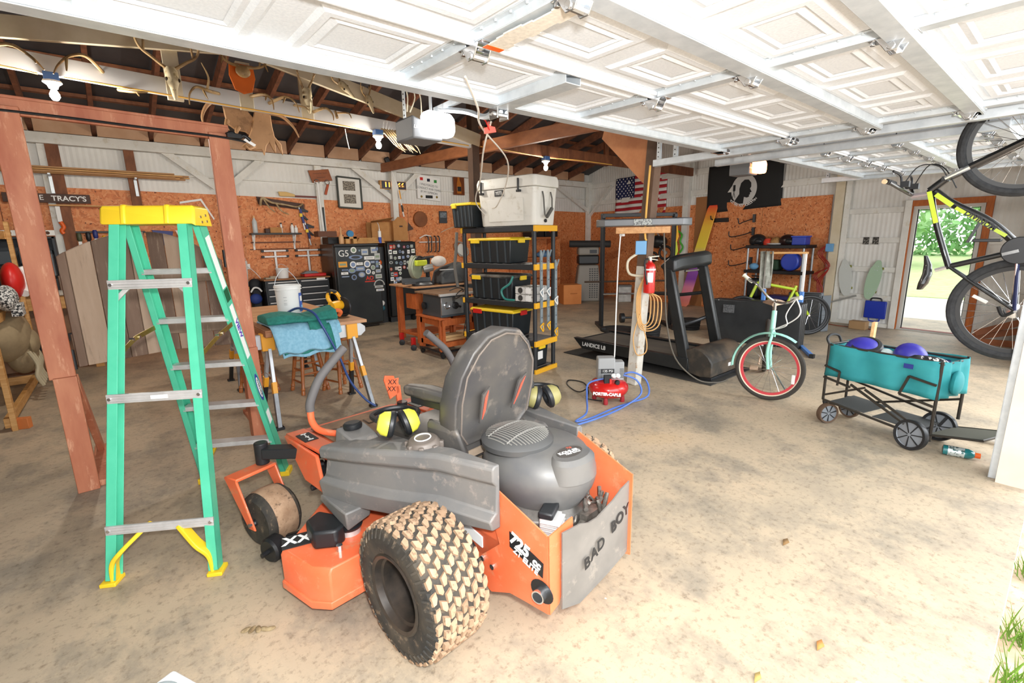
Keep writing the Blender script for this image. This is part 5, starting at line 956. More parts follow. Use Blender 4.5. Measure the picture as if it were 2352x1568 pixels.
m = MB((4.18, 9.1, 0)); m.bb((4.075, 8.95, 0), (4.285, 9.36, 1.50)); gp = tag(m.build('dark_infill', BLK), 'black locker standing for the dark gap between the two refrigerators', 'infill')  # added black block stands for the dark gap between the refrigerators
for z, mt in ((1.2, ORG), (1.12, LBL), (.4, LBL), (.30, M('teal_can', '2f6a7c', .4))): m = MB((4.18, 9.1, 0)); m.ell((4.17, 8.94, z), (.06, .03, .055), 12, 8); m.build('stored_item', mt, gp)
# things on top of the refrigerators
wallbox('wooden_box', 2.99, 3.32, 1.705, 1.80, .22, M('walnut_box', '5f3620', .6), 'brown wooden tray on the left edge of the large refrigerator', 'tray', y=8.98)
wallbox('black_case', 3.22, 3.62, 1.575, 1.70, .3, BLK, 'low black case under the brown tray on the large refrigerator', 'case', y=9.25)
t = thing('glue_bottle', 'tan pointed bottle beside the brown tray on the refrigerator', 'bottle', (3.40, 8.78, 1.575)); m = MB(); m.lathe([(.04, 0), (.045, .02), (.045, .12), (.015, .17), (.008, .30)], (0, 0, 0), n=14); m.build('bottle_body', M('tan_cap', 'd8a878', .5), t)
m = MB((3.55, 8.8, 1.6)); m.bb((3.46, 8.72, 1.575), (3.53, 8.85, 1.70)); m.bb((3.60, 8.72, 1.575), (3.67, 8.85, 1.70)); m.bb((3.46, 8.72, 1.66), (3.67, 8.85, 1.70)); tag(m.build('wooden_block', PINE, bev=.003), 'small notched pine block on the refrigerator', 'block')
m = MB((3.57, 8.8, 1.74)); m.lathe([(.04, -.03), (.06, -.03), (.06, .03), (.04, .03)], (3.57, 8.78, 1.755), (0, 1, .2), 20); tag(m.build('tape_roll', M('blue_tape', '3f86b8', .5)), 'blue tape roll on the notched pine block', 'tape')
for k in range(4): m = MB((3.9, 8.75, 1.6+.024*k)); m.box((3.94+.01*k, 8.76+.012*k, 1.588+.026*k), (.56-.02*k, .07, .022), rz=.03*k); tag(m.build('pine_slat', PINE, bev=.002), 'short pine slat in the small stack on the large refrigerator', 'lumber', 'pine slats on the refrigerator')
t = thing('caulking_gun', 'blue and white cartridge standing on the large refrigerator', 'cartridge', (4.13, 8.74, 1.575)); m = MB(); m.lathe([(.03, 0), (.03, .11)], (0, 0, 0), n=16); m.build('blue_band', BLU, t); m = MB(); m.lathe([(.03, .11), (.03, .22), (.012, .235), (.008, .27)], (0, 0, 0), n=16); m.build('cartridge', LBL, t); m = MB(); m.tube(cat([(0, 0, .26), (-.005, 0, .33), (-.03, 0, .38)], 4), .006, 6); m.build('nozzle', STEEL, t)
t = thing('cardboard_box', 'open cardboard box with raised flaps behind the refrigerators', 'cardboard box', (4.3, 9.2, 1.575)); o = t.location
m = MB(o); m.bb((4.12, 9.05, 1.61), (4.55, 9.07, 1.98)); m.bb((4.53, 8.95, 1.61), (4.55, 9.3, 2.0)); m.bb((4.12, 9.28, 1.61), (4.55, 9.30, 1.98)); m.build('box_body', CARD, t, .002); m = MB(o); m.prism([(4.0, 8.8, 1.98), (4.50, 8.85, 2.06), (4.50, 9.05, 2.0), (4.12, 9.05, 1.96)], (0, 0, .006)); m.build('flap', CARD, t); m = MB(o); m.prism([(4.55, 8.98, 1.62), (4.86, 8.98, 1.62), (4.86, 8.98, 1.96), (4.78, 8.98, 2.05), (4.66, 8.98, 2.08), (4.55, 8.98, 1.98)], (0, .008, 0)); sd = m.build('upright_flap', CARD, t); m = MB(o); m.bb((4.68, 8.975, 1.88), (4.75, 8.98, 1.91)); m.build('hand_hole', BROWNB, sd); m = MB(o); m.prism([(4.86, 8.98, 1.80), (5.0, 8.98, 1.84), (4.88, 8.98, 1.98)], (0, .005, 0)); m.build('corner_flap', BROWNB, t)
# upper wall: plaque with knife, photo frame, number sign, white sign, bottle plaque
t = thing('knife_plaque', 'tilted brown plaque with an orange handled knife hanging from it', 'plaque', (3.34, YB, 2.8)); o = t.location
m = MB(o); m.prism([(3.13, YB-.05, 2.89), (3.50, YB-.05, 2.94), (3.56, YB-.05, 2.74), (3.19, YB-.05, 2.68)], (0, .03, 0)); m.build('board', M('plaque_brown', '9c5a34', .6, 0, '8a4d2b', 4), t, .003)
text('lettering', '~~~~ ~~\n ~~~~', BROWNB, t, (3.34, YB-.052, 2.82), axes((1, 0, .12), (0, 0, 1)), .07, .0005)
m = MB(o); m.tube(cat([(3.46, YB-.06, 2.66), (3.44, YB-.06, 2.60), (3.40, YB-.06, 2.48)], 4), .024, 8); m.build('knife_handle', M('orange_handle', 'b5522c', .5), t)
for x in (3.26, 3.45): m = MB(o); m.ring((x, YB-.06, 2.70), (0, 1, 0), .04, .008, 16, 6); m.build('hanging_ring', CHROME, t)
t = thing('conduit', 'white conduit running down the wall below the knife plaque', 'conduit', (3.3, YB, 2.1)); o = t.location; m = MB(o); m.tube([(3.27, YB-.06, 2.68), (3.28, YB-.06, 2.3), (3.30, YB-.06, 1.66)], .022, 10); m.build('pipe', LBL, t); m = MB(o); m.bb((3.31, YB-.06, 1.75), (3.345, YB-.03, 2.25)); m.build('dark_cord', BLK, t)
t = thing('picture_frame', 'dark framed picture with two old group photographs on white mat', 'picture', (3.87, YB, 2.53)); o = t.location
fx0, fx1, fz0, fz1, sl = 3.64, 4.10, 2.24, 2.82, .02
m = MB(o); 
for a, b in (((fx0, fz1), (fx1, fz1-sl)), ((fx0, fz0+sl), (fx1, fz0))): m.bar((a[0], YB-.05, a[1]), (b[0], YB-.05, b[1]), .03, .03, (0, 0, 1))
for x, z0, z1 in ((fx0, fz0+sl, fz1), (fx1, fz0, fz1-sl)): m.bar((x, YB-.05, z0), (x, YB-.05, z1), .03, .03, (0, 1, 0))
m.build('frame', M('frame_dark_green', '2b2f26', .5), t, .003); m = MB(o); m.prism([(fx0, YB-.045, fz1), (fx1, YB-.045, fz1-sl), (fx1, YB-.045, fz0), (fx0, YB-.045, fz0+sl)], (0, .02, 0)); m.build('mat_board', M('mat_white', 'e6e4dd', .7), t)
for z in (2.66, 2.42): m = MB(o); m.bb((3.75, YB-.047, z-.085), (3.99, YB-.045, z+.085)); m.build('photograph', M('sepia_photo', '4e463c', .5, 0, '9d9382', 45, lo=.45, hi=.55), t)
t = thing('number_sign', 'dark number board reading 110166 in glowing orange digits', 'sign', (4.78, YB, 2.72)); o = t.location; m = MB(o); m.bb((4.49, YB-.09, 2.635), (5.07, YB-.02, 2.80)); m.build('backing', PINE, t, .003); m = MB(o); m.bb((4.53, YB-.10, 2.645), (5.06, YB-.088, 2.79)); m.build('panel', M('navy_panel', '1c2138', .4), t, .003)
text('digits', '110166', M('lit_amber_digits', 'ffa53a', .5, emit=1.6), t, (4.80, YB-.102, 2.718), BACK, .13, .001, bold=.003, sx=1.15)
t = thing('telescopic_pole', 'long white and yellow telescopic pole with black brush leaning on the wall', 'pole', (4.9, YB, 2.4)); o = t.location
m = MB(o); m.cyl((4.68, YB-.16, 3.10), (4.84, YB-.15, 2.72), .012, 10); m.cyl((4.83, YB-.15, 2.75), (4.96, YB-.12, 2.1), .014, 10); m.build('pole', LBL, t); m = MB(o); m.cyl((4.87, YB-.15, 2.62), (4.90, YB-.14, 2.45), .017, 10); m.build('yellow_sleeve', SHG, t); m = MB(o); m.cyl((4.92, YB-.135, 2.33), (4.94, YB-.13, 2.2), .019, 10); m.build('grip', BLK, t); m = MB(o); m.box((4.66, YB-.17, 3.13), (.10, .08, .22), R=Matrix.Rotation(-.4, 3, 'Y')); m.build('brush_head', DARK, t, .02)
t = thing('white_sign', 'white board sign with three small flags and grey lettering about war crimes', 'sign', (5.65, YB, 2.7)); o = t.location
m = MB(o); m.prism([(5.36, YB-.04, 2.99), (5.93, YB-.04, 2.92), (5.93, YB-.04, 2.44), (5.36, YB-.04, 2.49)], (0, .02, 0)); m.build('board', LBL, t, .002); SG = axes((1, 0, -.11), (0, 0, 1)); GI = M('grey_ink', '5b5d61', .6)
for i, s in enumerate(('I WAS FORCED TO', 'CONDUCT WAR CRIMES', 'BY MY SUPERIORS')): text('lettering', s, GI, t, (5.645, YB-.042, 2.765-.075*i), SG, .064, .0005, sx=.82)
for x, mt in ((5.47, RED), (5.64, M('navy_panel', '1c2138', .4)), (5.81, M('flag_green', '2f8a3a', .6))): m = MB(o); z = 2.875-.11*(x-5.64); m.bb((x-.035, YB-.043, z-.03), (x+.035, YB-.041, z+.03)); m.build('small_flag', mt, t)
m = MB(o); m.bb((5.55, YB-.05, 2.50), (5.72, YB-.04, 2.56)); m.build('dark_plate', BLK, t)
for x in (5.45, 5.83): m = MB(o); m.cyl((x, YB-.045, 2.53), (x, YB-.04, 2.53), .025, 16); m.build('medallion', BRASS, t)
t = thing('bottle_plaque', 'varnished brown plaque with a flattened bottle, left of the dark post', 'plaque', (6.42, YB, 2.82)); o = t.location; m = MB(o); m.bb((6.28, YB-.05, 2.60), (6.57, YB-.02, 3.05)); m.build('board', M('plaque_glossy', '6e3a1e', .3), t, .004); m = MB(o); m.prism([(6.36, YB-.06, 2.63), (6.48, YB-.06, 2.63), (6.48, YB-.06, 2.84), (6.44, YB-.06, 2.92), (6.43, YB-.06, 3.0), (6.39, YB-.06, 3.0), (6.38, YB-.06, 2.92), (6.36, YB-.06, 2.84)], (0, .012, 0)); m.build('flat_bottle', M('amber_glass', 'b06a2a', .15), t, .004); m = MB(o); m.bb((6.37, YB-.063, 2.68), (6.47, YB-.058, 2.78)); m.build('bottle_label', BLK, t)
m = MB((5.4, YB, 2.06)); m.cyl((5.40, YB-.05, 2.06), (5.40, YB-.005, 2.06), .165, 32); m2 = tag(m.build('round_plaque', M('barrel_lid', '8a4f24', .5, 0, '77421c', 5), bev=.008), 'round brown wooden disc on the strand board', 'plaque')
t = thing('small_photo', 'small dark framed photo right of the round wooden disc', 'picture', (5.98, YB, 2.11)); o = t.location; m = MB(o); m.bb((5.88, YB-.03, 1.98), (6.08, YB-.01, 2.24)); m.build('frame', M('frame_grey', '3d4045', .5), t, .004); m = MB(o); m.bb((5.90, YB-.033, 2.10), (6.06, YB-.031, 2.21)); m.build('photograph', M('grey_photo', '8f9aa2', .5, 0, '4b5157', 30), t)
t = thing('hook_rack', 'white rail with four black hanging hooks on the strand board', 'hook rack', (5.58, YB, 1.6)); o = t.location; m = MB(o); m.cyl((5.32, YB-.05, 1.575), (5.86, YB-.05, 1.575), .012, 8); m.tube(cat([(5.34, YB-.05, 1.66), (5.45, YB-.10, 1.72), (5.6, YB-.08, 1.70)], 4), .012, 6); m.build('rail', LBL, t)
for x in (5.50, 5.58, 5.69, 5.78): m = MB(o); m.tube(cat([(x, YB-.06, 1.70), (x+.03, YB-.09, 1.66), (x+.02, YB-.09, 1.40), (x-.02, YB-.09, 1.36)], 5), .014, 6); m.build('hook', BLK, t)
t = thing('landing_net', 'white round net hanging at the right end of the strand board', 'net', (6.6, YB, 1.4)); o = t.location; m = MB(o); m.ring((6.40, YB-.08, 1.40), (.2, 1, 0), .20, .015, 28, 6, sx=.62); m.cyl((6.46, YB-.08, 1.58), (6.55, YB-.06, 1.95), .012, 8); m.build('hoop', M('net_grey', '9a9a95', .5), t); m = MB(o); m.ell((6.40, YB-.06, 1.38), (.10, .03, .15), 18, 10); m.build('mesh', M('net_mesh', 'd9d9d4', .7), t)
m = MB((6.2, YB, 1.75)); m.tube(cat([(5.9, YB-.03, 1.78), (6.1, YB-.03, 1.86), (6.35, YB-.03, 1.92)], 4), .008, 6); tag(m.build('white_twig', CREAM), 'pale twig on the strand board above the landing net', 'twig')
# ================================================================ orange saw cart, table saw, mitre saw bench
CEDAR = M('cedar_orange_lumber', 'c5672f', .6, 0, 'ad5526', 4, (4, 4, 1), col3='d27d43')
t = thing('saw_cart', 'orange lumber cart on casters under the table saw', 'cart', (3.65, 5.8, 0)); o = t.location; CX0, CX1, CY0, CY1 = 3.42, 3.95, 5.53, 6.08
for x in (CX0, CX1):
    for y in (CY0, CY1):
        m = MB(o); m.bb((x-.04, y-.02, .10), (x+.04, y+.02, .54)); m.bb((x-.02, y-.06, .10), (x+.02, y+.06, .54)); m.build('leg', CEDAR, t, .003)
        m = MB(o); m.lathe([(.02, -.015), (.036, -.012), (.036, .012), (.02, .015)], (x, y, .038), (1, .5, 0), 16); m.bb((x-.03, y-.03, .06), (x+.03, y+.03, .085)); m.build('caster', DARK, t)
for z, h in ((.50, .09), (.19, .07)):
    for y in (CY0, CY1): m = MB(o); m.bb((CX0-.03, y-.02, z-h/2), (CX1+.03, y+.02, z+h/2)); m.build('rail', CEDAR, t, .003)
    for x in (CX0, CX1): m = MB(o); m.bb((x-.02, CY0, z-h/2), (x+.02, CY1, z+h/2)); m.build('rail', CEDAR, t, .003)
m = MB(o); m.bb((CX0-.06, CY0-.05, .545), (CX0+.12, CY1+.05, .565)); m.bb((CX1-.12, CY0-.05, .545), (CX1+.06, CY1+.05, .565)); m.build('top_board', CEDAR, t, .003)
m = MB(o); m.bb((CX0-.03, CY0-.04, .085), (CX1+.03, CY0, .105)); m.bb((CX0-.03, CY1, .085), (CX1+.03, CY1+.04, .105)); m.bb((CX0-.05, CY0, .085), (CX0-.02, CY1, .105)); m.bb((CX1+.02, CY0, .085), (CX1+.05, CY1, .105)); m.build('mobile_base', BLK, t)
m = MB(o); m.bb((CX0+.02, CY0+.02, .21), (CX1-.02, CY1-.02, .22)); m.build('lower_shelf', CEDAR, t)
for k, (dx, y, z) in enumerate(((0, 5.64, .22), (.05, 5.72, .22), (-.02, 5.66, .258), (.03, 5.80, .22), (.02, 5.75, .258))):
    m = MB((3.7, y, z)); m.bb((3.46+dx, y-.035, z), (4.02+dx, y+.035, z+.036)); tag(m.build('lumber_offcut', M('fresh_pine', 'e6c08c', .6, 0, 'd6ab74', 4, (1, 8, 8)), bev=.002), 'pale pine offcut on the lower shelf of the orange cart', 'lumber', 'offcuts on the orange cart')
t = thing('table_saw', 'grey table saw with crank handles on the orange lumber cart', 'table saw', (3.68, 5.8, .567)); o = t.location; TSG = M('saw_slate', '4a545a', .45, .2); TSS = M('saw_silver', 'a5a8aa', .35, .7)
m = MB(o); m.loft([[(3.44, 5.56, .567), (3.95, 5.56, .567), (3.95, 6.08, .567), (3.44, 6.08, .567)], [(3.44, 5.58, .62), (3.93, 5.58, .62), (3.93, 6.06, .62), (3.44, 6.06, .62)], [(3.46, 5.58, .88), (3.92, 5.58, .88), (3.92, 6.06, .88), (3.46, 6.06, .88)]]); m.build('saw_body', TSG, t, .006)
m = MB(o); m.bb((3.44, 5.545, .60), (3.80, 5.575, .84)); fp = m.build('front_panel', TSS, t, .004)
m = MB(o); m.ring((3.52, 5.53, .73), (0, 1, 0), .04, .01, 18, 6, .5, 5.5); m.build('crank', CHROME, fp); m = MB(o); m.lathe([(.05, 0), (.05, .02), (.03, .03)], (3.66, 5.545, .72), (0, -1, 0), 20); m.tube([(3.62, 5.51, .74), (3.72, 5.49, .70)], .014, 8); m.build('tilt_wheel', BLK, fp)
for k in range(4): m = MB(o); m.tube([(3.64+.02*math.cos(a), 5.54, .76+.02*k+.015*math.sin(a)) for a in (.3, .8, 1.3, 1.8, 2.3, 2.8)], .006, 5); m.build('scale_mark', BLK, fp)
m = MB(o); m.lathe([(.05, 0), (.055, .03), (.03, .04)], (3.44, 5.98, .70), (-1, 0, 0), 18); m.build('side_knob', BLK, t)
m = MB(o); m.bb((3.36, 5.48, .88), (4.15, 6.12, .905)); m.build('saw_table', M('saw_table_brown', '9c7a5e', .5, .2, '7d6450', 6), t, .003); m = MB(o); m.bb((3.36, 5.44, .87), (4.25, 5.48, .90)); m.build('fence_rail', ALU, t, .003)
m = MB((3.6, 5.5, .92)); m.tube(cat([(3.56, 5.52, .93), (3.66, 5.47, .97), (3.76, 5.48, .93), (3.7, 5.45, .86), (3.6, 5.46, .82), (3.64, 5.44, .90), (3.78, 5.5, .93), (3.86, 5.46, .86), (3.80, 5.43, .70), (3.74, 5.44, .45), (3.72, 5.45, .30)], 5), .008, 6); tag(m.build('electric_cord', M('dark_cord', '3a3835', .6)), 'dark power cord coiled over the front of the table saw', 'cord')
t = thing('saw_bench', 'orange lumber bench with red casters under the mitre saw', 'bench', (3.95, 6.55, 0)); o = t.location
for x in (3.50, 4.4):
    for y in (6.25, 6.85): m = MB(o); m.bb((x-.04, y-.045, .10), (x+.04, y+.045, .93)); m.build('leg', CEDAR, t, .003)
m = MB(o); m.bb((3.38, 6.14, .93), (4.5, 6.95, .955)); m.build('bench_top', TB, t, .003); m = MB(o); m.bb((3.40, 6.17, .86), (4.48, 6.2, .93)); m.build('apron', BLK, t)
m = MB(o); m.bb((3.42, 6.2, .62), (3.47, 6.5, .84)); m.build('side_box', CEDAR, t, .003); m = MB(o); m.bb((3.46, 6.3, .20), (4.4, 6.8, .23)); m.build('lower_shelf', CEDAR, t)
for x, y in ((3.40, 6.32), (3.46, 6.8), (4.4, 6.3)): m = MB(o); m.lathe([(.02, -.018), (.045, -.014), (.045, .014), (.02, .018)], (x-.02, y-.04, .045), (.6, 1, 0), 18); c_ = m.build('caster', BLK, t); m = MB(o); m.box((x, y, .13), (.06, .05, .12)); m.build('caster_bracket', RED, c_, .004)
t = thing('mitre_saw', 'lime green mitre saw with a round blade guard on the orange bench', 'mitre saw', (3.60, 6.3, .955)); o = t.location; LIME = M('lime_green', 'c3cf3a', .45)
m = MB(o); m.lathe([(.16, 0), (.17, .02), (.15, .05)], (3.62, 6.32, .956), n=28); m.bb((3.30, 6.27, .985), (3.78, 6.37, 1.01)); m.bb((3.3, 6.36, 1.0), (3.78, 6.38, 1.07)); m.build('base', M('saw_dark_grey', '5a5c5e', .45, .4), t, .004)
bx = Vector((.85, .52, 0)); by = Vector((-.52, .85, 0))
m = MB(o); m.lathe([(.02, -.008), (.15, -.01), (.155, 0), (.15, .01), (.02, .008)], (3.48, 6.22, 1.22), -by, 36); m.build('blade_guard', M('clear_guard', 'b9c4a8', .25, alpha=.75), t); m = MB(o); m.lathe([(.005, -.002), (.125, -.002), (.125, .002), (.005, .002)], (3.49, 6.24, 1.19), -by, 36); m.build('blade', CHROME, t)
m = MB(o); m.lathe([(.165, -.025), (.17, 0), (.165, .025)], (3.47, 6.25, 1.23), -by, 30); m.build('upper_guard', M('guard_grey', '8f9382', .4), t)
m = MB(o); m.box((3.52, 6.18, 1.29), (.20, .07, .08), rz=.2); m.build('lime_housing', LIME, t, .012); m = MB(o); m.box((3.52, 6.19, 1.345), (.17, .05, .025), rz=.2); m.tube(cat([(3.44, 6.2, 1.33), (3.5, 6.19, 1.38), (3.6, 6.2, 1.35)], 4), .016, 8); m.build('handle', BLK, t, .006)
m = MB(o); m.lathe([(.055, -.06), (.06, 0), (.05, .08)], (3.62, 6.17, 1.21), (1, -.4, .2), 20); m.build('motor', M('motor_grey', '8a8c8a', .4, .4), t); m = MB(o); m.tube([(3.66, 6.24, 1.08), (3.68, 6.27, 1.22), (3.72, 6.3, 1.36)], .03, 8); m.tube([(3.62, 6.25, 1.36), (3.80, 6.28, 1.37)], .018, 8); m.build('arm', DARK, t)
m = MB(o); m.ell((3.86, 6.24, 1.30), (.13, .06, .08), 18, 10); m.build('dust_bag', M('dust_bag_white', 'd6cfc8', .9, bump=.2, col2='c3bcb4'), t)
t = thing('planer_cover', 'dark grey draped planer right of the mitre saw', 'tool', (4.02, 6.25, .956)); o = t.location; m = MB(o); m.loft([[(3.85, 6.16, .957), (4.35, 6.16, .957), (4.35, 6.5, .957), (3.85, 6.5, .957)], [(3.88, 6.18, 1.13), (4.3, 6.18, 1.2), (4.3, 6.45, 1.2), (3.88, 6.45, 1.15)], [(3.98, 6.22, 1.19), (4.25, 6.22, 1.28), (4.25, 6.4, 1.28), (3.98, 6.4, 1.21)]]); m.build('cover', M('charcoal_cover', '4b4e50', .6, 0, '3c3f41', 5), t, .03, seg=3); m = MB(o); m.bb((3.82, 6.14, 1.17), (4.1, 6.17, 1.18)); m.build('rail', ALU, t)
# ================================================================ black and yellow shelving with totes and the cooler
SA = math.atan2(.18, .98); SP = Vector((3.80, 4.06, 0)); Sx = Vector((math.cos(SA), math.sin(SA), 0)); Sy = Vector((-math.sin(SA), math.cos(SA), 0))
def SL(x, y, z): return tuple(SP+Sx*x+Sy*y+Vector((0, 0, z)))
SHB = M('shelf_black', '26292d', .5); SHY = M('shelf_yellow', 'f0b32a', .45)
t = thing('shelving_unit', 'black plastic shelving unit with yellow ends full of storage totes', 'shelf', tuple(SP), SA)
SW, SD = .45, 1.2; LV = (.05, .40, .86, 1.31, 1.75)
for i, z in enumerate(LV):
    m = MB(); m.bb((.01, .03, z-.065), (SW-.01, SD-.03, z-.0)); sh = m.build('shelf_board', SHB, t, .006)
    for y0 in (0, SD-.03): m = MB(); m.bb((0, y0, z-.065), (SW, y0+.03, z+.003)); m.build('end_cap', SHY, sh, .004)
    m = MB()
    for k in range(8): m.bb((.03, .08+.14*k, z), (SW-.03, .10+.14*k, z+.004))
    m.build('shelf_ribs', M('rib_dust', '6b6560', .8), sh)
    if i < 4:
        for x in (.035, SW-.035):
            for y in (.04, SD-.04): m = MB(); m.cyl((x, y, z), (x, y, LV[i+1]-.06), .026, 14); m.build('post', SHB, t)
for x in (.035, SW-.035):
    for y in (.04, SD-.04): m = MB(); m.cyl((x, y, 0), (x, y, LV[0]-.06+.0), .02, 10); m.build('foot', SHB, t)
TOTEB = M('tote_black', '1f2529', .42)
def tote(x0, x1, y0, y1, z, h, lidm, latch, label, back=False):
    c = SL((x0+x1)/2, (y0+y1)/2, z); t = thing('storage_tote', label, 'tote', c, SA, 'storage totes on the shelving unit' if False else None)
    a, b = (x1-x0)/2, (y1-y0)/2
    m = MB(); m.loft([[(-a*.88, -b*.9, 0), (a*.88, -b*.9, 0), (a*.88, b*.9, 0), (-a*.88, b*.9, 0)], [(-a*.97, -b*.97, h*.9), (a*.97, -b*.97, h*.9), (a*.97, b*.97, h*.9), (-a*.97, b*.97, h*.9)]]); bd = m.build('tub', TOTEB, t, .012)
    m = MB()
    for k in range(-2, 3):
        y = b*.36*k; m.loft([[(-a*.88-.004, y-.012, .01), (-a*.88-.004, y+.012, .01), (-a*.88+.01, y+.012, .01), (-a*.88+.01, y-.012, .01)], [(-a*.97-.004, y-.012, h*.86), (-a*.97-.004, y+.012, h*.86), (-a*.97+.01, y+.012, h*.86), (-a*.97+.01, y-.012, h*.86)]])
    m.build('tub_ribs', M('tote_rib', '39434a', .4), bd)
    m = MB(); m.loft([[(-a*1.02, -b*1.02, h*.88), (a*1.02, -b*1.02, h*.88), (a*1.02, b*1.02, h*.88), (-a*1.02, b*1.02, h*.88)], [(-a*1.02, -b*1.02, h*.94), (a*1.02, -b*1.02, h*.94), (a*1.02, b*1.02, h*.94), (-a*1.02, b*1.02, h*.94)], [(-a*.95, -b*.95, h), (a*.95, -b*.95, h), (a*.95, b*.95, h), (-a*.95, b*.95, h)]]); ld = m.build('lid', lidm, t, .008)
    for s in (-1, 1): m = MB(); m.bb((-.06, s*(b*1.02)-.012, h*.78), (.06, s*(b*1.02)+.012, h*.95)); m.build('latch', latch, t, .004)
    m = MB(); m.bb((-a*1.02-.012, b*.45, h*.78), (-a*1.02+.01, b*.85, h*.95)); m.build('latch', latch, t, .004)
    return t
tote(.02, .42, .38, 1.08, 1.315, .31, YEL, YEL, 'black tote with yellow lid on the second shelf from the top'); tote(.02, .42, .36, 1.08, .865, .31, M('dusty_black_lid', '2b2c2d', .7, 0, '6b655d', 9), YEL, 'black tote with a dusty black lid on the middle shelf')
tote(.02, .42, .36, 1.08, .405, .34, YEL, RED, 'black tote with yellow lid and red latches on the fourth shelf'); tt = tote(.075, .375, .08, .52, .055, .28, YEL, YEL, 'black tote with yellow lid and paper label at the near end of the bottom shelf'); tote(.075, .375, .62, 1.12, .055, .28, YEL, YEL, 'black tote with yellow lid at the far end of the bottom shelf')
m = MB(); m.bb((-.08, -.221, .09), (.02, -.217, .19)); m.build('paper_label', LBL, tt)
tote(-.09, .33, .90, 1.26, 1.755, .30, YEL, YEL, 'black tote with yellow lid on the top shelf beside the white cooler')
t = thing('cooler', 'large white hard cooler with black latches on top of the shelving unit', 'cooler', SL(.22, .43, 1.755), SA); CW = M('cooler_white', 'e8e7e1', .5, 0, 'deddd5', 3, col3='cfcbbf')
def rsec(a, b, z): 
    r = .05; P = []
    for cx, cy, a0 in ((a-r, b-r, 0), (-a+r, b-r, PI/2), (-a+r, -b+r, PI), (a-r, -b+r, 1.5*PI)):
        for k in range(5): P.append((cx+r*math.cos(a0+k*PI/8), cy+r*math.sin(a0+k*PI/8), z))
    return P
m = MB(); m.loft([rsec(.205, .40, 0), rsec(.21, .405, .01), rsec(.235, .435, .42)]); m.build('tub', CW, t, .004); m = MB(); m.loft([rsec(.24, .44, .425), rsec(.25, .452, .43), rsec(.25, .452, .50), rsec(.235, .44, .545), rsec(.21, .41, .555)]); m.build('lid', CW, t, .004)
m = MB(); m.loft([[(-.217-.003+.0, -.27, .05), (-.217-.003, .27, .05), (-.23-.003, .27, .31), (-.23-.003, -.27, .31)], [(-.213, -.25, .07), (-.213, .25, .07), (-.227, .25, .29), (-.227, -.25, .29)]]); m.build('front_recess', CW, t, .004)
for y in (-.22, .35): m = MB(); m.bb((-.268, y-.01, .38), (-.25, y+.01, .52)); m.bb((-.262, y-.03, .37), (-.235, y+.03, .395)); m.build('latch', BLK, t, .004)
m = MB(); m.bb((-.242, .02, .34), (-.232, .15, .41)); bp_ = m.build('brand_plate', BLK, t, .002); text('lettering', 'YETI', LBL, bp_, (-.2428, .085, .375), axes((0, -1, 0), (.05, 0, 1)), .05, .0005, o=(0, 0, 0), bold=.001)
m = MB(); m.tube(cat([(-.09, -.44, .37), (-.09, -.455, .30), (-.09, -.47, .13), (-.06, -.475, .08)], 4)+[Vector((.05, -.475, .19))]+[Vector((.07, -.46, .30)), Vector((.07, -.44, .37))], .008, 6); m.bar((-.06, -.475, .085), (.05, -.475, .19), .03, .03); m.build('rope_handle', M('rope_grey', '5c5a56', .6), t); m = MB(); m.cyl((-.0, -.41, .05), (0, -.425, .05), .02, 14); m.build('drain_plug', BLK, t)
# things beside the totes
for k, z in enumerate((.868, .958)): 
    t = thing('carton', 'black and white printed carton on the middle shelf, %s of the two' % ('lower', 'upper')[k], 'box', SL(.16, .19, z), SA); m = MB(); m.bb((-.13, -.14, 0), (.17, .14, .085)); m.build('box_body', M('carton_white', 'd8d6d2', .6, 0, '8a8784', 25, lo=.5, hi=.6), t, .003)
    m = MB(); m.cyl((-.131, .06, .042), (-.134, .06, .042), .035, 16); m.build('printed_roundel', M('carton_dark', '3a3836', .6), t); m = MB(); m.bb((-.133, -.1, .01), (-.1305, -.02, .075)); m.build('printed_panel', LBL, t); m = MB(); m.bb((.02, -.143, .01), (.13, -.1405, .07)); m.build('printed_panel', LBL, t)
m = MB(SL(.05, .34, .9)); m.tube(cat([SL(-.02, .30, .885), SL(-.06, .42, .90), SL(-.07, .46, 1.0), SL(-.04, .36, 1.08), SL(-.02, .32, 1.17)], 6), .014, 8); tag(m.build('hose', M('teal_hose', '2d7a72', .4)), 'short teal hose curling from the middle shelf', 'hose')
GST = M('grey_strap', '8b979c', .7, 0, '77838a', 10)
for x, l in ((.10, 'left'), (.24, 'middle'), (.40, 'right')):
    t = thing('hanging_strap', 'grey slotted strap hanging at the near end of the shelves, %s one' % l, 'strap', SL(x, -.003, 1.4), SA); z0 = 1.44 if x < .3 else 1.32; z1 = .52 if x < .3 else .42
    m = MB(); m.bb((-.022, -.012, z1-1.4), (.022, .0, z0-.06-1.4)); m.prism([(-.022, -.012, z0-1.46), (.022, -.012, z0-1.46), (.045, -.03, z0-1.37), (.025, -.03, z0-1.365), (0, -.03, z0-1.43), (-.025, -.03, z0-1.365), (-.045, -.03, z0-1.37)], (0, .012, 0)); b_ = m.build('webbing', GST, t)
    m = MB()
    for k in range(7): m.bb((-.006, -.0145, z0-1.50-.11*k), (.006, -.012, z0-1.49-.11*k))
    m.build('slots', BLK, b_)
    for z in (z0-.45, z1+.06): m = MB(); m.tube(cat([(-.03, -.01, z-1.4), (0, -.035, z-1.36), (.03, -.01, z-1.4), (.0, -.03, z-1.46), (-.03, -.01, z-1.4)], 4), .008, 6); m.build('buckle_tie', LBL if z > .7 else SHY, t)
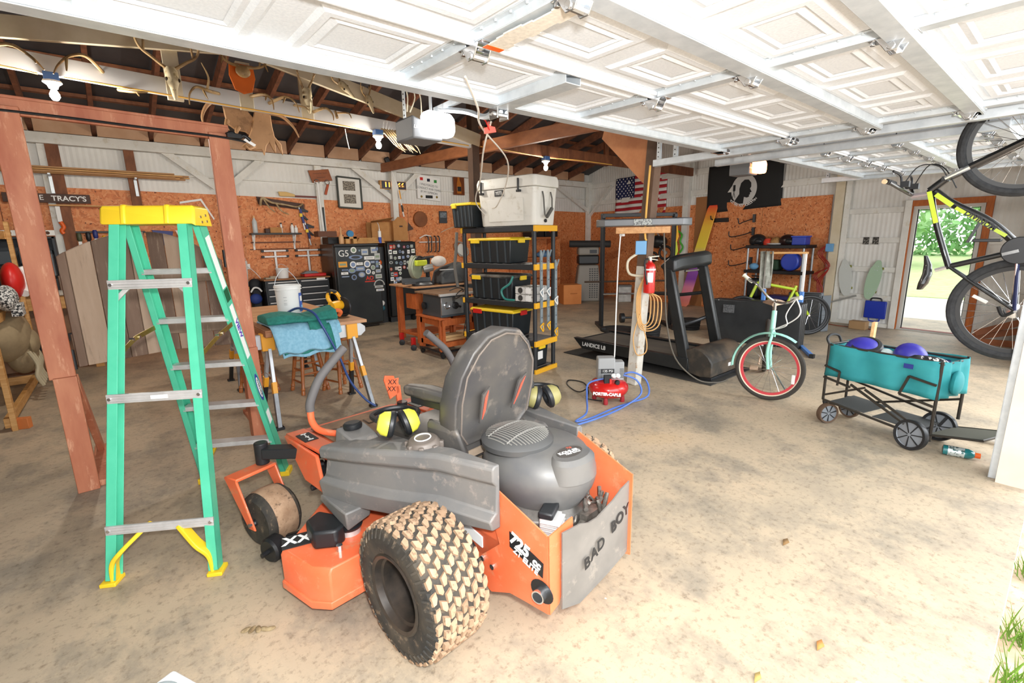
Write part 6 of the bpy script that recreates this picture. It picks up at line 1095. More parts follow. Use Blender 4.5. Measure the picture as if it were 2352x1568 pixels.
m = MB(SL(-.02, 1.25, 1.4)); m.tube(cat([SL(-.02, 1.24, 1.70), SL(-.03, 1.26, 1.45), SL(-.05, 1.27, 1.25), SL(-.03, 1.25, 1.0)], 5), .02, 6); tag(m.build('mesh_bag', M('mesh_grey', '6a6660', .8)), 'grey mesh strap hanging at the far end of the shelving unit', 'strap')
# shelf and boxes in the far corner behind the shelving unit
t = thing('corner_shelf', 'orange brown wooden shelf against the back wall behind the shelving unit', 'shelf', (8.7, 9.2, 0)); o = t.location
for x in (7.9, 9.25): m = MB(o); m.bb((x-.02, 8.95, 0), (x+.02, 9.38, 1.62)); m.build('side_panel', OSB, t)
for z in (.55, 1.1, 1.6): m = MB(o); m.bb((7.9, 8.95, z), (9.25, 9.38, z+.04)); m.build('shelf_board', M('orange_shelf', 'b4693a', .6), t)
for x, z, l in ((8.5, 1.645, 'left'), (9.0, 1.645, 'right')): 
    t = thing('tool_box', 'black tool box on top of the corner shelf, %s one' % l, 'tool box', (x, 9.15, z)); m = MB(); m.bb((-.22, -.16, 0), (.22, .16, .24)); m.build('box_body', BLK, t, .012); m = MB(); m.bb((-.1, -.17, .12), (.0, -.158, .22)); m.build('latch', SHY if l == 'left' else RED, t)
m = MB((8.9, 9.1, 1.14)); m.ell((8.85, 9.1, 1.2), (.28, .16, .10), 18, 10, zmin=-.6); tag(m.build('blue_tarp', M('steel_blue_cloth', '5f86ad', .7, bump=.3, col2='4c7197')), 'bundle of blue cloth on the corner shelf', 'cloth')
# ================================================================ power post with its fittings
t = thing('power_post', 'wooden post, dark above and white painted below, carrying outlets and a fire extinguisher', 'post', (4.36, 3.02, 0)); o = t.location
PB = Vector((4.34, 3.05, 0)); PT = Vector((4.45, 2.95, 2.9)); pp = lambda z, dx=0, dy=0: PB+(PT-PB)*(z/2.9)+Vector((dx, dy, 0))
m = MB(o); m.bar(pp(1.28), pp(2.9), .115, .115, (0, 1, 0)); m.build('upper_post', M('grey_brown_post', '6e5646', .75, 0, '5a4638', 5), t, .006); m = MB(o); m.bar(pp(0), pp(1.30), .118, .118, (0, 1, 0)); m.build('painted_base', M('worn_white_post', 'd3cfc6', .7, 0, 'bdb8ad', 5, col3='a8855c'), t, .008)
CVD = Vector((.57, -.82, 0)); CVN = Vector((-.82, -.57, 0))
t = thing('curved_console', 'grey curved console with a small control panel mounted across the wooden post', 'console', (4.34, 3.0, 1.72)); o = t.location; c0 = Vector((4.36, 3.02, 0))+CVN*.085
P = []
for k in range(21):
    u = -1+k/10; P.append(c0+CVD*(.48*u)+CVN*(.02-(.13*max(0, (abs(u)-.8)/.2)**1.6)))
m = MB(o); m.loft([[p+Vector((0, 0, 1.705)), p+CVN*.05*(1-.3*abs(i/10-1))+Vector((0, 0, 1.715)), p+CVN*.05*(1-.3*abs(i/10-1))+Vector((0, 0, 1.775)), p+Vector((0, 0, 1.785))] for i, p in enumerate(P)]); cs_ = m.build('console_band', M('console_grey', '74777b', .45, .2), t, .004)
m = MB(o); q = c0+CVN*.075; m.prism([q-CVD*.09+Vector((0, 0, 1.715)), q+CVD*.09+Vector((0, 0, 1.715)), q+CVD*.09+Vector((0, 0, 1.775)), q-CVD*.09+Vector((0, 0, 1.775))], CVN*.004); m.build('control_panel', M('panel_grey', '9ea3a0', .4, 0, '4a4d4f', 60, lo=.5, hi=.55), cs_)
m = MB((4.36, 3.0, 1.66)); q = c0-CVN*.02; m.prism([q+CVD*s*.27+Vector((0, 0, z)) for s, z in ((-1, 1.635), (1, 1.635), (1, 1.70), (-1, 1.70))], CVN*.04); tag(m.build('wooden_cleat', PLY, bev=.003), 'pale wooden board under the grey curved console', 'board')
t = thing('outlet_box', 'blue outlet box on the wooden post', 'outlet', tuple(pp(1.5))); o = t.location; m = MB(o); m.box(pp(1.49)+CVN*.075-CVD*.05, (.03, .11, .14), R=Matrix((CVN, CVD, Vector((0, 0, 1)))).transposed()); m.build('box_body', M('outlet_blue', '6ba4d4', .5), t, .005)
YC = M('yellow_cable', 'e9b65a', .6); m = MB(o); m.tube(cat([pp(2.3)+CVN*.065-CVD*.03, pp(1.9)+CVN*.065-CVD*.03, pp(1.62)+CVN*.065-CVD*.02, pp(1.56)+CVN*.07], 3), .011, 8); m.build('yellow_cable', YC, t)
m = MB(o); m.tube(cat([pp(1.43)+CVN*.07-CVD*.08, pp(1.35)+CVN*.07-CVD*.17, pp(1.22)+CVN*.08-CVD*.14, pp(1.20)+CVN*.07+CVD*.02], 6), .013, 8); m.build('grey_conduit', M('cream_conduit', 'd8cfb8', .5), t)
t = thing('fire_extinguisher', 'red fire extinguisher with a white label on the wooden post', 'fire extinguisher', tuple(pp(1.02)+CVN*.12+CVD*.07)); m = MB(); m.lathe([(.03, 0), (.056, .01), (.058, .03), (.058, .27), (.05, .30), (.022, .325), (.02, .34)], (0, 0, 0), n=28); bd = m.build('cylinder', M('extinguisher_red', 'c8241f', .3, coat=.4), t)
m = MB(); a0 = math.atan2(CVN.y, CVN.x); m.loft([[(.0588*math.cos(a0+.1+k*.1-.5), .0588*math.sin(a0+.1+k*.1-.5), z) for k in range(11)] for z in (.12, .22)], cap=False, closed=False); m.build('paper_label', LBL, bd)
for z in (.25, .08): m = MB(); m.lathe([(.0595, z-.008), (.0595, z+.008)], (0, 0, 0), n=28, caps=False); m.build('strap', LBL if z > .2 else RED, bd)
m = MB(); m.cyl((0, 0, .33), (0, 0, .37), .018, 12); m.build('valve', CHROME, t); m = MB(); m.bar((-.02, .01, .375), (.05, -.07, .385), .02, .01); m.bar((-.02, .01, .36), (.045, -.06, .345), .018, .008); m.build('lever', M('cream_lever', 'd8d2c0', .5), t); m = MB(); m.tube(cat([(0, 0, .36), (-.06, .02, .34), (-.075, .0, .22), (-.065, -.02, .10)], 5), .009, 8); m.build('discharge_hose', BLK, t)
t = thing('extension_cord', 'coiled tan extension cord looping down below the fire extinguisher', 'cord', tuple(pp(1.25)+CVN*.1)); o = t.location; TANC = M('tan_cord', 'd0a267', .6)
for k in range(4):
    m = MB(o); w = .05+.022*k; zb = .68-.02*k; c = pp(1.0)+CVN*(.085+.008*k)+CVD*(.04+.01*k); m.tube(cat([c+CVD*-.01+Vector((0, 0, .26)), c-CVD*w+Vector((0, 0, .02)), c-CVD*w*.8+Vector((0, 0, zb-.93)), c+Vector((0, 0, zb-1.0)), c+CVD*w+Vector((0, 0, zb-.93)), c+CVD*w*1.1+Vector((0, 0, -.05)), c+CVD*.03+Vector((0, 0, .02))], 6), .007, 6); m.build('cord_loop', TANC, t)
m = MB(o); c = pp(.8)+CVN*.1; m.tube(cat([c+CVD*-.0, c-CVD*.06+Vector((0, 0, -.25)), c-CVD*.02+Vector((0, 0, -.44)), c+CVD*.07+Vector((0, 0, -.42)), c+CVD*.08+Vector((0, 0, -.30)), c+CVD*.03+Vector((0, 0, -.12))], 6), .007, 6); m.build('cord_tail', TANC, t)
m = MB((4.2, 3.1, 1.0)); m.tube(cat([(4.23, 3.2, 1.66), (4.20, 3.2, 1.3), (4.12, 3.15, .8), (3.92, 3.0, .45), (3.78, 2.90, .42)], 6), .007, 6); m.box((4.24, 3.19, 1.64), (.04, .04, .06)); tag(m.build('electric_cord', LBL), 'white cord hanging from the cleat to the red compressor', 'cord')
m = MB((4.6, 2.9, 1.0)); m.tube(cat([(4.47, 2.84, 1.66), (4.50, 2.82, 1.2), (4.54, 2.8, .7), (4.62, 2.72, .3), (4.80, 2.55, .06), (5.0, 2.42, .012), (5.2, 2.40, .012)], 6), .008, 6); tag(m.build('electric_cord', M('grey_cord', '5c564c', .6)), 'dark grey cord from the curved console to the treadmill foot', 'cord')
# ================================================================ pancake compressor
t = thing('air_compressor', 'red pancake air compressor with a grey motor shroud beside the post', 'compressor', (3.69, 2.89, 0)); o = t.location; AX = Vector((.75, -.66, 0)); AN = Vector((-.66, -.75, 0))
m = MB(); m.lathe([(.10, .05), (.16, .07), (.19, .11), (.197, .14), (.19, .17), (.16, .205), (.10, .225), (.02, .23)], (0, 0, 0), n=40); tk = m.build('tank', M('glossy_red', 'd0201c', .25, coat=.5, col2='b81c18', scale=3), t)
for a in range(4): an = a*PI/2+.5; m = MB(); m.lathe([(.02, 0), (.024, .01), (.018, .07)], (.14*math.cos(an), .14*math.sin(an), 0), n=12); m.build('rubber_foot', M('red_foot', 'a02a30', .6), t)
m = MB(); m.box(AX*-.03-AN*.02+Vector((0, 0, .33)), (.17, .13, .23), R=Matrix((AX, AN, U3)).transposed()); m.box(AX*.09-AN*.02+Vector((0, 0, .31)), (.11, .12, .19), R=Matrix((AX, AN, U3)).transposed()); sh = m.build('motor_shroud', M('shroud_grey', '9b9d9e', .45), t, .012)
text('lettering', '135 PSI', LBL, sh, o+AX*-.02+AN*.048+Vector((0, 0, .315)), axes(AX, U3), .035, .0005, o=o); m = MB(); m.box(AX*-.02+AN*.046+Vector((0, 0, .315)), (.13, .002, .045), R=Matrix((AX, AN, U3)).transposed()); m.build('label_plate', BLK, sh)
m = MB()
for k in range(7): m.box(AX*-.09+AN*.046+Vector((0, 0, .25+.014*k)), (.04, .003, .005), R=Matrix((AX, AN, U3)).transposed()); m.box(AX*.12+AN*.042+Vector((0, 0, .25+.014*k)), (.04, .003, .005), R=Matrix((AX, AN, U3)).transposed())
m.build('vent_slots', BLK, sh)
for dx in (.03, .07): m = MB(); c = AX*dx+AN*.09+Vector((0, 0, .275)); m.cyl(c, c+AN*.02+Vector((0, 0, .01)), .024, 16); g_ = m.build('gauge', CHROME, t); m = MB(); m.cyl(c+AN*.0205, c+AN*.0225+Vector((0, 0, .01)), .019, 16); m.build('dial', LBL, g_)
m = MB(); m.box(AX*-.03+AN*.10+Vector((0, 0, .25)), (.07, .05, .08), R=Matrix((AX, AN, U3)).transposed()); m.build('pressure_switch', BLK, t, .004); m = MB(); m.box(AX*-.005+AN*.13+Vector((0, 0, .235)), (.02, .02, .05), R=Matrix((AX, AN, U3)).transposed()); m.build('switch_lever', RED, t); m = MB(); m.lathe([(.02, 0), (.026, .02), (.02, .045)], AX*.06+AN*.11+Vector((0, 0, .225)), AN, 14); m.build('regulator_knob', BLK, t)
text('lettering', 'PORTER-CABLE', LBL, tk, o+AX*-.05+AN*.192+Vector((0, 0, .125)), axes(AX+AN*.25, U3), .038, .006, bold=.002, o=o)
BH = M('blue_air_hose', '4f74c4', .4); m = MB((3.5, 2.9, .1)); m.tube(cat([(3.63, 2.83, .26), (3.50, 2.98, .20), (3.40, 2.92, .10), (3.2, 2.75, .03), (3.0, 2.7, .015), (3.15, 2.66, .015), (3.5, 2.68, .015), (3.75, 2.66, .02), (3.98, 2.62, .05), (4.05, 2.70, .18), (3.95, 2.78, .26), (3.82, 2.80, .27)], 6), .009, 8); m.tube(cat([(3.77, 2.78, .27), (3.86, 2.68, .22), (3.87, 2.63, .09), (3.6, 2.64, .014), (3.2, 2.62, .013), (2.95, 2.64, .013)], 6), .009, 8); tag(m.build('air_hose', BH), 'blue air hose looping around the red compressor', 'hose')
m = MB((3.6, 3.2, 0)); m.tube(cat([(3.62, 2.98, .20), (3.62, 3.2, .03), (3.75, 3.5, .008), (3.9, 3.62, .008), (3.95, 3.45, .008), (3.75, 3.2, .008), (3.55, 3.05, .015), (3.58, 2.88, .02)], 6), .007, 6); tag(m.build('electric_cord', BLK), 'black power cord curled behind the red compressor', 'cord')
# ================================================================ treadmill on its mat
m = MB((5.3, 3.5, 0)); m.bb((4.86, 2.42, 0), (5.86, 4.62, .012)); tag(m.build('floor_mat', M('mat_black', '2e2d2b', .85, 0, '3d3a36', 6), bev=.003), 'thin dark mat under the treadmill', 'mat')
TMB = M('treadmill_black', '1d2022', .35, 0, '25282a', 4); t = thing('treadmill', 'black treadmill with LANDICE L8 on its side behind the wooden post', 'treadmill', (5.38, 3.5, .012)); o = t.location
for x in (4.97, 5.73): m = MB(o); m.prism([(x-.04, 4.50, .235), (x-.04, 4.34, .10), (x-.04, 2.75, .085), (x-.04, 2.75, .235)], (.08, 0, 0)); m.build('side_rail', TMB, t, .006)
m = MB(o); m.bb((5.01, 2.8, .16), (5.69, 4.44, .20)); m.build('deck', BLK, t); m = MB(o); m.bb((5.03, 2.82, .20), (5.67, 4.42, .212)); m.build('running_belt', M('belt_dusty', '4b463f', .8, 0, '5f564b', 6, (1, .3, 1)), t)
m = MB(o); m.cyl((5.01, 4.44, .19), (5.69, 4.44, .19), .03, 14); m.build('rear_roller', DARK, t)
text('lettering', 'LANDICE L8', LBL, t, (4.929, 4.13, .165), axes((0, -1, 0), U3), .075, .0008, bold=.002)
m = MB(o); m.loft([[(x, 2.90, .09), (x, 2.90, .24), (x, 2.82, .32), (x, 2.70, .365), (x, 2.60, .35), (x, 2.52, .29), (x, 2.47, .22), (x, 2.47, .06), (x, 2.6, .04)] for x in (4.95, 5.0, 5.70, 5.76)]); hd = m.build('motor_hood', M('hood_dusty', '33312e', .45, 0, '6b5c4c', 3, lo=.45, hi=.7), t, .012); m = MB(o); m.bb((5.33, 2.464, .13), (5.45, 2.47, .17)); m.build('badge', LBL, hd)
m = MB(o); m.bb((4.98, 2.48, .015), (5.74, 2.62, .05)); m.build('front_foot', DARK, t, .004)
for x in (4.99, 5.75): m = MB(o); m.loft([[(x-.045, 2.72, .10), (x+.035, 2.72, .10), (x+.035, 2.86, .10), (x-.045, 2.86, .10)], [(x-.045, 3.02, 1.24), (x+.035, 3.02, 1.24), (x+.035, 3.15, 1.27), (x-.045, 3.15, 1.27)]]); m.build('upright', TMB, t, .02, seg=3)
m = MB(o); m.loft([[(x, 3.17+dy, 1.29+dz), (x, 3.04+dy, 1.40+dz), (x, 2.97+dy, 1.37+dz), (x, 2.96+dy, 1.24+dz), (x, 3.06+dy, 1.19+dz)] for x, dy, dz in ((4.95, .02, -.03), (5.08, 0, .0), (5.4, -.03, .02), (5.7, 0, .03), (5.80, .02, .02))]); m.build('console', TMB, t, .025, seg=3)
m = MB(o); m.tube(cat([(4.98, 3.06, .95), (5.05, 3.3, .93), (5.05, 3.5, .90)], 4), .022, 8); m.tube(cat([(5.74, 3.06, .90), (5.7, 3.3, .86), (5.7, 3.5, .84)], 4), .022, 8); m.tube(cat([(5.0, 3.0, .62), (5.2, 3.05, .55), (5.5, 3.05, .55), (5.74, 2.98, .60)], 5), .022, 8); m.build('handrail', BLK, t); m = MB(o); m.cyl((5.2, 3.0, 1.2), (5.5, 3.0, 1.2), .012, 8); m.build('pulse_bar', CHROME, t)
# ================================================================ bicycles
def wheel(par, o, c, ax, r, tr, tire, rimm, wall=None, spokes=24, hub=CHROME):
    ax = Vector(ax).normalized(); m = MB(o); m.ring(c, ax, r-tr, tr, 56, 10); w = m.build('tyre', tire, par)
    if wall: m = MB(o); m.ring(Vector(c), ax, r-tr*1.35, tr*.86, 56, 8); m.build('tyre_wall', wall, w)
    m = MB(o); A = ax; m.lathe([(r-2*tr-.022, -.011), (r-2*tr+.004, -.013), (r-2*tr+.004, .013), (r-2*tr-.022, .011), (r-2*tr-.022, -.011)], c, A, 56, False); m.build('rim', rimm, w)
    m = MB(o); X = A.orthogonal().normalized(); Y = A.cross(X); c = Vector(c)
    for k in range(spokes): a = 2*PI*k/spokes; b = a+(.5 if k % 2 else -.5); s = .022 if k % 4 < 2 else -.022; m.tube([c+A*s+(X*math.cos(b)+Y*math.sin(b))*.02, c+(X*math.cos(a)+Y*math.sin(a))*(r-2*tr-.015)], .0016, 4)
    m.build('spokes', CHROME, w); m = MB(o); m.cyl(c-A*.05, c+A*.05, .016, 12); m.build('hub', hub, w); return w
TEAL = M('mint_enamel', '9fdccb', .3, coat=.4); WWALL = M('cream_tyre_wall', 'e5d6bf', .7); PINKR = M('red_rim', 'c9434a', .4)
t = thing('cruiser_bicycle', 'mint cruiser bicycle with red rims and cream tyre walls facing the camera', 'bicycle', (4.85, 1.84, 0)); o = t.location; wc = Vector((4.85, 1.84, .315)); wa = Vector((-.985, -.15, .08)).normalized()
w = wheel(t, o, wc, wa, .315, .026, M('dark_tread', '3c3833', .8), PINKR, WWALL, 20)
wh = wa.cross(U3).normalized(); wh = wh if wh.y < 0 else -wh; wv = wh.cross(wa); wv = wv if wv.z > 0 else -wv
m = MB(o); c_ = wc+wh*.22-wv*.07+wa*.03; m.box(c_, (.02, .03, .09), R=Matrix((wa, wh, wv)).transposed()); m.build('reflector', LBL, w, .006)
bk = Vector((.93, .37, 0)); hd_ = wc+bk*.06+wv*.37-wh*.01; ht = hd_+wv*.18+bk*.05
for s in (-1, 1): m = MB(o); m.tube(cat([wc+wa*.055*s, wc+wa*.058*s+wv*.18-wh*.02, wc+wa*.05*s+wv*.32+bk*.02, hd_+wa*.02*s], 5), .014, 8); m.build('fork_blade', TEAL, t)
m = MB(o); m.tube([hd_-wv*.02, ht], .024, 12); m.build('head_tube', TEAL, t)
P = [wc+(wh*math.cos(a)+wv*math.sin(a))*.345 for a in [PI*(.30+.72*k/16) for k in range(17)]]
m = MB(o); m.loft([[p+wa*.035, p+(p-wc).normalized()*.015, p-wa*.035, p-wa*.028-(p-wc).normalized()*.004, p+(p-wc).normalized()*.010, p+wa*.028-(p-wc).normalized()*.004] for p in P]); m.build('front_fender', TEAL, t)
bb_ = wc+bk*.62+Vector((.0, .03, -.02)); st = wc+bk*.70+Vector((0, 0, .40)); rh = wc+bk*1.10+Vector((0, .04, 0))
for pts, r_, nm in (([ht-wv*.03, ht+bk*.3+Vector((0, 0, -.06)), st-Vector((0, 0, .06))], .017, 'top_tube'), ([hd_, hd_+bk*.25+Vector((0, 0, -.16)), bb_], .019, 'down_tube'), ([bb_, st], .016, 'seat_tube'), ([bb_, rh], .011, 'chain_stay'), ([st-Vector((0, 0, .08)), rh], .010, 'seat_stay')): m = MB(o); m.tube(cat(pts, 5), r_, 10); m.build(nm, TEAL, t)
wheel(t, o, rh, Vector((-bk.y, bk.x, 0)), .315, .026, M('dark_tread', '3c3833', .8), PINKR, WWALL, 20)
m = MB(o); m.cyl(st, st+Vector((0, 0, .12)), .013, 10); m.build('seat_post', CHROME, t); m = MB(o); sdc = st+Vector((0, 0, .16))-bk*.06; bn = Vector((-bk.y, bk.x, 0)); SDL = M('tan_saddle', 'd2b49b', .5)
m.loft([[sdc+bk*x+bn*(w_*math.cos(a))+U3*(.035*math.sin(a)*(1 if math.sin(a) > 0 else .5)) for a in [2*PI*k/14 for k in range(14)]] for x, w_ in ((-.15, .02), (-.08, .035), (.0, .08), (.08, .115), (.13, .10), (.15, .04))]); m.build('saddle', SDL, t)
lg, rg = Vector((4.97, 2.17, 1.17)), Vector((4.84, 1.66, 1.02)); stm = ht+U3*.10
m = MB(o); m.cyl(ht, stm, .014, 10); m.cyl(stm, stm-bk*.05, .016, 10); m.build('stem', CHROME, t)
m = MB(o); a_ = stm-bk*.05; m.tube(cat([lg, lerp(lg, a_, .35)+U3*.02-bk*.05, lerp(lg, a_, .7)-U3*.01-bk*.04, a_, lerp(rg, a_, .65)-U3*.02-bk*.03, lerp(rg, a_, .3)-bk*.04-U3*.02, rg], 6), .012, 10); hb_ = m.build('handlebar', CHROME, t)
for g, d_ in ((lg, (lg-a_).normalized()), (rg, (rg-a_).normalized())): m = MB(o); m.lathe([(.014, -.06), (.018, -.05), (.017, .04), (.022, .055), (.01, .06)], g, d_, 12); m.build('grip', M('cream_grip', 'd9dccb', .6), hb_)
m = MB(o); m.tube(cat([rg+U3*.0-bk*.03, Vector((4.80, 1.60, .90)), Vector((4.84, 1.68, .80)), hd_], 6), .006, 6); m.tube(cat([rg-bk*.02, Vector((4.86, 1.74, .86)), Vector((4.84, 1.72, .76)), hd_], 6), .005, 6); m.build('brake_cable', LBL, t)
m = MB(o); m.tube([bb_+bn*.06, bb_+bn*.07+bk*-.1-U3*.08], .01, 8); m.box(wc+bk*.45+bn*.14+Vector((0, 0, -.12)), (.10, .08, .025), R=Matrix((bk, bn, U3)).transposed()); m.build('pedal', M('tan_pedal', 'b59a82', .5), t, .004); m = MB(o); m.cyl(bb_-U3*.03, (5.05, 1.70, .01), .009, 8); m.build('kickstand', CHROME, t)
# mountain bike hanging between the doors
MBB = M('bike_black', '16181a', .3, coat=.4); LIM = M('bike_lime', 'c9e03a', .35); MT = M('mtb_tyre', '2b2d30', .8, 0, '3a3c3f', 30, bump=.2)
t = thing('mountain_bicycle', 'black and lime mountain bicycle hanging nose up beside the right door jamb', 'bicycle', (4.74, .45, 1.05)); o = t.location; X0 = 4.70; F_ = lambda y, z, dx=0: Vector((X0+dx, y, z))
wheel(t, o, F_(.34, 2.00+.165), (1, .06, .1), .35, .029, MT, BLK, None, 28); w2 = wheel(t, o, F_(.255, 1.065), (1, .03, 0), .35, .029, MT, BLK, None, 28)
m = MB(o); m.box(F_(.43, 1.13, -.03), (.012, .09, .022), R=Matrix.Rotation(.5, 3, 'X')); m.build('reflector', LBL, w2, .004)
for pts, r_, mt, nm in (([F_(.80, 1.90), F_(.73, 1.64), F_(.626, 1.345)], .020, MBB, 'top_tube'), ([F_(.77, 1.885), F_(.66, 1.79), F_(.45, 1.655), F_(.29, 1.49)], .026, MBB, 'down_tube'), ([F_(.64, 1.345), F_(.284, 1.466)], .019, MBB, 'seat_tube')): m = MB(o); m.tube(cat(pts, 5), r_, 12); m.build(nm, mt, t)
for s in (-.05, .05):
    m = MB(o); m.tube([F_(.62, 1.345, s*.4), F_(.43, 1.2, s), F_(.25, 1.07, s*1.3)], .010, 8); m.build('seat_stay', MBB, t); m = MB(o); m.tube([F_(.29, 1.46, s*.6), F_(.27, 1.28, s), F_(.25, 1.07, s*1.3)], .011, 8); m.build('chain_stay', M('navy_frame', '1f2a55', .35) if s < 0 else MBB, t)
    m = MB(o); m.tube([F_(.72, 1.965, s), F_(.57, 2.045, s), F_(.35, 2.165, s)], [.017, .019, .016], 10); m.build('fork_leg', CHROME if s < 0 else MBB, t); m = MB(o); m.tube([F_(.60, 2.03, s*1.02), F_(.35, 2.165, s*1.02)], .021, 10); m.build('fork_lower', MBB, t)
m = MB(o); m.tube([F_(.80, 1.89), F_(.72, 1.965)], .028, 12); m.bar(F_(.72, 1.965, -.06), F_(.72, 1.965, .06), .035, .03); m.build('head_tube', MBB, t)
m = MB(o); m.tube([F_(.81, 1.87), F_(.90, 1.86)], .018, 10); m.build('stem', M('stem_silver', 'b9aeb2', .3, .6), t)
m = MB(o); m.tube(cat([F_(.98, 1.95, -.32), F_(.93, 1.90, -.15), F_(.90, 1.87), F_(.93, 1.90, .15), F_(.98, 1.95, .32)], 5), .014, 10); hb_ = m.build('handlebar', MBB, t)
for s in (-1, 1): m = MB(o); m.cyl(F_(.975, 1.945, s*.20), F_(.99, 1.955, s*.34), .018, 10); m.build('grip', BLK, hb_); m = MB(o); m.tube(cat([F_(.94, 1.93, s*.16), F_(.95, 2.0, s*.17), F_(.98, 2.03, s*.25)], 4), .008, 6); m.box(F_(.92, 1.94, s*.15), (.05, .05, .04)); m.build('brake_lever', DARK, hb_)
m = MB(o); m.tube(cat([F_(.92, 1.96, -.15), F_(.86, 2.06, -.12), F_(.76, 2.05, -.05), F_(.70, 1.95, -.03)], 5), .004, 5); m.tube(cat([F_(.92, 1.96, .15), F_(.84, 2.08, .08), F_(.74, 2.04, .03), F_(.66, 1.9, .03)], 5), .004, 5); m.build('brake_cable', BLK, t)
m = MB(o); m.cyl(F_(1.0, 1.953, -.335), F_(1.003, 1.955, -.352), .016, 12); m.build('bar_end', M('amber_cap', 'f0c8a0', .5), hb_)
for a, b, wd, mt in (((.80, 1.885), (.735, 1.66), .028, LIM), ((.76, 1.862), (.66, 1.778), .03, LIM), ((.64, 1.762), (.36, 1.562), .022, LIM)): m = MB(o); m.bar(F_(a[0], a[1], -.024), F_(b[0], b[1], -.024), wd, .004, (1, 0, 0)); m.build('lime_graphic', mt, t)
text('lettering', 'DIVINUM', BLK, t, F_(.50, 1.668, -.0275), axes((0, -.82, -.58), (0, .58, -.82)) if False else axes((0, -.81, -.585), (0, -.585, .81)), .05, .0006, bold=.002)
m = MB(o); m.tube([F_(.63, 1.345), F_(.70, 1.318)], .014, 8); m.build('seat_post', CHROME, t); m = MB(o); m.loft([[F_(.755, 1.42, x) if False else F_(yy+.03*math.cos(a)*k_, zz, wd*math.sin(a)) for a in [2*PI*k/12 for k in range(12)]] for yy, zz, wd, k_ in ((.765, 1.425, .015, .4), (.745, 1.36, .02, .8), (.74, 1.29, .04, 1), (.755, 1.22, .065, 1), (.77, 1.175, .05, .6))]); m.build('saddle', MBB, t)
m = MB(o); m.lathe([(.02, -.004), (.085, -.004), (.09, 0), (.085, .004), (.02, .004)], F_(.284, 1.466, -.05), (1, 0, 0), 28); m.build('chainring', DARK, t); m = MB(o); m.bar(F_(.284, 1.466, -.07), F_(.36, 1.44, -.07), .02, .012, (1, 0, 0)); m.build('crank_arm', CHROME, t); m = MB(o); m.box(F_(.44, 1.535, -.12), (.09, .14, .02)); m.build('pedal', BLK, t, .004); m = MB(o); m.bar(F_(.50, 1.655, -.04), F_(.545, 1.52, -.05), .022, .016); m.build('pump', BLK, t)
m = MB(o); m.lathe([(.015, -.012), (.05, -.004), (.045, .012), (.015, .012)], F_(.255, 1.065, -.035), (1, 0, 0), 24); m.build('cassette', CHROME, t); m = MB(o); m.tube(cat([F_(.284, 1.38, -.05), F_(.275, 1.25, -.05), F_(.27, 1.11, -.045)], 4), .006, 5); m.tube(cat([F_(.2, 1.46, -.05), F_(.2, 1.25, -.05), F_(.22, 1.11, -.045)], 4), .005, 5); m.build('chain', CHROME, t); m = MB(o); m.tube(cat([F_(.255, 1.06, -.06), F_(.30, 1.03, -.06), F_(.33, 1.09, -.06)], 4), .012, 6); m.build('derailleur', BLK, t)
m = MB(o); m.tube(cat([F_(.34, 2.51), F_(.40, 2.53), F_(.42, 2.60)], 4), .008, 6); hk = m.build('ceiling_hook', BLK); hk.parent = None; hk.location = o; tag(hk, 'black hook holding the hanging mountain bicycle', 'hook')
# ================================================================ folding wagon and what is in it
WF = M('wagon_frame', '38342f', .4, .4); WTL = M('wagon_teal', '1f7f86', .75, 0, '2b8d92', 3, bump=.05); WK = M('wagon_wheel_grey', '7d8288', .5)
t = thing('folding_wagon', 'teal fabric folding wagon with big black wheels standing by the right door post', 'wagon', (4.68, .9, 0)); o = t.location
A_, B_, C_, D_ = Vector((4.62, 1.29, 0)), Vector((4.46, .54, 0)), Vector((4.80, .44, 0)), Vector((4.92, 1.20, 0))   # near left, near right, far right, far left
Z_ = lambda v, z: Vector((v.x, v.y, z))
for v, z0, z1 in ((A_, .19, .69), (B_, .09, .69), (C_, .20, .69), (D_, .16, .60)): m = MB(o); m.cyl(Z_(v, z0), Z_(v, z1), .011, 10); m.build('post', WF, t)
m = MB(o)
for a, b, z in ((A_, B_, .68), (B_, C_, .67), (C_, D_, .67), (D_, A_, .68)): m.cyl(Z_(a, z), Z_(b, z), .009, 8)
m.build('top_rim', WF, t); nv = Vector((-.96, .25, 0))
def fab(a, b, off, nm, sag=.02):
    m = MB(o); n = 14; secs = []
    for z in (.69, .62, .53, .45, .41): secs.append([lerp(Z_(a, z), Z_(b, z), k/n)+off*(.012*math.sin(k*1.3+z*7)+.014)-U3*(.012*math.sin(PI*k/n)*(1 if z > .6 else -.3)) for k in range(n+1)])
    m.loft(secs, cap=False, closed=False); ob = m.build(nm, WTL, t); md = ob.modifiers.new('thick', 'SOLIDIFY'); md.thickness = .006; return ob
sp1 = fab(A_, B_, nv, 'side_panel'); fab(D_, C_, -nv, 'side_panel'); fab(A_, D_, Vector((.2, .9, 0)), 'end_panel'); fab(B_, C_, Vector((-.1, -1, 0)), 'end_panel')
m = MB(o); m.prism([Z_(A_, .42), Z_(B_, .42), Z_(C_, .42), Z_(D_, .42)], (0, 0, .008)); m.build('floor_panel', WTL, t)
m = MB(o); q = lerp(A_, B_, .76)+nv*.026; dr_ = (B_-A_).normalized(); m.prism([Z_(q-dr_*.03, .605), Z_(q+dr_*.03, .605), Z_(q+dr_*.03, .64), Z_(q-dr_*.03, .64)], nv*.002); m.build('brand_tag', M('navy_tag', '1f2f7a', .6), sp1)
m = MB(o); m.ell(lerp(Z_(B_, .52), Z_(C_, .52), .45)+Vector((0, -.03, 0)), (.12, .04, .09), 16, 10); m.build('end_pocket', WTL, t)
n0 = nv*.03
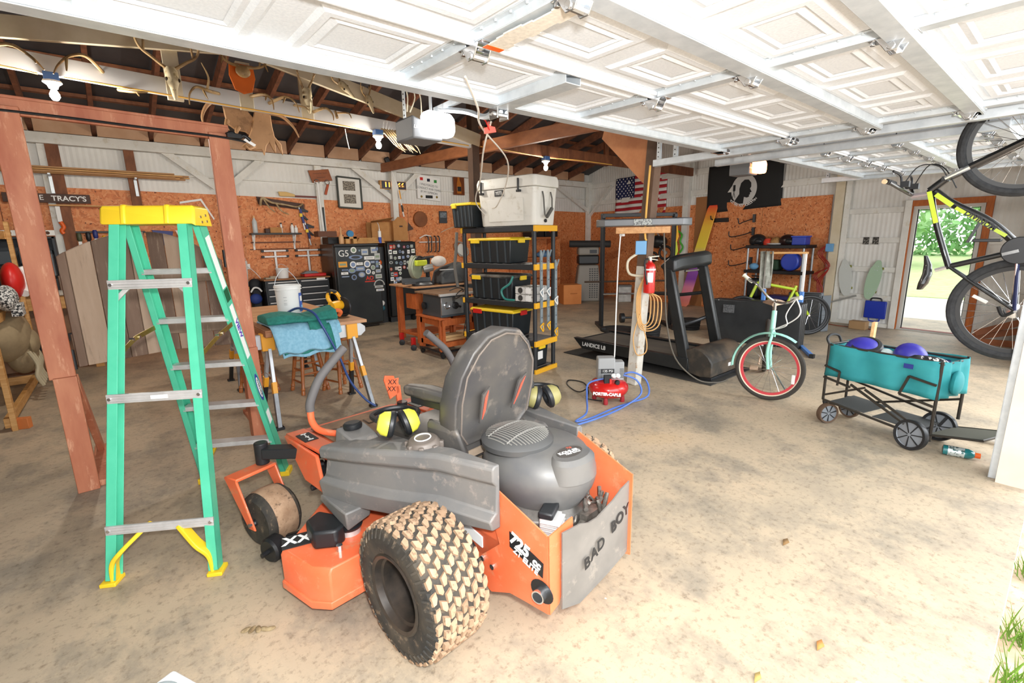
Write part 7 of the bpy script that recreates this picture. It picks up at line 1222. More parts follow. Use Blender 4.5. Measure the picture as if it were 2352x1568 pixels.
for a, b in (((.0, .40), (.28, .36)), ((.02, .24), (.42, .385)), ((.28, .385), (.95, .12)), ((.42, .37), (1.0, .14)), ((.02, .20), (.97, .11)), ((.0, .50), (.16, .47)), ((.16, .47), (.15, .35)), ((1.0, .52), (.78, .55)), ((.78, .55), (.72, .40)), ((.72, .40), (1.0, .36))):
    m = MB(o); m.bar(Z_(lerp(A_, B_, a[0])+n0, a[1]), Z_(lerp(A_, B_, b[0])+n0, b[1]), .014, .016); m.build('fold_bar', WF, t)
for a, b in (((.0, .34), (.95, .18)), ((.3, .18), (1.0, .36))): m = MB(o); m.bar(Z_(lerp(D_, C_, a[0]), a[1]), Z_(lerp(D_, C_, b[0]), b[1]), .014, .016); m.build('fold_bar', WF, t)
for f0, f1, z0, z1 in ((.08, .42, .19, .165), (.5, .88, .155, .14)): m = MB(o); m.prism([Z_(lerp(A_, B_, f0), z0), Z_(lerp(A_, B_, f1), z1), Z_(lerp(D_, C_, f1), z1), Z_(lerp(D_, C_, f0), z0)], (0, 0, .005)); m.build('lower_tray', M('mesh_dark', '474848', .7), t)
tr0, tr1 = Z_(B_, .135)+Vector((.0, .02, 0)), Z_(C_, .135)+Vector((0, .0, 0)); ex_ = Vector((-.05, -.30, .06)); 
m = MB(o); m.prism([tr0, tr1, tr1+ex_, tr0+ex_], (0, 0, .004)); m.build('tailgate_mesh', M('mesh_olive', '4d4c42', .7), t); m = MB(o); m.tube([tr0, tr0+ex_, tr1+ex_, tr1], .009, 8); m.build('tailgate_frame', WF, t)
def wwheel(c, ax, r, w_, mud=False):
    m = MB(o); m.lathe([(r*.8, -w_*.8), (r*.97, -w_), (r, -w_*.5), (r, w_*.5), (r*.97, w_), (r*.8, w_*.8)], c, ax, 32, False); ty = m.build('wheel_tyre', M('muddy_rubber', '5a4636', .8) if mud else BLK, t)
    m = MB(o); m.lathe([(.015, -w_*.7), (r*.78, -w_*.4), (r*.82, -w_*.8), (r*.82, w_*.8), (r*.78, w_*.4), (.015, w_*.7)], c, ax, 32); m.build('wheel_disc', WK, ty)
    m = MB(o); A = Vector(ax).normalized(); X = A.orthogonal().normalized(); Y = A.cross(X)
    for k in range(7): a = 2*PI*k/7; m.bar(Vector(c)+(X*math.cos(a)+Y*math.sin(a))*.012, Vector(c)+(X*math.cos(a)+Y*math.sin(a))*r*.8, .007, w_*1.5, A)
    m.build('wheel_spokes', BLK, ty)
wwheel((4.435, .645, .115), (-.9, .42, .1), .115, .022); wwheel((4.80, .54, .115), (-.95, .2, .1), .115, .022); wwheel((4.585, 1.235, .088), (-.55, -.8, 0), .088, .022, True); wwheel((4.87, 1.15, .088), (-.9, .35, 0), .088, .022, True)
for a, b in (((4.60, 1.27, .19), (4.585, 1.235, .09)), ((4.90, 1.18, .18), (4.87, 1.15, .09)), ((4.46, .62, .14), (4.435, .645, .115)), ((4.80, .50, .2), (4.80, .54, .115))): m = MB(o); m.bar(a, b, .035, .02); m.build('wheel_bracket', BLK, t)
m = MB(o); m.tube(cat([Z_(A_, .68), Z_(A_, .73)+Vector((.0, .02, 0)), Vector((4.68, 1.30, .755)), Vector((4.76, 1.27, .74)), Vector((4.78, 1.25, .68))], 5), .011, 8); m.build('pull_handle', BLK, t)
PUR = M('violet_helmet', '34309a', .4)
t = thing('sport_helmet', 'violet and black helmet with padding lying in the wagon, left one', 'helmet', (4.72, 1.06, .62)); m = MB(); m.ell((0, 0, 0), (.13, .15, .13), 22, 14, zmin=-.3, R=Matrix.Rotation(.5, 3, 'X')); m.build('shell', PUR, t); m = MB(); m.ring((-.03, -.01, .07), (-.5, -.1, 1), .085, .03, 24, 8); m.build('padding', BLK, t)
t = thing('sport_helmet', 'violet helmet visor standing upright in the wagon, right one', 'helmet', (4.70, .76, .62)); m = MB(); m.ell((0, 0, .02), (.09, .11, .12), 20, 12, R=Matrix.Rotation(-.5, 3, 'X')); m.build('shell', PUR, t); m = MB(); m.ell((-.05, -.04, -.01), (.07, .08, .08), 14, 8); m.build('padding', BLK, t)
m = MB((4.7, .9, .62)); m.ell((4.70, .92, .62), (.06, .07, .07), 14, 9); tag(m.build('crumpled_bag', M('pale_plastic', 'b9c9c6', .4, 0, 'a0b2b0', 10, bump=.3)), 'pale crumpled plastic bag between the two helmets in the wagon', 'bag')
t = thing('sneaker', 'black and white striped sneaker at the right end of the wagon', 'shoe', (4.65, .64, .64)); m = MB(); m.ell((0, 0, 0), (.05, .12, .045), 18, 10); m.build('upper', M('striped_shoe', '1e1e20', .6, 0, 'e2ddd8', 30, (1, 1, 1), lo=.5, hi=.53), t); m = MB(); m.ell((0, 0, -.03), (.052, .125, .025), 18, 8); m.build('sole', M('pink_sole', 'd8bdb2', .6), t)
m = MB((4.75, .6, .6)); m.box((4.74, .58, .63), (.18, .12, .02), rz=.3); tag(m.build('navy_cloth', M('navy_cloth', '22346a', .8)), 'navy cloth at the right end of the wagon', 'cloth')
t = thing('drink_bottle', 'teal drink bottle with an orange cap lying on the floor', 'bottle', (4.53, .37, .036), math.atan2(-.16, .03)); m = MB(); m.lathe([(.02, -.10), (.035, -.095), (.036, .04), (.03, .06), (.018, .075)], (0, 0, 0), (1, 0, 0), 22); m.build('bottle_body', M('teal_liquid', '1f6f72', .1, coat=.5), t); m = MB(); m.lathe([(.0365, -.07), (.0365, .02)], (0, 0, 0), (1, 0, 0), 22, False); m.build('label', M('foil_label', 'c9d3d2', .3, .4, '3d5a58', 40, lo=.5, hi=.56), t); m = MB(); m.cyl((.075, 0, 0), (.105, 0, 0), .019, 16); m.build('cap', ORG, t)
t = thing('white_pole', 'white pole with a striped black end lying behind the door track', 'pole', (5.0, .2, .05)); m = MB(); m.cyl((0, .08, 0), (.02, -.19, 0), .036, 16); m.build('tube', LBL, t); m = MB(); m.cyl((-.005, .115, 0), (0, .08, 0), .04, 16); m.build('end_cap', BLK, t)
# ================================================================ gym mats, blue stand, second bike
VIN2 = M('mat_vinyl', '26282a', .32, 0, '303234', 4, coat=.2); t = thing('gym_mat', 'long black folded gym mat standing on edge behind the mint bicycle', 'gym mat', (7.25, 3.0, 0)); o = t.location
for k in range(3): m = MB(o); m.prism([(7.15+.06*k, 3.62, 0), (7.34+.07*k, 2.42, 0), (7.40+.07*k, 2.43, 0), (7.205+.06*k, 3.63, 0)], (.0, 0, .65)); m.build('mat_panel', VIN2, t, .02, seg=3)
m = MB(o); m.prism([(7.162, 3.46, .45), (7.187, 3.30, .45), (7.187, 3.30, .57), (7.162, 3.46, .57)], (-.004, 0, 0)); m.build('sewn_label', M('label_grey', '6b6d70', .5, 0, '3a3c3e', 60), t)
t = thing('gym_mat', 'grey and black folded mat leaning by the cream post', 'gym mat', (8.95, 2.85, 0)); o = t.location
for k in range(3): m = MB(o); m.prism([(8.80+.06*k, 3.15, 0), (8.93+.06*k, 2.70, 0), (8.98+.06*k, 2.71, 0), (8.85+.06*k, 3.16, 0)], (0, 0, .64)); m.build('mat_panel', VIN2 if k == 0 else M('mat_grey', '767d84', .5), t, .015)
m = MB((9.03, 2.6, 0)); m.prism([(8.97, 2.66, 0), (9.12, 2.60, 0), (9.12, 2.60, .6), (8.97, 2.68, .6)], (.02, .02, 0)); tag(m.build('gym_mat', M('mat_grey', '767d84', .5), bev=.01), 'slim grey mat panel at the right of the folded mats', 'gym mat')
SKB = M('sky_blue_tube', '5b8fd8', .4); t = thing('blue_stand', 'blue tubular stand with white extension poles behind the mint bicycle', 'stand', (7.65, 2.75, 0)); o = t.location
for x, y, zm in ((7.71, 2.58, .78), (7.54, 3.04, .80)): m = MB(o); m.bar((x, y, .02), (x, y, zm), .05, .05); m.build('lower_pole', SKB, t, .004); m = MB(o); m.bar((x, y, zm), (x, y, 1.33), .032, .032); m.build('upper_pole', LBL, t, .003); m = MB(o); m.bar((x-.75, y-.45, .025), (x+.15, y+.08, .025), .05, .04); b_ = m.build('base_foot', SKB, t, .004); m = MB(o); m.box((x-.76, y-.455, .025), (.06, .055, .05)); m.build('end_cap', BLK, b_)
m = MB(o); m.bar((7.72, 2.55, 1.335), (7.53, 3.06, 1.335), .035, .03); m.build('top_bar', PINE, t, .003); m = MB(o); m.bar((7.71, 2.58, .3), (7.54, 3.04, .3), .04, .04); m.build('cross_bar', SKB, t)
m = MB((7.55, 3.0, 1.2)); sec = []
for z in (1.36, 1.2, 1.0, .82): sec.append([(7.52+.045*math.sin(k*1.5+z*3), 3.12-.16*k/8, z) for k in range(9)])
m.loft(sec, cap=False, closed=False); cl = tag(m.build('grey_cloth', M('camo_grey', 'a9aaa0', .8, 0, '82847a', 14)), 'pale grey garment hung on the blue stand', 'cloth'); cl.modifiers.new('thick', 'SOLIDIFY').thickness = .02
LG = M('lime_frame', 'b7cf2a', .35); t = thing('lime_bicycle', 'lime green bicycle half hidden behind the black gym mat', 'bicycle', (8.0, 3.1, 0)); o = t.location
wheel(t, o, (7.78, 3.45, .33), (.8, .6, 0), .32, .025, BLK, DARK, None, 18); wheel(t, o, (8.5, 2.72, .33), (.8, .6, 0), .32, .025, BLK, DARK, None, 18)
for a, b, nm in (((7.92, 3.3, .82), (8.2, 3.0, .36), 'down_tube'), ((7.92, 3.3, .86), (8.34, 2.88, .74), 'top_tube'), ((8.34, 2.88, .80), (8.2, 3.0, .36), 'seat_tube'), ((8.34, 2.88, .7), (8.5, 2.72, .33), 'seat_stay'), ((7.92, 3.3, .86), (7.78, 3.45, .33), 'fork')): m = MB(o); m.cyl(a, b, .022, 10); m.build(nm, LG, t)
m = MB(o); m.tube([(7.75, 3.15, .95), (7.9, 3.3, .96), (8.05, 3.45, .95)], .014, 8); m.build('handlebar', BLK, t)
t = thing('lumber_offcut', 'short pine board standing up behind the teal wagon', 'lumber', (6.5, 1.42, 0)); m = MB(); m.bar((0, 0, 0), (.02, -.01, .62), .09, .035, (0, 1, 0)); m.build('board', M('fresh_pine', 'e6c08c', .6, 0, 'd6ab74', 4, (1, 8, 8)), t, .003)
# ================================================================ squat rack, plates, kennels
t = thing('squat_rack', 'black steel squat rack with pull-up bar in the corner behind the treadmill', 'rack', (7.15, 5.05, 0)); o = t.location; RA, RB_ = Vector((6.70, 5.45, 0)), Vector((7.63, 4.65, 0)); RN = Vector((.65, .76, 0))
for v in (RA, RB_): m = MB(o); m.bar(v, v+U3*2.0, .06, .06); m.build('upright', BLK, t, .004); m = MB(o); m.bar(v-RN*.28+U3*.03, v+RN*.45+U3*.03, .07, .06); m.build('foot', BLK, t, .004); m = MB(o); m.bar(v+RN*.02+U3*1.95, v+RN*.02-RN*.1+U3*1.95, .05, .05); m.build('j_hook', BLK, t)
m = MB(o); m.bar(RA+U3*1.97, RB_+U3*1.97, .07, .06); m.build('top_bar', BLK, t, .004); m = MB(o); m.cyl(RA+U3*.62, RB_+U3*.62, .018, 10); m.build('silver_bar', CHROME, t); m = MB(o); m.cyl(RA+U3*.84-(RB_-RA)*.25, RB_+U3*.84, .016, 10); m.build('barbell', M('barbell_bronze', '4a3b30', .4, .6), t)
for k in range(2): m = MB(o); q = RB_+U3*(1.5-.25*k)+RN*.02; m.tube([q+U3*.45, q+Vector((.05, -.04, .1)), q-U3*.1], .03, 6); m.build('resistance_band', SHY if k == 0 else LIME, t)
def plates(x, y, n, r, label, zh=.045):
    for k in range(n):
        t = thing('weight_plate', '%s, %s' % (label, ('bottom one', 'second from the floor', 'third from the floor', 'topmost one')[k if k < n-1 or n > 3 else (k if n < 2 else k)] if n > 1 else 'lying alone'), 'weight plate', (x+.01*k, y, zh*k), k*.3); m = MB(); m.lathe([(.025, .006), (r*.45, .004), (r*.5, .014), (r*.82, .014), (r*.86, 0), (r*.98, 0), (r, zh*.3), (r, zh*.7), (r*.98, zh-.004), (r*.86, zh-.004), (r*.82, zh-.014), (r*.5, zh-.014), (r*.45, zh-.008), (.025, zh-.008)], (0, 0, 0), n=32); m.build('disc', RUB, t)
plates(6.75, 5.1, 1, .32, 'large black weight plate on the floor left of the post'); plates(6.72, 4.48, 4, .19, 'black weight plate in the stack right of the post'); plates(7.74, 4.32, 4, .17, 'black weight plate in the stack behind the treadmill console')
m = MB((7.68, 5.4, 0)); m.cyl((7.4, 5.55, .1), (7.85, 5.2, .1), .02, 10); m.lathe([(.03, -.04), (.09, -.035), (.09, .035), (.03, .04)], (7.42, 5.53, .1), (.8, -.6, 0), 20); m.lathe([(.03, -.04), (.09, -.035), (.09, .035), (.03, .04)], (7.83, 5.22, .1), (.8, -.6, 0), 20); tag(m.build('dumbbell', BLK), 'black dumbbell on the floor beyond the weight plates', 'dumbbell')
KN = M('kennel_grey', '8f8a82', .55); t = thing('pet_kennel', 'large grey plastic pet kennel standing on end in the corner', 'kennel', (9.55, 8.25, 0), -.72); m = MB(); m.loft([[(-.30, -.22, 0), (.30, -.22, 0), (.30, .22, 0), (-.30, .22, 0)], [(-.30, -.24, .45), (.30, -.24, .45), (.30, .24, .45), (-.30, .24, .45)], [(-.24, -.2, .93), (.26, -.2, .93), (.26, .2, .93), (-.24, .2, .93)]]); m.build('shell', KN, t, .04, seg=3)
m = MB()
for r_ in range(14):
    for c_ in range(4): m.bb((.02+.06*c_, -.244+.012*abs(r_-7)/7, .1+.055*r_), (.055+.06*c_, -.225, .125+.055*r_))
m.build('vent_holes', BLK, t)
t = thing('pet_kennel', 'smaller grey and black kennel stacked on the large one', 'kennel', (9.5, 8.2, .95), -.72); m = MB(); m.bb((-.26, -.2, 0), (.26, .2, .22)); m.build('lower_half', BLK, t, .03); m = MB(); m.bb((-.26, -.2, .225), (.26, .2, .42)); m.build('upper_half', KN, t, .04); m = MB(); m.bb((.02, -.205, .27), (.2, -.19, .36)); m.build('vent', DARK, t)
m = MB((9.45, 8.1, 1.45)); m.cyl((9.08, 8.45, 1.46), (9.80, 7.72, 1.44), .085, 18); tag(m.build('bolster', M('bolster_black', '2a2a2a', .7), bev=.01), 'long black padded roll on top of the stacked kennels', 'bolster')
t = thing('orange_crate', 'orange cardboard carton on the floor in the far corner', 'cardboard box', (8.85, 8.2, 0), -.5); m = MB(); m.bb((-.23, -.2, 0), (.23, .2, .48)); m.build('box_body', M('orange_card', 'd98a4a', .7, 0, 'cc7d3f', 3), t, .004); m = MB(); m.bb((-.06, -.203, .25), (.12, -.2, .28)); m.build('printed_mark', M('card_mark', 'b5682f', .7), t)
t = thing('clear_bin', 'clear grey bin with white filling behind the wooden post', 'bin', (10.05, 7.45, 0), -.78); m = MB(); m.bb((-.16, -.14, 0), (.16, .14, .38)); m.build('bin_body', M('bin_grey', 'a8a7a3', .5, 0, 'c9c8c4', 9), t, .01); m = MB(); m.bb((-.17, -.15, .38), (.17, .15, .42)); m.build('bin_lid', M('bin_lid', '6d6e6e', .5), t, .006)
# ================================================================ things on the end wall
t = thing('us_flag', 'flag with red and white stripes and a starred blue canton behind the wooden post', 'flag', tuple(W(1.92, 2.65, .05))); o = t.location; FR_ = M('flag_red', 'b3202c', .8); FW = M('flag_white', 'ebe9e6', .8); FB = M('flag_blue', '1d2450', .8)
def flagpt(u, v, q=.05):
    return W(1.10+1.62*u, 3.10+.03*u-.98*v, q+.022*math.sin(u*17+v*2)+.012*math.sin(v*8+u*5))
for i in range(13):
    m = MB(o); n = 24; m.loft([[flagpt(k/n, i/13) for k in range(n+1)], [flagpt(k/n, (i+1)/13) for k in range(n+1)]], cap=False, closed=False); ob = m.build('stripe', FW if i % 2 else FR_, t); ob.modifiers.new('thick', 'SOLIDIFY').thickness = .004
m = MB(o); n = 12; m.loft([[flagpt(.4*k/n, 7/13*j/6, .056) for k in range(n+1)] for j in range(7)], cap=False, closed=False); cn = m.build('canton', FB, t); cn.modifiers.new('thick', 'SOLIDIFY').thickness = .004
m = MB(o)
for r_ in range(9):
    for c_ in range(6 if r_ % 2 == 0 else 5):
        u = .4*((c_+.5)/6 if r_ % 2 == 0 else (c_+1)/6); v = 7/13*(r_+.6)/9; c = flagpt(u, v, .0605); P = []
        for k in range(10): a = PI/2+k*PI/5; rr = .026 if k % 2 == 0 else .011; P.append(c+WD*rr*math.cos(a)+U3*rr*math.sin(a))
        m.prism(P, WN*.002)
m.build('stars', FW, cn)
t = thing('black_flag', 'black flag with a white round silhouette emblem and lettering on the end wall', 'flag', tuple(W(4.65, 2.6, .05))); o = t.location; FK = M('flag_black', '1e1f20', .8)
def pf(u, v, q=.05): return W(3.84+1.62*u, 3.06-.03*u-(.98-.10*u)*v, q+.02*math.sin(u*9+v)+.01*math.sin(v*6))
m = MB(o); n = 20; m.loft([[pf(k/n, j/10) for k in range(n+1)] for j in range(11)], cap=False, closed=False); m.build('cloth', FK, t).modifiers.new('thick', 'SOLIDIFY').thickness = .004
cE = pf(.52, .56, .085); CR = .30
m = MB(o); m.prism([cE+WD*CR*.92*math.cos(a)+U3*CR*math.sin(a) for a in [2*PI*k/40 for k in range(40)]], WN*.002); em = m.build('emblem_disc', M('emblem_grey', 'c9c9c7', .8), t)
hp = [(-.62, -.75), (-.30, -.30), (-.32, .05), (-.22, .42), (.02, .62), (.30, .60), (.50, .38), (.52, .12), (.44, .0), (.58, -.22), (.46, -.26), (.48, -.36), (.40, -.42), (.42, -.52), (.28, -.58), (.05, -.52), (.02, -.95), (-.3, -.95)]
m = MB(o); m.prism([cE+WN*.003+WD*CR*x+U3*CR*z for x, z in hp], WN*.003); m.build('silhouette', FK, em)
m = MB(o); m.bar(cE+WN*.006+WD*(-.21)+U3*-.02, cE+WN*.006+WD*(-.21)+U3*.10, .05, .004, WN); m.bar(cE+WN*.006+WD*-.24+U3*-.16, cE+WN*.006+WD*-.20+U3*-.02, .008, .004, WN); m.bar(cE+WN*.006+WD*-.18+U3*-.16, cE+WN*.006+WD*-.22+U3*-.02, .008, .004, WN); m.build('tower_mark', FK, em)
for i, ch in enumerate('POW MIA'): text('lettering', ch, FW, t, cE+WD*(.085*(i-3))+U3*.40+WN*.004, WALLR, .16, .001, bold=.002, sx=.7)
for i, ch in enumerate('YOU ARE NOT FORGOTTEN'): a = -PI/2+(i-10)*.085; text('lettering', ch, FW, t, cE+WD*(CR*1.2*math.cos(a))+U3*(CR*1.2*math.sin(a)+.03)+WN*.004, axes(WD*-math.sin(a)+U3*math.cos(a), -(WD*math.cos(a)+U3*math.sin(a))), .06, .001, bold=.001)
m = MB(o)
for k in range(12): a = -PI/2+(k-5.5)*.13; c = cE+WN*.005+WD*CR*1.02*math.cos(a)+U3*CR*1.02*math.sin(a); m.ell(c, (.016, .016, .012), 6, 4)
m.build('wire_mark', FW, em)
GRD = bpy.data.materials.new('sunset_gradient_paint'); GRD.use_nodes = True; nt = GRD.node_tree; tc = nd(nt, 'ShaderNodeTexCoord'); sx_ = nd(nt, 'ShaderNodeSeparateXYZ'); cr = nd(nt, 'ShaderNodeValToRGB'); mr = nd(nt, 'ShaderNodeMapRange'); mr.inputs[1].default_value = 0; mr.inputs[2].default_value = 2.25
nt.links.new(tc.outputs['Object'], sx_.inputs[0]); nt.links.new(sx_.outputs['Z'], mr.inputs[0]); nt.links.new(mr.outputs[0], cr.inputs['Fac']); nt.links.new(cr.outputs['Color'], nt.nodes['Principled BSDF'].inputs['Base Color']); el = cr.color_ramp.elements
for q, c in ((.2, 'e58aa8'), (.28, '8a46b0'), (.42, 'a765c8'), (.6, 'f2dc4a'), (.8, 'f5c842')): el.new(q)
for e_, (q, c) in zip(sorted(el, key=lambda e: e.position), ((0, 'f08a70'), (.2, 'e58aa8'), (.28, '8a46b0'), (.42, 'a765c8'), (.6, 'f2dc4a'), (.8, 'f5c842'), (1, 'ee4a30'))): e_.position = q; e_.color = lin(c)
t = thing('painted_board', 'tall narrow board painted red, yellow and purple leaning on the end wall', 'board', tuple(W(3.55, 0, .30))); m = MB(); d_ = W(4.02, 2.25, .06)-W(3.55, 0, .30); m.loft([[d_*s+WD*a*w_+WN*b for a, b in ((-1, 0), (1, 0), (1, .03), (-1, .03))] for s, w_ in ((0, .10), (.03, .14), (.5, .13), (.97, .12), (1, .09))]); m.build('board', GRD, t, .008)
t = thing('wall_hook', 'black wall bracket right of the painted board', 'hook', tuple(W(4.2, 1.92, .04))); o = t.location; m = MB(o); wbox(m, 4.02, 4.38, 1.88, 1.97, .036, .06); m.tube([W(4.05, 1.93, .06), W(4.05, 1.95, .18), W(4.05, 2.02, .2)], .015, 8); m.build('bracket', BLK, t, .004)
for k, (z, ln) in enumerate(((1.88, .22), (1.62, .4), (1.35, .34), (1.02, .36))):
    m = MB(W(4.7, z, .05)); a = W(4.95, z+.05, .05); m.tube(cat([a, W(4.78, z-.02, .16), W(4.95-ln, z-.05, .22), W(4.95-ln-.02, z+.06, .24)], 5), .011, 6); m.box(a, (.05, .05, .16)); tag(m.build('storage_hook', DARK), 'dark tool hook on the end wall, %s' % ('topmost of four', 'second of four from the top', 'third of four from the top', 'lowest of four')[k], 'hook')
SHS = M('shelf_silver_post', 'a9aeb2', .4, .5)
t = thing('metal_shelf', 'black shelf with silver posts holding helmets against the end wall', 'shelf', tuple(W(5.62, 0, .3))); o = t.location
for z in (.36, .92, 1.40): m = MB(o); wbox(m, 5.07, 6.2, z-.06, z, .06, .50); m.build('shelf_board', BLK, t, .006)
for s in (5.11, 6.16):
    for q in (.10, .46): m = MB(o); m.cyl(W(s, 0, q), W(s, 1.36, q), .02, 10); m.build('post', SHS, t)
def helm(s, z, q, r, mat, label, name='helmet'): 
    t = thing(name, label, 'helmet', tuple(W(s, z, q))); m = MB(); m.ell((0, 0, r*.55), (r, r*1.15, r*.95), 20, 12, zmin=-.55); m.build('shell', mat, t); m = MB(); m.ell((-r*.75, -.05, r*.5), (r*.35, r*.6, r*.4), 14, 8); m.build('visor', BLK if mat != BLK else DARK, t)
helm(5.2, 1.405, .3, .14, BLK, 'glossy black helmet at the left end of the top shelf on the end wall'); helm(5.78, 1.405, .3, .13, M('dark_red_helmet', '2c1b1b', .3), 'black and red helmet right of the brown cap on the top shelf')
m = MB(W(5.38, 1.4, .3)); m.lathe([(.07, 0), (.085, .06), (.05, .12)], W(5.40, 1.402, .3), n=18); tag(m.build('red_cup', M('coral_red2', 'e04a38', .4)), 'red round cup between the black helmet and the brown cap', 'cup')
t = thing('brown_cap', 'brown and white cap in the middle of the top shelf on the end wall', 'cap', tuple(W(5.57, 1.402, .3))); m = MB(); m.ell((0, 0, .06), (.09, .11, .09), 16, 10, zmin=-.3); m.build('crown', M('brown_cap', '8a6232', .8, 0, 'b78f5a', 20), t); m = MB(); m.ell((-.04, -.0, .02), (.12, .16, .022), 16, 8); m.build('brim', LBL, t)
t = thing('blue_container', 'blue lidded container at the right end of the top shelf on the end wall', 'container', tuple(W(6.02, 1.402, .3)), WRZ); m = MB(); m.bb((-.12, -.1, 0), (.12, .1, .14)); m.build('tub', M('royal_blue', '3048b4', .4), t, .01); m = MB(); m.bb((-.135, -.11, .14), (.135, .11, .165)); m.build('lid', M('royal_blue_lid', '3f58c8', .4), t, .005)
m = MB(W(5.45, .92, .3)); wbox(m, 5.42, 5.70, .925, 1.12, .15, .42); tag(m.build('green_bag', M('dark_green_bag', '27402c', .8), bev=.04), 'dark green bag on the middle shelf against the end wall', 'bag')
m = MB(W(5.9, .97, .3)); m.cyl(W(5.92, 1.095, .46), W(5.92, 1.095, .30), .17, 24); tag(m.build('blue_coil', M('royal_blue', '3048b4', .4), bev=.03), 'round blue coil on the middle shelf against the end wall', 'coil')
m = MB(W(5.25, .4, .4)); wbox(m, 5.12, 5.36, .365, .75, .2, .46); tag(m.build('black_pack', BLK, bev=.05), 'black pack on the lowest shelf against the end wall', 'pack')
m = MB(W(5.8, .4, .4)); wbox(m, 5.55, 6.1, .365, .44, .15, .45); tag(m.build('violet_case', M('violet_case', '3b3a78', .5), bev=.02), 'flat violet case on the lowest shelf against the end wall', 'case')
m = MB(W(5.8, .44, .3)); m.ell(W(5.98, .50, .3), (.09, .07, .06), 12, 8); tag(m.build('red_bag', RED), 'small red pouch on top of the flat violet case', 'pouch')
m = MB(W(5.3, .95, .45)); m.ell(W(5.22, .985, .40), (.07, .09, .065), 12, 8); tag(m.build('blue_ball_cap', M('light_blue_cap', '6fa6cf', .6)), 'light blue cap at the left end of the middle shelf', 'cap')
t = thing('pet_stroller', 'dark folded stroller with wheels hanging on the end wall', 'stroller', tuple(W(2.75, 1.4, .3))); o = t.location; m = MB(o); m.ell(W(2.70, 1.48, .25), (.18, .24, .16), 16, 10); m.build('seat_cloth', DARK, t)
for s, z, r_ in ((2.98, 1.22, .15), (2.62, 1.12, .10)): m = MB(o); m.ring(W(s, z, .3), WN+WD*.3, r_, .03, 24, 8); w_ = m.build('wheel', BLK, t); m = MB(o); m.ell(W(s, z, .3), (.05, .05, .05), 10, 6); m.build('hub', M('hub_grey', '8a8a86', .5), w_)
m = MB(o); m.tube(cat([W(2.45, 1.65, .25), W(2.65, 1.5, .3), W(2.95, 1.25, .32)], 4), .015, 8); m.tube(cat([W(2.55, 1.75, .25), W(2.75, 1.65, .3), W(2.9, 1.4, .3)], 4), .015, 8); m.build('frame', M('hub_grey', '8a8a86', .5), t)
t = thing('yellow_straps', 'yellow straps hanging below the black rack beam', 'strap', tuple(W(2.6, 1.8, .3))); o = t.location; m = MB(o); m.tube(cat([W(2.5, 2.1, .2), W(2.6, 1.75, .3), W(2.7, 1.5, .3)], 4), .02, 6); m.build('strap', SHY, t)
t = thing('green_rope', 'bright green rope hanging on the round white post', 'rope', tuple(W(3.3, 1.5, .2))); m = MB(t.location); m.tube(cat([W(3.22, 1.72, .18), W(3.34, 1.62, .2), W(3.30, 1.48, .2), W(3.38, 1.35, .2), W(3.30, 1.22, .2)], 5), .02, 8); m.build('cord', M('neon_green', '4fb83a', .5), t)
t = thing('extension_cord', 'tangled red extension cord hanging on the cream post', 'cord', tuple(W(6.4, 1.2, .18))); o = t.location; RC = M('red_cord', '9a2a1e', .5)
for k in range(3): m = MB(o); d_ = .03*k; m.tube(cat([W(6.45, 1.42, .17), W(6.28+d_, 1.25, .18), W(6.45+d_, 1.02, .2), W(6.30-d_, .85, .18), W(6.42, .62, .17), W(6.38, .45, .17), W(6.33+d_, .75, .19), W(6.5, 1.0, .2), W(6.36, 1.2, .18), W(6.47, 1.40, .17)], 6), .009, 6); m.build('cord_loop', RC, t)
m = MB(W(6.45, 1.33, .16)); wbox(m, 6.40, 6.52, 1.28, 1.42, .145, .19); tag(m.build('outlet_box', M('outlet_blue', '6ba4d4', .5), bev=.004), 'blue outlet box on the cream post above the red cord', 'outlet')
def skate(s0, z0, s1, z1, mat, label):
    t = thing('skateboard', label, 'skateboard', tuple(W(s0, z0, .10))); o = t.location; a, b = W(s0, z0, .10), W(s1, z1, .13); d_ = b-a; px_ = d_.cross(WN).normalized(); P = []
    for k in range(24):
        an = 2*PI*k/24; P.append(a+d_*.5+d_*.5*max(-1, min(1, 1.06*math.sin(an)))+px_*.105*math.cos(an)*(1 if math.sin(an) > -.6 else .8))
    m = MB(o); m.prism(P, WN*.012); m.build('deck', mat, t, .003)
    for f_ in (.2, .8): m = MB(o); c = a+d_*f_-WN*.035; m.cyl(c-px_*.085, c+px_*.085, .022, 12); m.build('wheels', M('olive_wheel', '8a8a2a', .5), t)
    m = MB(o)
    for f_ in (.15, .25, .75, .85):
        for s in (-.02, .02): c = a+d_*f_+px_*s+WN*.012; m.cyl(c, c+WN*.002, .006, 8)
    m.build('bolts', STEEL, t)
skate(6.70, 1.14, 6.80, .51, M('pale_grey_deck', 'c5cac6', .5), 'pale grey skateboard hung upright left of the green one'); skate(7.22, 1.14, 7.13, .48, M('sage_deck', 'a3bfa4', .5), 'sage green skateboard hung upright beside the exit door')
t = thing('scooter_board', 'blue square scooter board with four casters hung below the green skateboard', 'scooter board', tuple(W(7.25, .3, .1)), WRZ); SBL = M('scooter_blue', '1f37a8', .4); m = MB(); m.bb((-.16, .0, -.15), (.16, .03, .15)); m.build('deck', SBL, t, .02)
for x in (-.125, .125):
    for z in (-.115, .115): m = MB(); m.lathe([(.012, -.014), (.03, -.012), (.03, .012), (.012, .014)], (x, .055, z), (1, 0, .3), 14); m.build('caster', BLK, t)
for z, s in ((.15, 1), (-.15, -1)): m = MB(); m.tube(cat([(-.08, .015, z), (-.06, .015, z+s*.045), (.06, .015, z+s*.045), (.08, .015, z)], 5), .012, 8); m.build('handle', BLK if s > 0 else SBL, t)
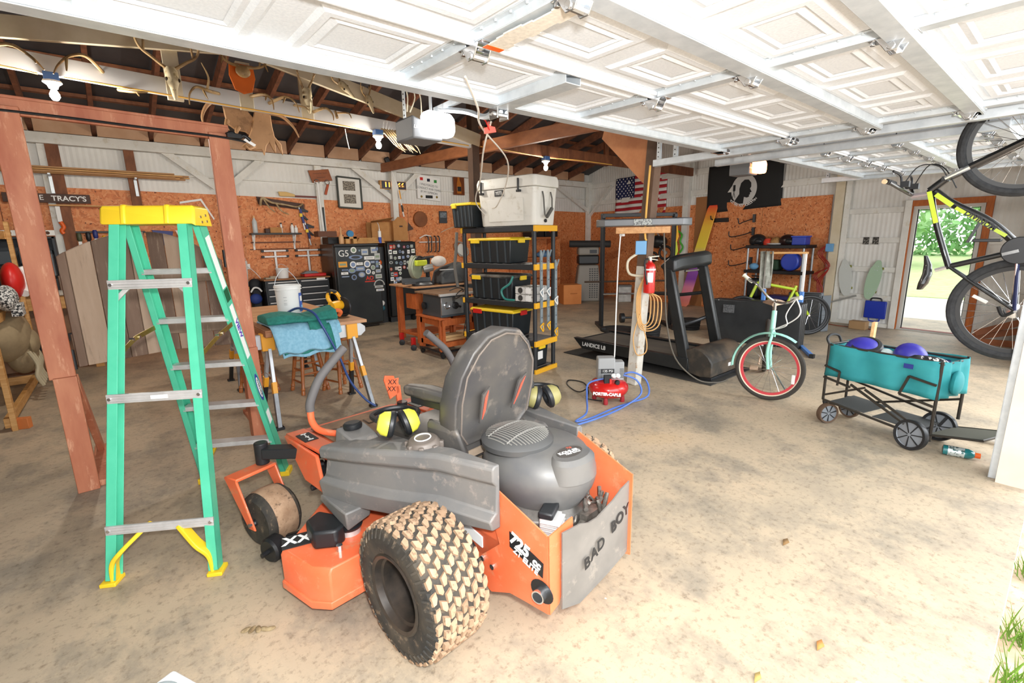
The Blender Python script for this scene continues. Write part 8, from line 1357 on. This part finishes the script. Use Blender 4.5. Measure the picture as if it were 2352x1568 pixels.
for s, l in ((6.97, 'left'), (7.11, 'right')): m = MB(W(s, 1.46, .06)); wbox(m, s-.045, s+.045, 1.405, 1.525, .05, .056); tag(m.build('small_plaque', M('dark_plaque', '2e2c2a', .5, 0, '8a8780', 50, lo=.52, hi=.56), bev=.002), 'small dark square plaque on the girt, %s of the two' % l, 'plaque')
t = thing('red_shovel', 'red and black shovel leaning below the red cord', 'shovel', tuple(W(6.45, .1, .3))); o = t.location; m = MB(o); m.loft([[W(6.28, .0, .22), W(6.5, .0, .22), W(6.5, .0, .45), W(6.28, .0, .45)], [W(6.25, .3, .2), W(6.55, .3, .2), W(6.55, .3, .48), W(6.25, .3, .48)]]); m.build('black_bin', BLK, t, .01); m = MB(o); m.ell(W(6.40, .30, .36), (.10, .10, .06), 12, 8); m.build('red_blade', RED, t); m = MB(o); m.cyl(W(6.45, .32, .35), W(6.95, .52, .10), .015, 8); m.build('shaft', M('grey_shaft', '8a8a85', .4), t)
for k, (a, b) in enumerate((((8.55, .05, .25), (9.4, .30, .1)), ((8.6, .12, .3), (9.4, .50, .1)), ((8.5, .02, .45), (9.35, .06, .45)))): m = MB(W(9.0, .1, .3)); m.bar(W(*a), W(*b), .09, .03, WN); tag(m.build('leaning_board', M('reddish_board', 'a8643c', .6, 0, '94552f', 4), bev=.003), 'reddish board leaning right of the exit door, %s' % ('lower one', 'steeper one', 'one flat on the floor')[k], 'lumber')
m = MB(W(7.0, 0, .4)); m.tube(cat([W(6.6, .01, .35), W(6.9, .01, .45), W(7.15, .01, .35), W(7.45, .01, .5)], 5), .008, 6); tag(m.build('electric_cord', M('rust_cord', '8a4a30', .6)), 'rust coloured cord along the floor below the skateboards', 'cord')
m = MB(W(7.2, 0, .5)); wbox(m, 7.05, 7.3, 0, .14, .4, .55); tag(m.build('wood_block', M('dirty_block', 'a5835c', .7), bev=.01), 'rough wood block on the floor below the blue scooter board', 'block')
# ================================================================ bare bulbs, trophies on the truss, wiring
BULB = M('lit_bulb', 'fff6e6', .4, emit=30); JB = M('blue_box', '4a74b4', .5)
for x, y, z, l in ((-.08, 5.83, 3.03, 'left end of the white beam'), (2.83, 5.83, 2.935, 'right part of the white beam'), (5.73, 5.86, 2.895, 'brown beam behind the cooler')):
    t = thing('bare_bulb_light', 'glowing bare bulb in a white socket under the '+l, 'ceiling light', (x, y, z)); m = MB(); m.bb((-.05, -.05, -.06), (.05, .05, .0)); m.build('junction_box', JB, t, .004)
    m = MB(); m.lathe([(.06, -.06), (.065, -.075), (.04, -.095), (.03, -.12)], (0, 0, 0), n=20); m.build('socket', LBL, t); m = MB(); m.lathe([(.014, -.12), (.02, -.135), (.034, -.165), (.034, -.185), (.02, -.21), (.002, -.215)], (0, 0, 0), n=20); m.build('bulb', BULB, t)
    b = lamp('bulb_light', 'POINT', (x, y, z-.26), 40, .05, (1, .93, .82))
m = MB((1, 5.843, 3.0)); m.tube(cat([(-2.5, 5.843, 3.10), (-.6, 5.83, 3.04), (-.16, 5.83, 3.01)], 4), .008, 5); m.tube(cat([(.0, 5.83, 3.01), (.4, 5.843, 3.005), (1.5, 5.843, 2.97), (2.3, 5.843, 2.94), (2.76, 5.83, 2.91)], 4), .008, 5); m.tube(cat([(2.9, 5.83, 2.91), (3.3, 5.843, 2.92), (4.2, 5.843, 2.90)], 4), .008, 5); tag(m.build('yellow_wiring', YC), 'yellow wiring run under the white beam between the bulbs', 'wiring')
m = MB((5, 5.843, 2.95)); m.tube(cat([(4.4, 5.843, 2.91), (5.0, 5.843, 2.90), (5.65, 5.843, 2.875)], 4), .008, 5); m.tube(cat([(5.8, 5.843, 2.875), (6.5, 5.843, 2.90), (7.4, 5.843, 2.90)], 4), .008, 5); tag(m.build('yellow_wiring', YC), 'yellow wiring run under the brown beam', 'wiring')
BONE = M('skull_bone', 'ddd0b0', .6, 0, 'c2ae84', 12, col3='8a7448'); HRN = M('antler_brown', '8f7048', .5, 0, 'b3966a', 6, col3='6a4e2e')
def antlers(par, o, base, pts, side=1, r=.017):
    """pts: main beam then tines, each a list of (x, y, z) from the base"""
    for i, q in enumerate(pts):
        P = cat([Vector(base)+Vector((side*x, y, z)) for x, y, z in q], 5); n = len(P); m = MB(o); m.tube(P, [r*(1 if i == 0 else .75)*(1-.8*(k/(n-1))**1.5) for k in range(n)], 7); m.build('antler' if i == 0 else 'tine', HRN, par)
def skull(x, y, z, s, label, spread, tilt=0, turn=0, board=None):
    t = thing('deer_skull', label, 'deer skull', (x, y, z)); o = t.location; R_ = Matrix.Rotation(tilt, 3, 'Y') @ Matrix.Rotation(turn, 3, 'Z'); T = lambda a, b, c: Vector((x, y, z))+R_@Vector((a*s, b*s, c*s))
    if board:
        m = MB(o); m.prism([(x+a, y+.045, z+b) for a, b in ((-.11, .12), (.11, .12), (.12, .0), (.08, -.13), (0, -.16), (-.08, -.13), (-.12, .0))], (0, .02, 0)); m.build('board', board, t, .004)
        m = MB(o); m.ell((x, y, z+.04), (.07, .03, .06), 14, 8); m.build('skull_cap', HRN, t)
    else:
        secs = []
        for zz, w, d in ((.10, .035, .03), (.07, .055, .05), (.0, .058, .055), (-.05, .05, .045), (-.10, .033, .032), (-.17, .024, .024), (-.21, .012, .012)): secs.append([T(w*math.cos(a), d*math.sin(a)-.03-(.10-zz)*.12, zz) for a in [2*PI*k/14 for k in range(14)]])
        m = MB(o); m.loft(secs); sk = m.build('cranium', BONE, t)
        for sx in (-1, 1): m = MB(o); m.ell(T(sx*.05, -.06, -.02), (.014*s, .018*s, .018*s), 10, 7); m.build('eye_socket', M('socket_dark', '3a3024', .8), sk)
    for sd in (-1, 1):
        for i, q in enumerate(spread):
            P = cat([T(sd*(.03+a), b, .09+c) for a, b, c in q], 5); n = len(P); m = MB(o); m.tube(P, [s*.016*(1 if i == 0 else .75)*(1-.75*(k/(n-1))**1.5) for k in range(n)], 7); m.build('antler' if i == 0 else 'tine', HRN, t)
    return t
BIG = [[(0, 0, 0), (.10, -.02, .07), (.20, -.06, .14), (.23, -.10, .26), (.19, -.12, .36)], [(.17, -.05, .12), (.16, -.07, .22), (.17, -.08, .27)], [(.22, -.08, .2), (.17, -.12, .25), (.16, -.13, .29)]]
SML = [[(0, 0, 0), (.05, -.02, .08), (.07, -.06, .16), (.06, -.10, .22)], [(.05, -.03, .1), (.02, -.06, .16)]]
CURL = [[(0, 0, .0), (.09, -.03, .0), (.17, -.08, .03), (.18, -.12, .11), (.14, -.14, .16)], [(.13, -.05, .01), (.13, -.07, .10)], [(.17, -.09, .04), (.19, -.11, -.04)]]
skull(.77, 5.80, 3.13, .95, 'large white deer skull with wide antlers on the left cream upright', BIG); skull(1.39, 5.79, 3.27, .95, 'antlers mounted on a bright orange board', CURL, board=M('blaze_orange', 'e8701c', .5))
skull(2.0, 5.80, 3.17, .85, 'narrow deer skull with upright antlers on the third cream upright', [[(0, 0, 0), (.03, -.02, .07), (.07, -.05, .16), (.06, -.08, .26)], [(.06, -.05, .15), (.09, -.07, .19)]]); skull(2.42, 5.79, 3.33, .7, 'small tilted deer skull on the cream chord', SML, -.75, .3); skull(2.72, 5.79, 3.23, .65, 'smallest deer skull low on the cream chord left of the opener', SML, -.25)
t = thing('moose_antlers', 'pair of broad moose antlers hanging below the white beam', 'antlers', (1.44, 5.95, 3.0)); o = t.location; PAL = M('moose_palm', 'b98f66', .6, 0, 'a57d56', 3, col3='8c6846')
for pl, nm in (([(1.15, 2.99), (1.34, 2.97), (1.46, 2.82), (1.50, 2.72), (1.46, 2.70), (1.42, 2.66), (1.33, 2.72), (1.24, 2.73), (1.17, 2.78), (1.16, 2.86)], 'palm'), ([(1.44, 2.97), (1.58, 2.97), (1.585, 2.80), (1.60, 2.70), (1.66, 2.63), (1.665, 2.52), (1.64, 2.56), (1.60, 2.64), (1.595, 2.53), (1.57, 2.57), (1.54, 2.64), (1.51, 2.60), (1.48, 2.50), (1.46, 2.56), (1.38, 2.545), (1.27, 2.57), (1.32, 2.62), (1.38, 2.74)], 'palm')):
    yy = 5.98 if pl[0][0] < 1.3 else 5.945; m = MB(o); m.prism([(a*1.044, yy+.03*max(0, 2.9-b), 1.6+(b-1.6)*1.044) for a, b in pl], (0, .03, 0)); m.build(nm, PAL, t, .01)
for P in ([(1.17, 5.7, 2.80), (1.145, 5.66, 2.74), (1.165, 5.64, 2.70)], [(1.08, 5.75, 2.99), (1.0, 5.7, 2.90), (.95, 5.65, 2.80), (.945, 5.62, 2.73)], [(1.58, 5.7, 2.93), (1.68, 5.66, 2.90), (1.77, 5.62, 2.80), (1.81, 5.6, 2.70)], [(1.25, 5.66, 2.74), (1.22, 5.62, 2.68), (1.24, 5.6, 2.65)], [(1.36, 5.6, 2.57), (1.30, 5.56, 2.53), (1.27, 5.52, 2.55)]): m = MB(o); Q = cat([(a*1.044, c*1.02+.13, 1.6+(b-1.6)*1.044) for a, c, b in P], 5); m.tube(Q, [.026*(1-.8*k/(len(Q)-1)) for k in range(len(Q))], 8); m.build('tine', PAL, t)
def loose(name, label, Ps, r=.016):
    t = thing(name, label, 'antler', Ps[0][0]); o = t.location
    for i, P in enumerate(Ps): Q = cat(P, 5); m = MB(o); m.tube(Q, [r*(1 if i == 0 else .75)*(1-.75*(k/(len(Q)-1))**1.4) for k in range(len(Q))], 7); m.build('main_beam' if i == 0 else 'tine', HRN, t)
loose('shed_antler', 'dark antler at the far left above the left bulb', [[(-.5, 5.855, 3.12), (-.3, 5.72, 3.17), (-.18, 5.68, 3.10), (-.11, 5.64, 3.00)], [(-.2, 5.7, 3.12), (-.16, 5.62, 3.06), (-.15, 5.6, 3.03)]]); loose('shed_antler', 'brown forked antler just right of the left bulb', [[(.27, 5.86, 3.11), (.17, 5.72, 3.18), (.06, 5.70, 3.15), (-.02, 5.66, 3.06), (-.06, 5.64, 2.98)], [(.04, 5.70, 3.14), (.03, 5.64, 3.05), (.025, 5.62, 3.01)]])
loose('shed_antler', 'curved antler hanging between the large skull and the orange board', [[(1.16, 5.86, 3.08), (1.05, 5.70, 3.05), (.94, 5.66, 3.06), (.87, 5.62, 2.98), (.855, 5.6, 2.88)], [(1.03, 5.7, 3.05), (1.05, 5.66, 3.16), (1.0, 5.62, 3.27)], [(1.0, 5.7, 3.05), (1.0, 5.62, 2.99), (1.01, 5.6, 2.95)]]); loose('shed_antler', 'small curved antler right of the orange board', [[(1.45, 5.86, 3.10), (1.55, 5.7, 3.10), (1.60, 5.66, 3.04), (1.60, 5.63, 2.95)], [(1.56, 5.7, 3.09), (1.53, 5.64, 3.03)]])
loose('shed_antler', 'small forked antler left of the narrow skull', [[(1.62, 5.86, 3.06), (1.75, 5.7, 3.11), (1.83, 5.66, 3.06), (1.85, 5.62, 2.96)], [(1.74, 5.7, 3.10), (1.70, 5.64, 3.03)], [(1.88, 5.86, 3.08), (1.93, 5.7, 3.04), (1.97, 5.66, 3.0)]]); loose('shed_antler', 'thin pale antler right of the narrow skull', [[(2.08, 5.86, 3.04), (2.16, 5.7, 3.06), (2.22, 5.66, 3.0), (2.22, 5.64, 2.93)]]); loose('shed_antler', 'arched pale antler left of the opener', [[(2.27, 5.66, 2.97), (2.29, 5.74, 3.05), (2.35, 5.86, 3.07), (2.41, 5.68, 3.04), (2.43, 5.64, 2.98)]])
loose('shed_antler', 'white antler tip pointing down from the white beam left of the large skull', [[(.36, 5.87, 2.985), (.45, 5.74, 2.955), (.53, 5.7, 2.955), (.56, 5.7, 2.96)], [(.48, 5.73, 2.955), (.49, 5.68, 2.91)]])
t = thing('caribou_antlers', 'cluster of pale antler tines hanging behind the opener', 'antlers', (3.1, 5.72, 2.92)); o = t.location
for k in range(9): m = MB(o); x = 2.92+.035*k; Q = cat([(x-.02, 5.86, 2.96), (x, 5.70, 2.83), (x+.04+.004*k, 5.66, 2.76-.012*(k % 4)), (x+.10, 5.64, 2.71-.015*(k % 3))], 4); m.tube(Q, [.016*(1-.8*i/(len(Q)-1)) for i in range(len(Q))], 6); m.build('tine', M('pale_antler', 'd8c29a', .6, 0, 'b89d70', 8), t)
m = MB((2.2, 5.84, 2.75)); m.tube(cat([(2.42, 5.83, 2.90), (2.43, 5.83, 2.80), (2.45, 5.83, 2.68)], 3), .005, 5); tag(m.build('hanging_string', LBL), 'short white string hanging from the white beam', 'string')
# white molded box at the bottom edge of the view
t = thing('white_crate', 'corner of a white plastic crate with a hand hole, cut off by the bottom edge', 'crate', (-.085, 1.47, 0), math.radians(25)); WP = M('white_crate', 'f2f3f3', .4); m = MB(); m.loft([[(-.13, -.13, 0), (.13, -.13, 0), (.13, .13, 0), (-.13, .13, 0)], [(-.15, -.15, .27), (.15, -.15, .27), (.15, .15, .27), (-.15, .15, .27)], [(-.15, -.15, .30), (.15, -.15, .30), (.15, .15, .30), (-.15, .15, .30)]]); m.build('crate_body', WP, t, .015, seg=3)
m = MB(); m.ell((.10, .10, .301), (.018, .038, .004), 20, 6, R=Matrix.Rotation(.3, 3, 'Z')); m.build('hand_hole', M('hole_grey', '8d9699', .5), t)
# grass and grit at the slab edge
GRT = M('grass_blade', '5f8a2c', .8, 0, '8fb24a', 5); random.seed(9)
for cx, l in ((3.35, 'nearest the door jamb'), (2.75, 'in the middle of the slab edge'), (2.42, 'closest to the lower right corner'), (2.15, 'at the lower right corner')):
    m = MB((cx, -.08, -.13))
    for k in range(60):
        a = Vector((cx+random.gauss(0, .05), -.07+random.gauss(0, .035), -.13)); h = random.uniform(.06, .16); d_ = Vector((random.gauss(0, .05), random.gauss(0, .05), h)); w_ = Vector((.003, .003, 0)); m.add([a-w_, a+w_, a+d_*.6+w_*.7, a+d_], [(0, 1, 2, 3)])
    tag(m.build('grass_tuft', GRT, smooth=False), 'green grass tuft %s' % l, 'grass')
for x, y, s, c, l in ((2.55, .80, .04, '8a6a42', 'small dry brown leaf on the floor right of the mower'), (1.95, .45, .035, 'c98a4a', 'tiny orange leaf on the floor near the slab edge'), (1.62, .55, .03, 'b39a5a', 'tiny yellow leaf on the floor right of the mower flap')):
    m = MB((x, y, .004)); m.add([(x-s, y, .004), (x, y-s*.4, .012), (x+s, y+s*.2, .006), (x, y+s*.4, .014)], [(0, 1, 2, 3)]); o = m.build('dry_leaf', M('leaf_'+c, c, .9)); o.modifiers.new('thick', 'SOLIDIFY').thickness = .002; tag(o, l, 'leaf')
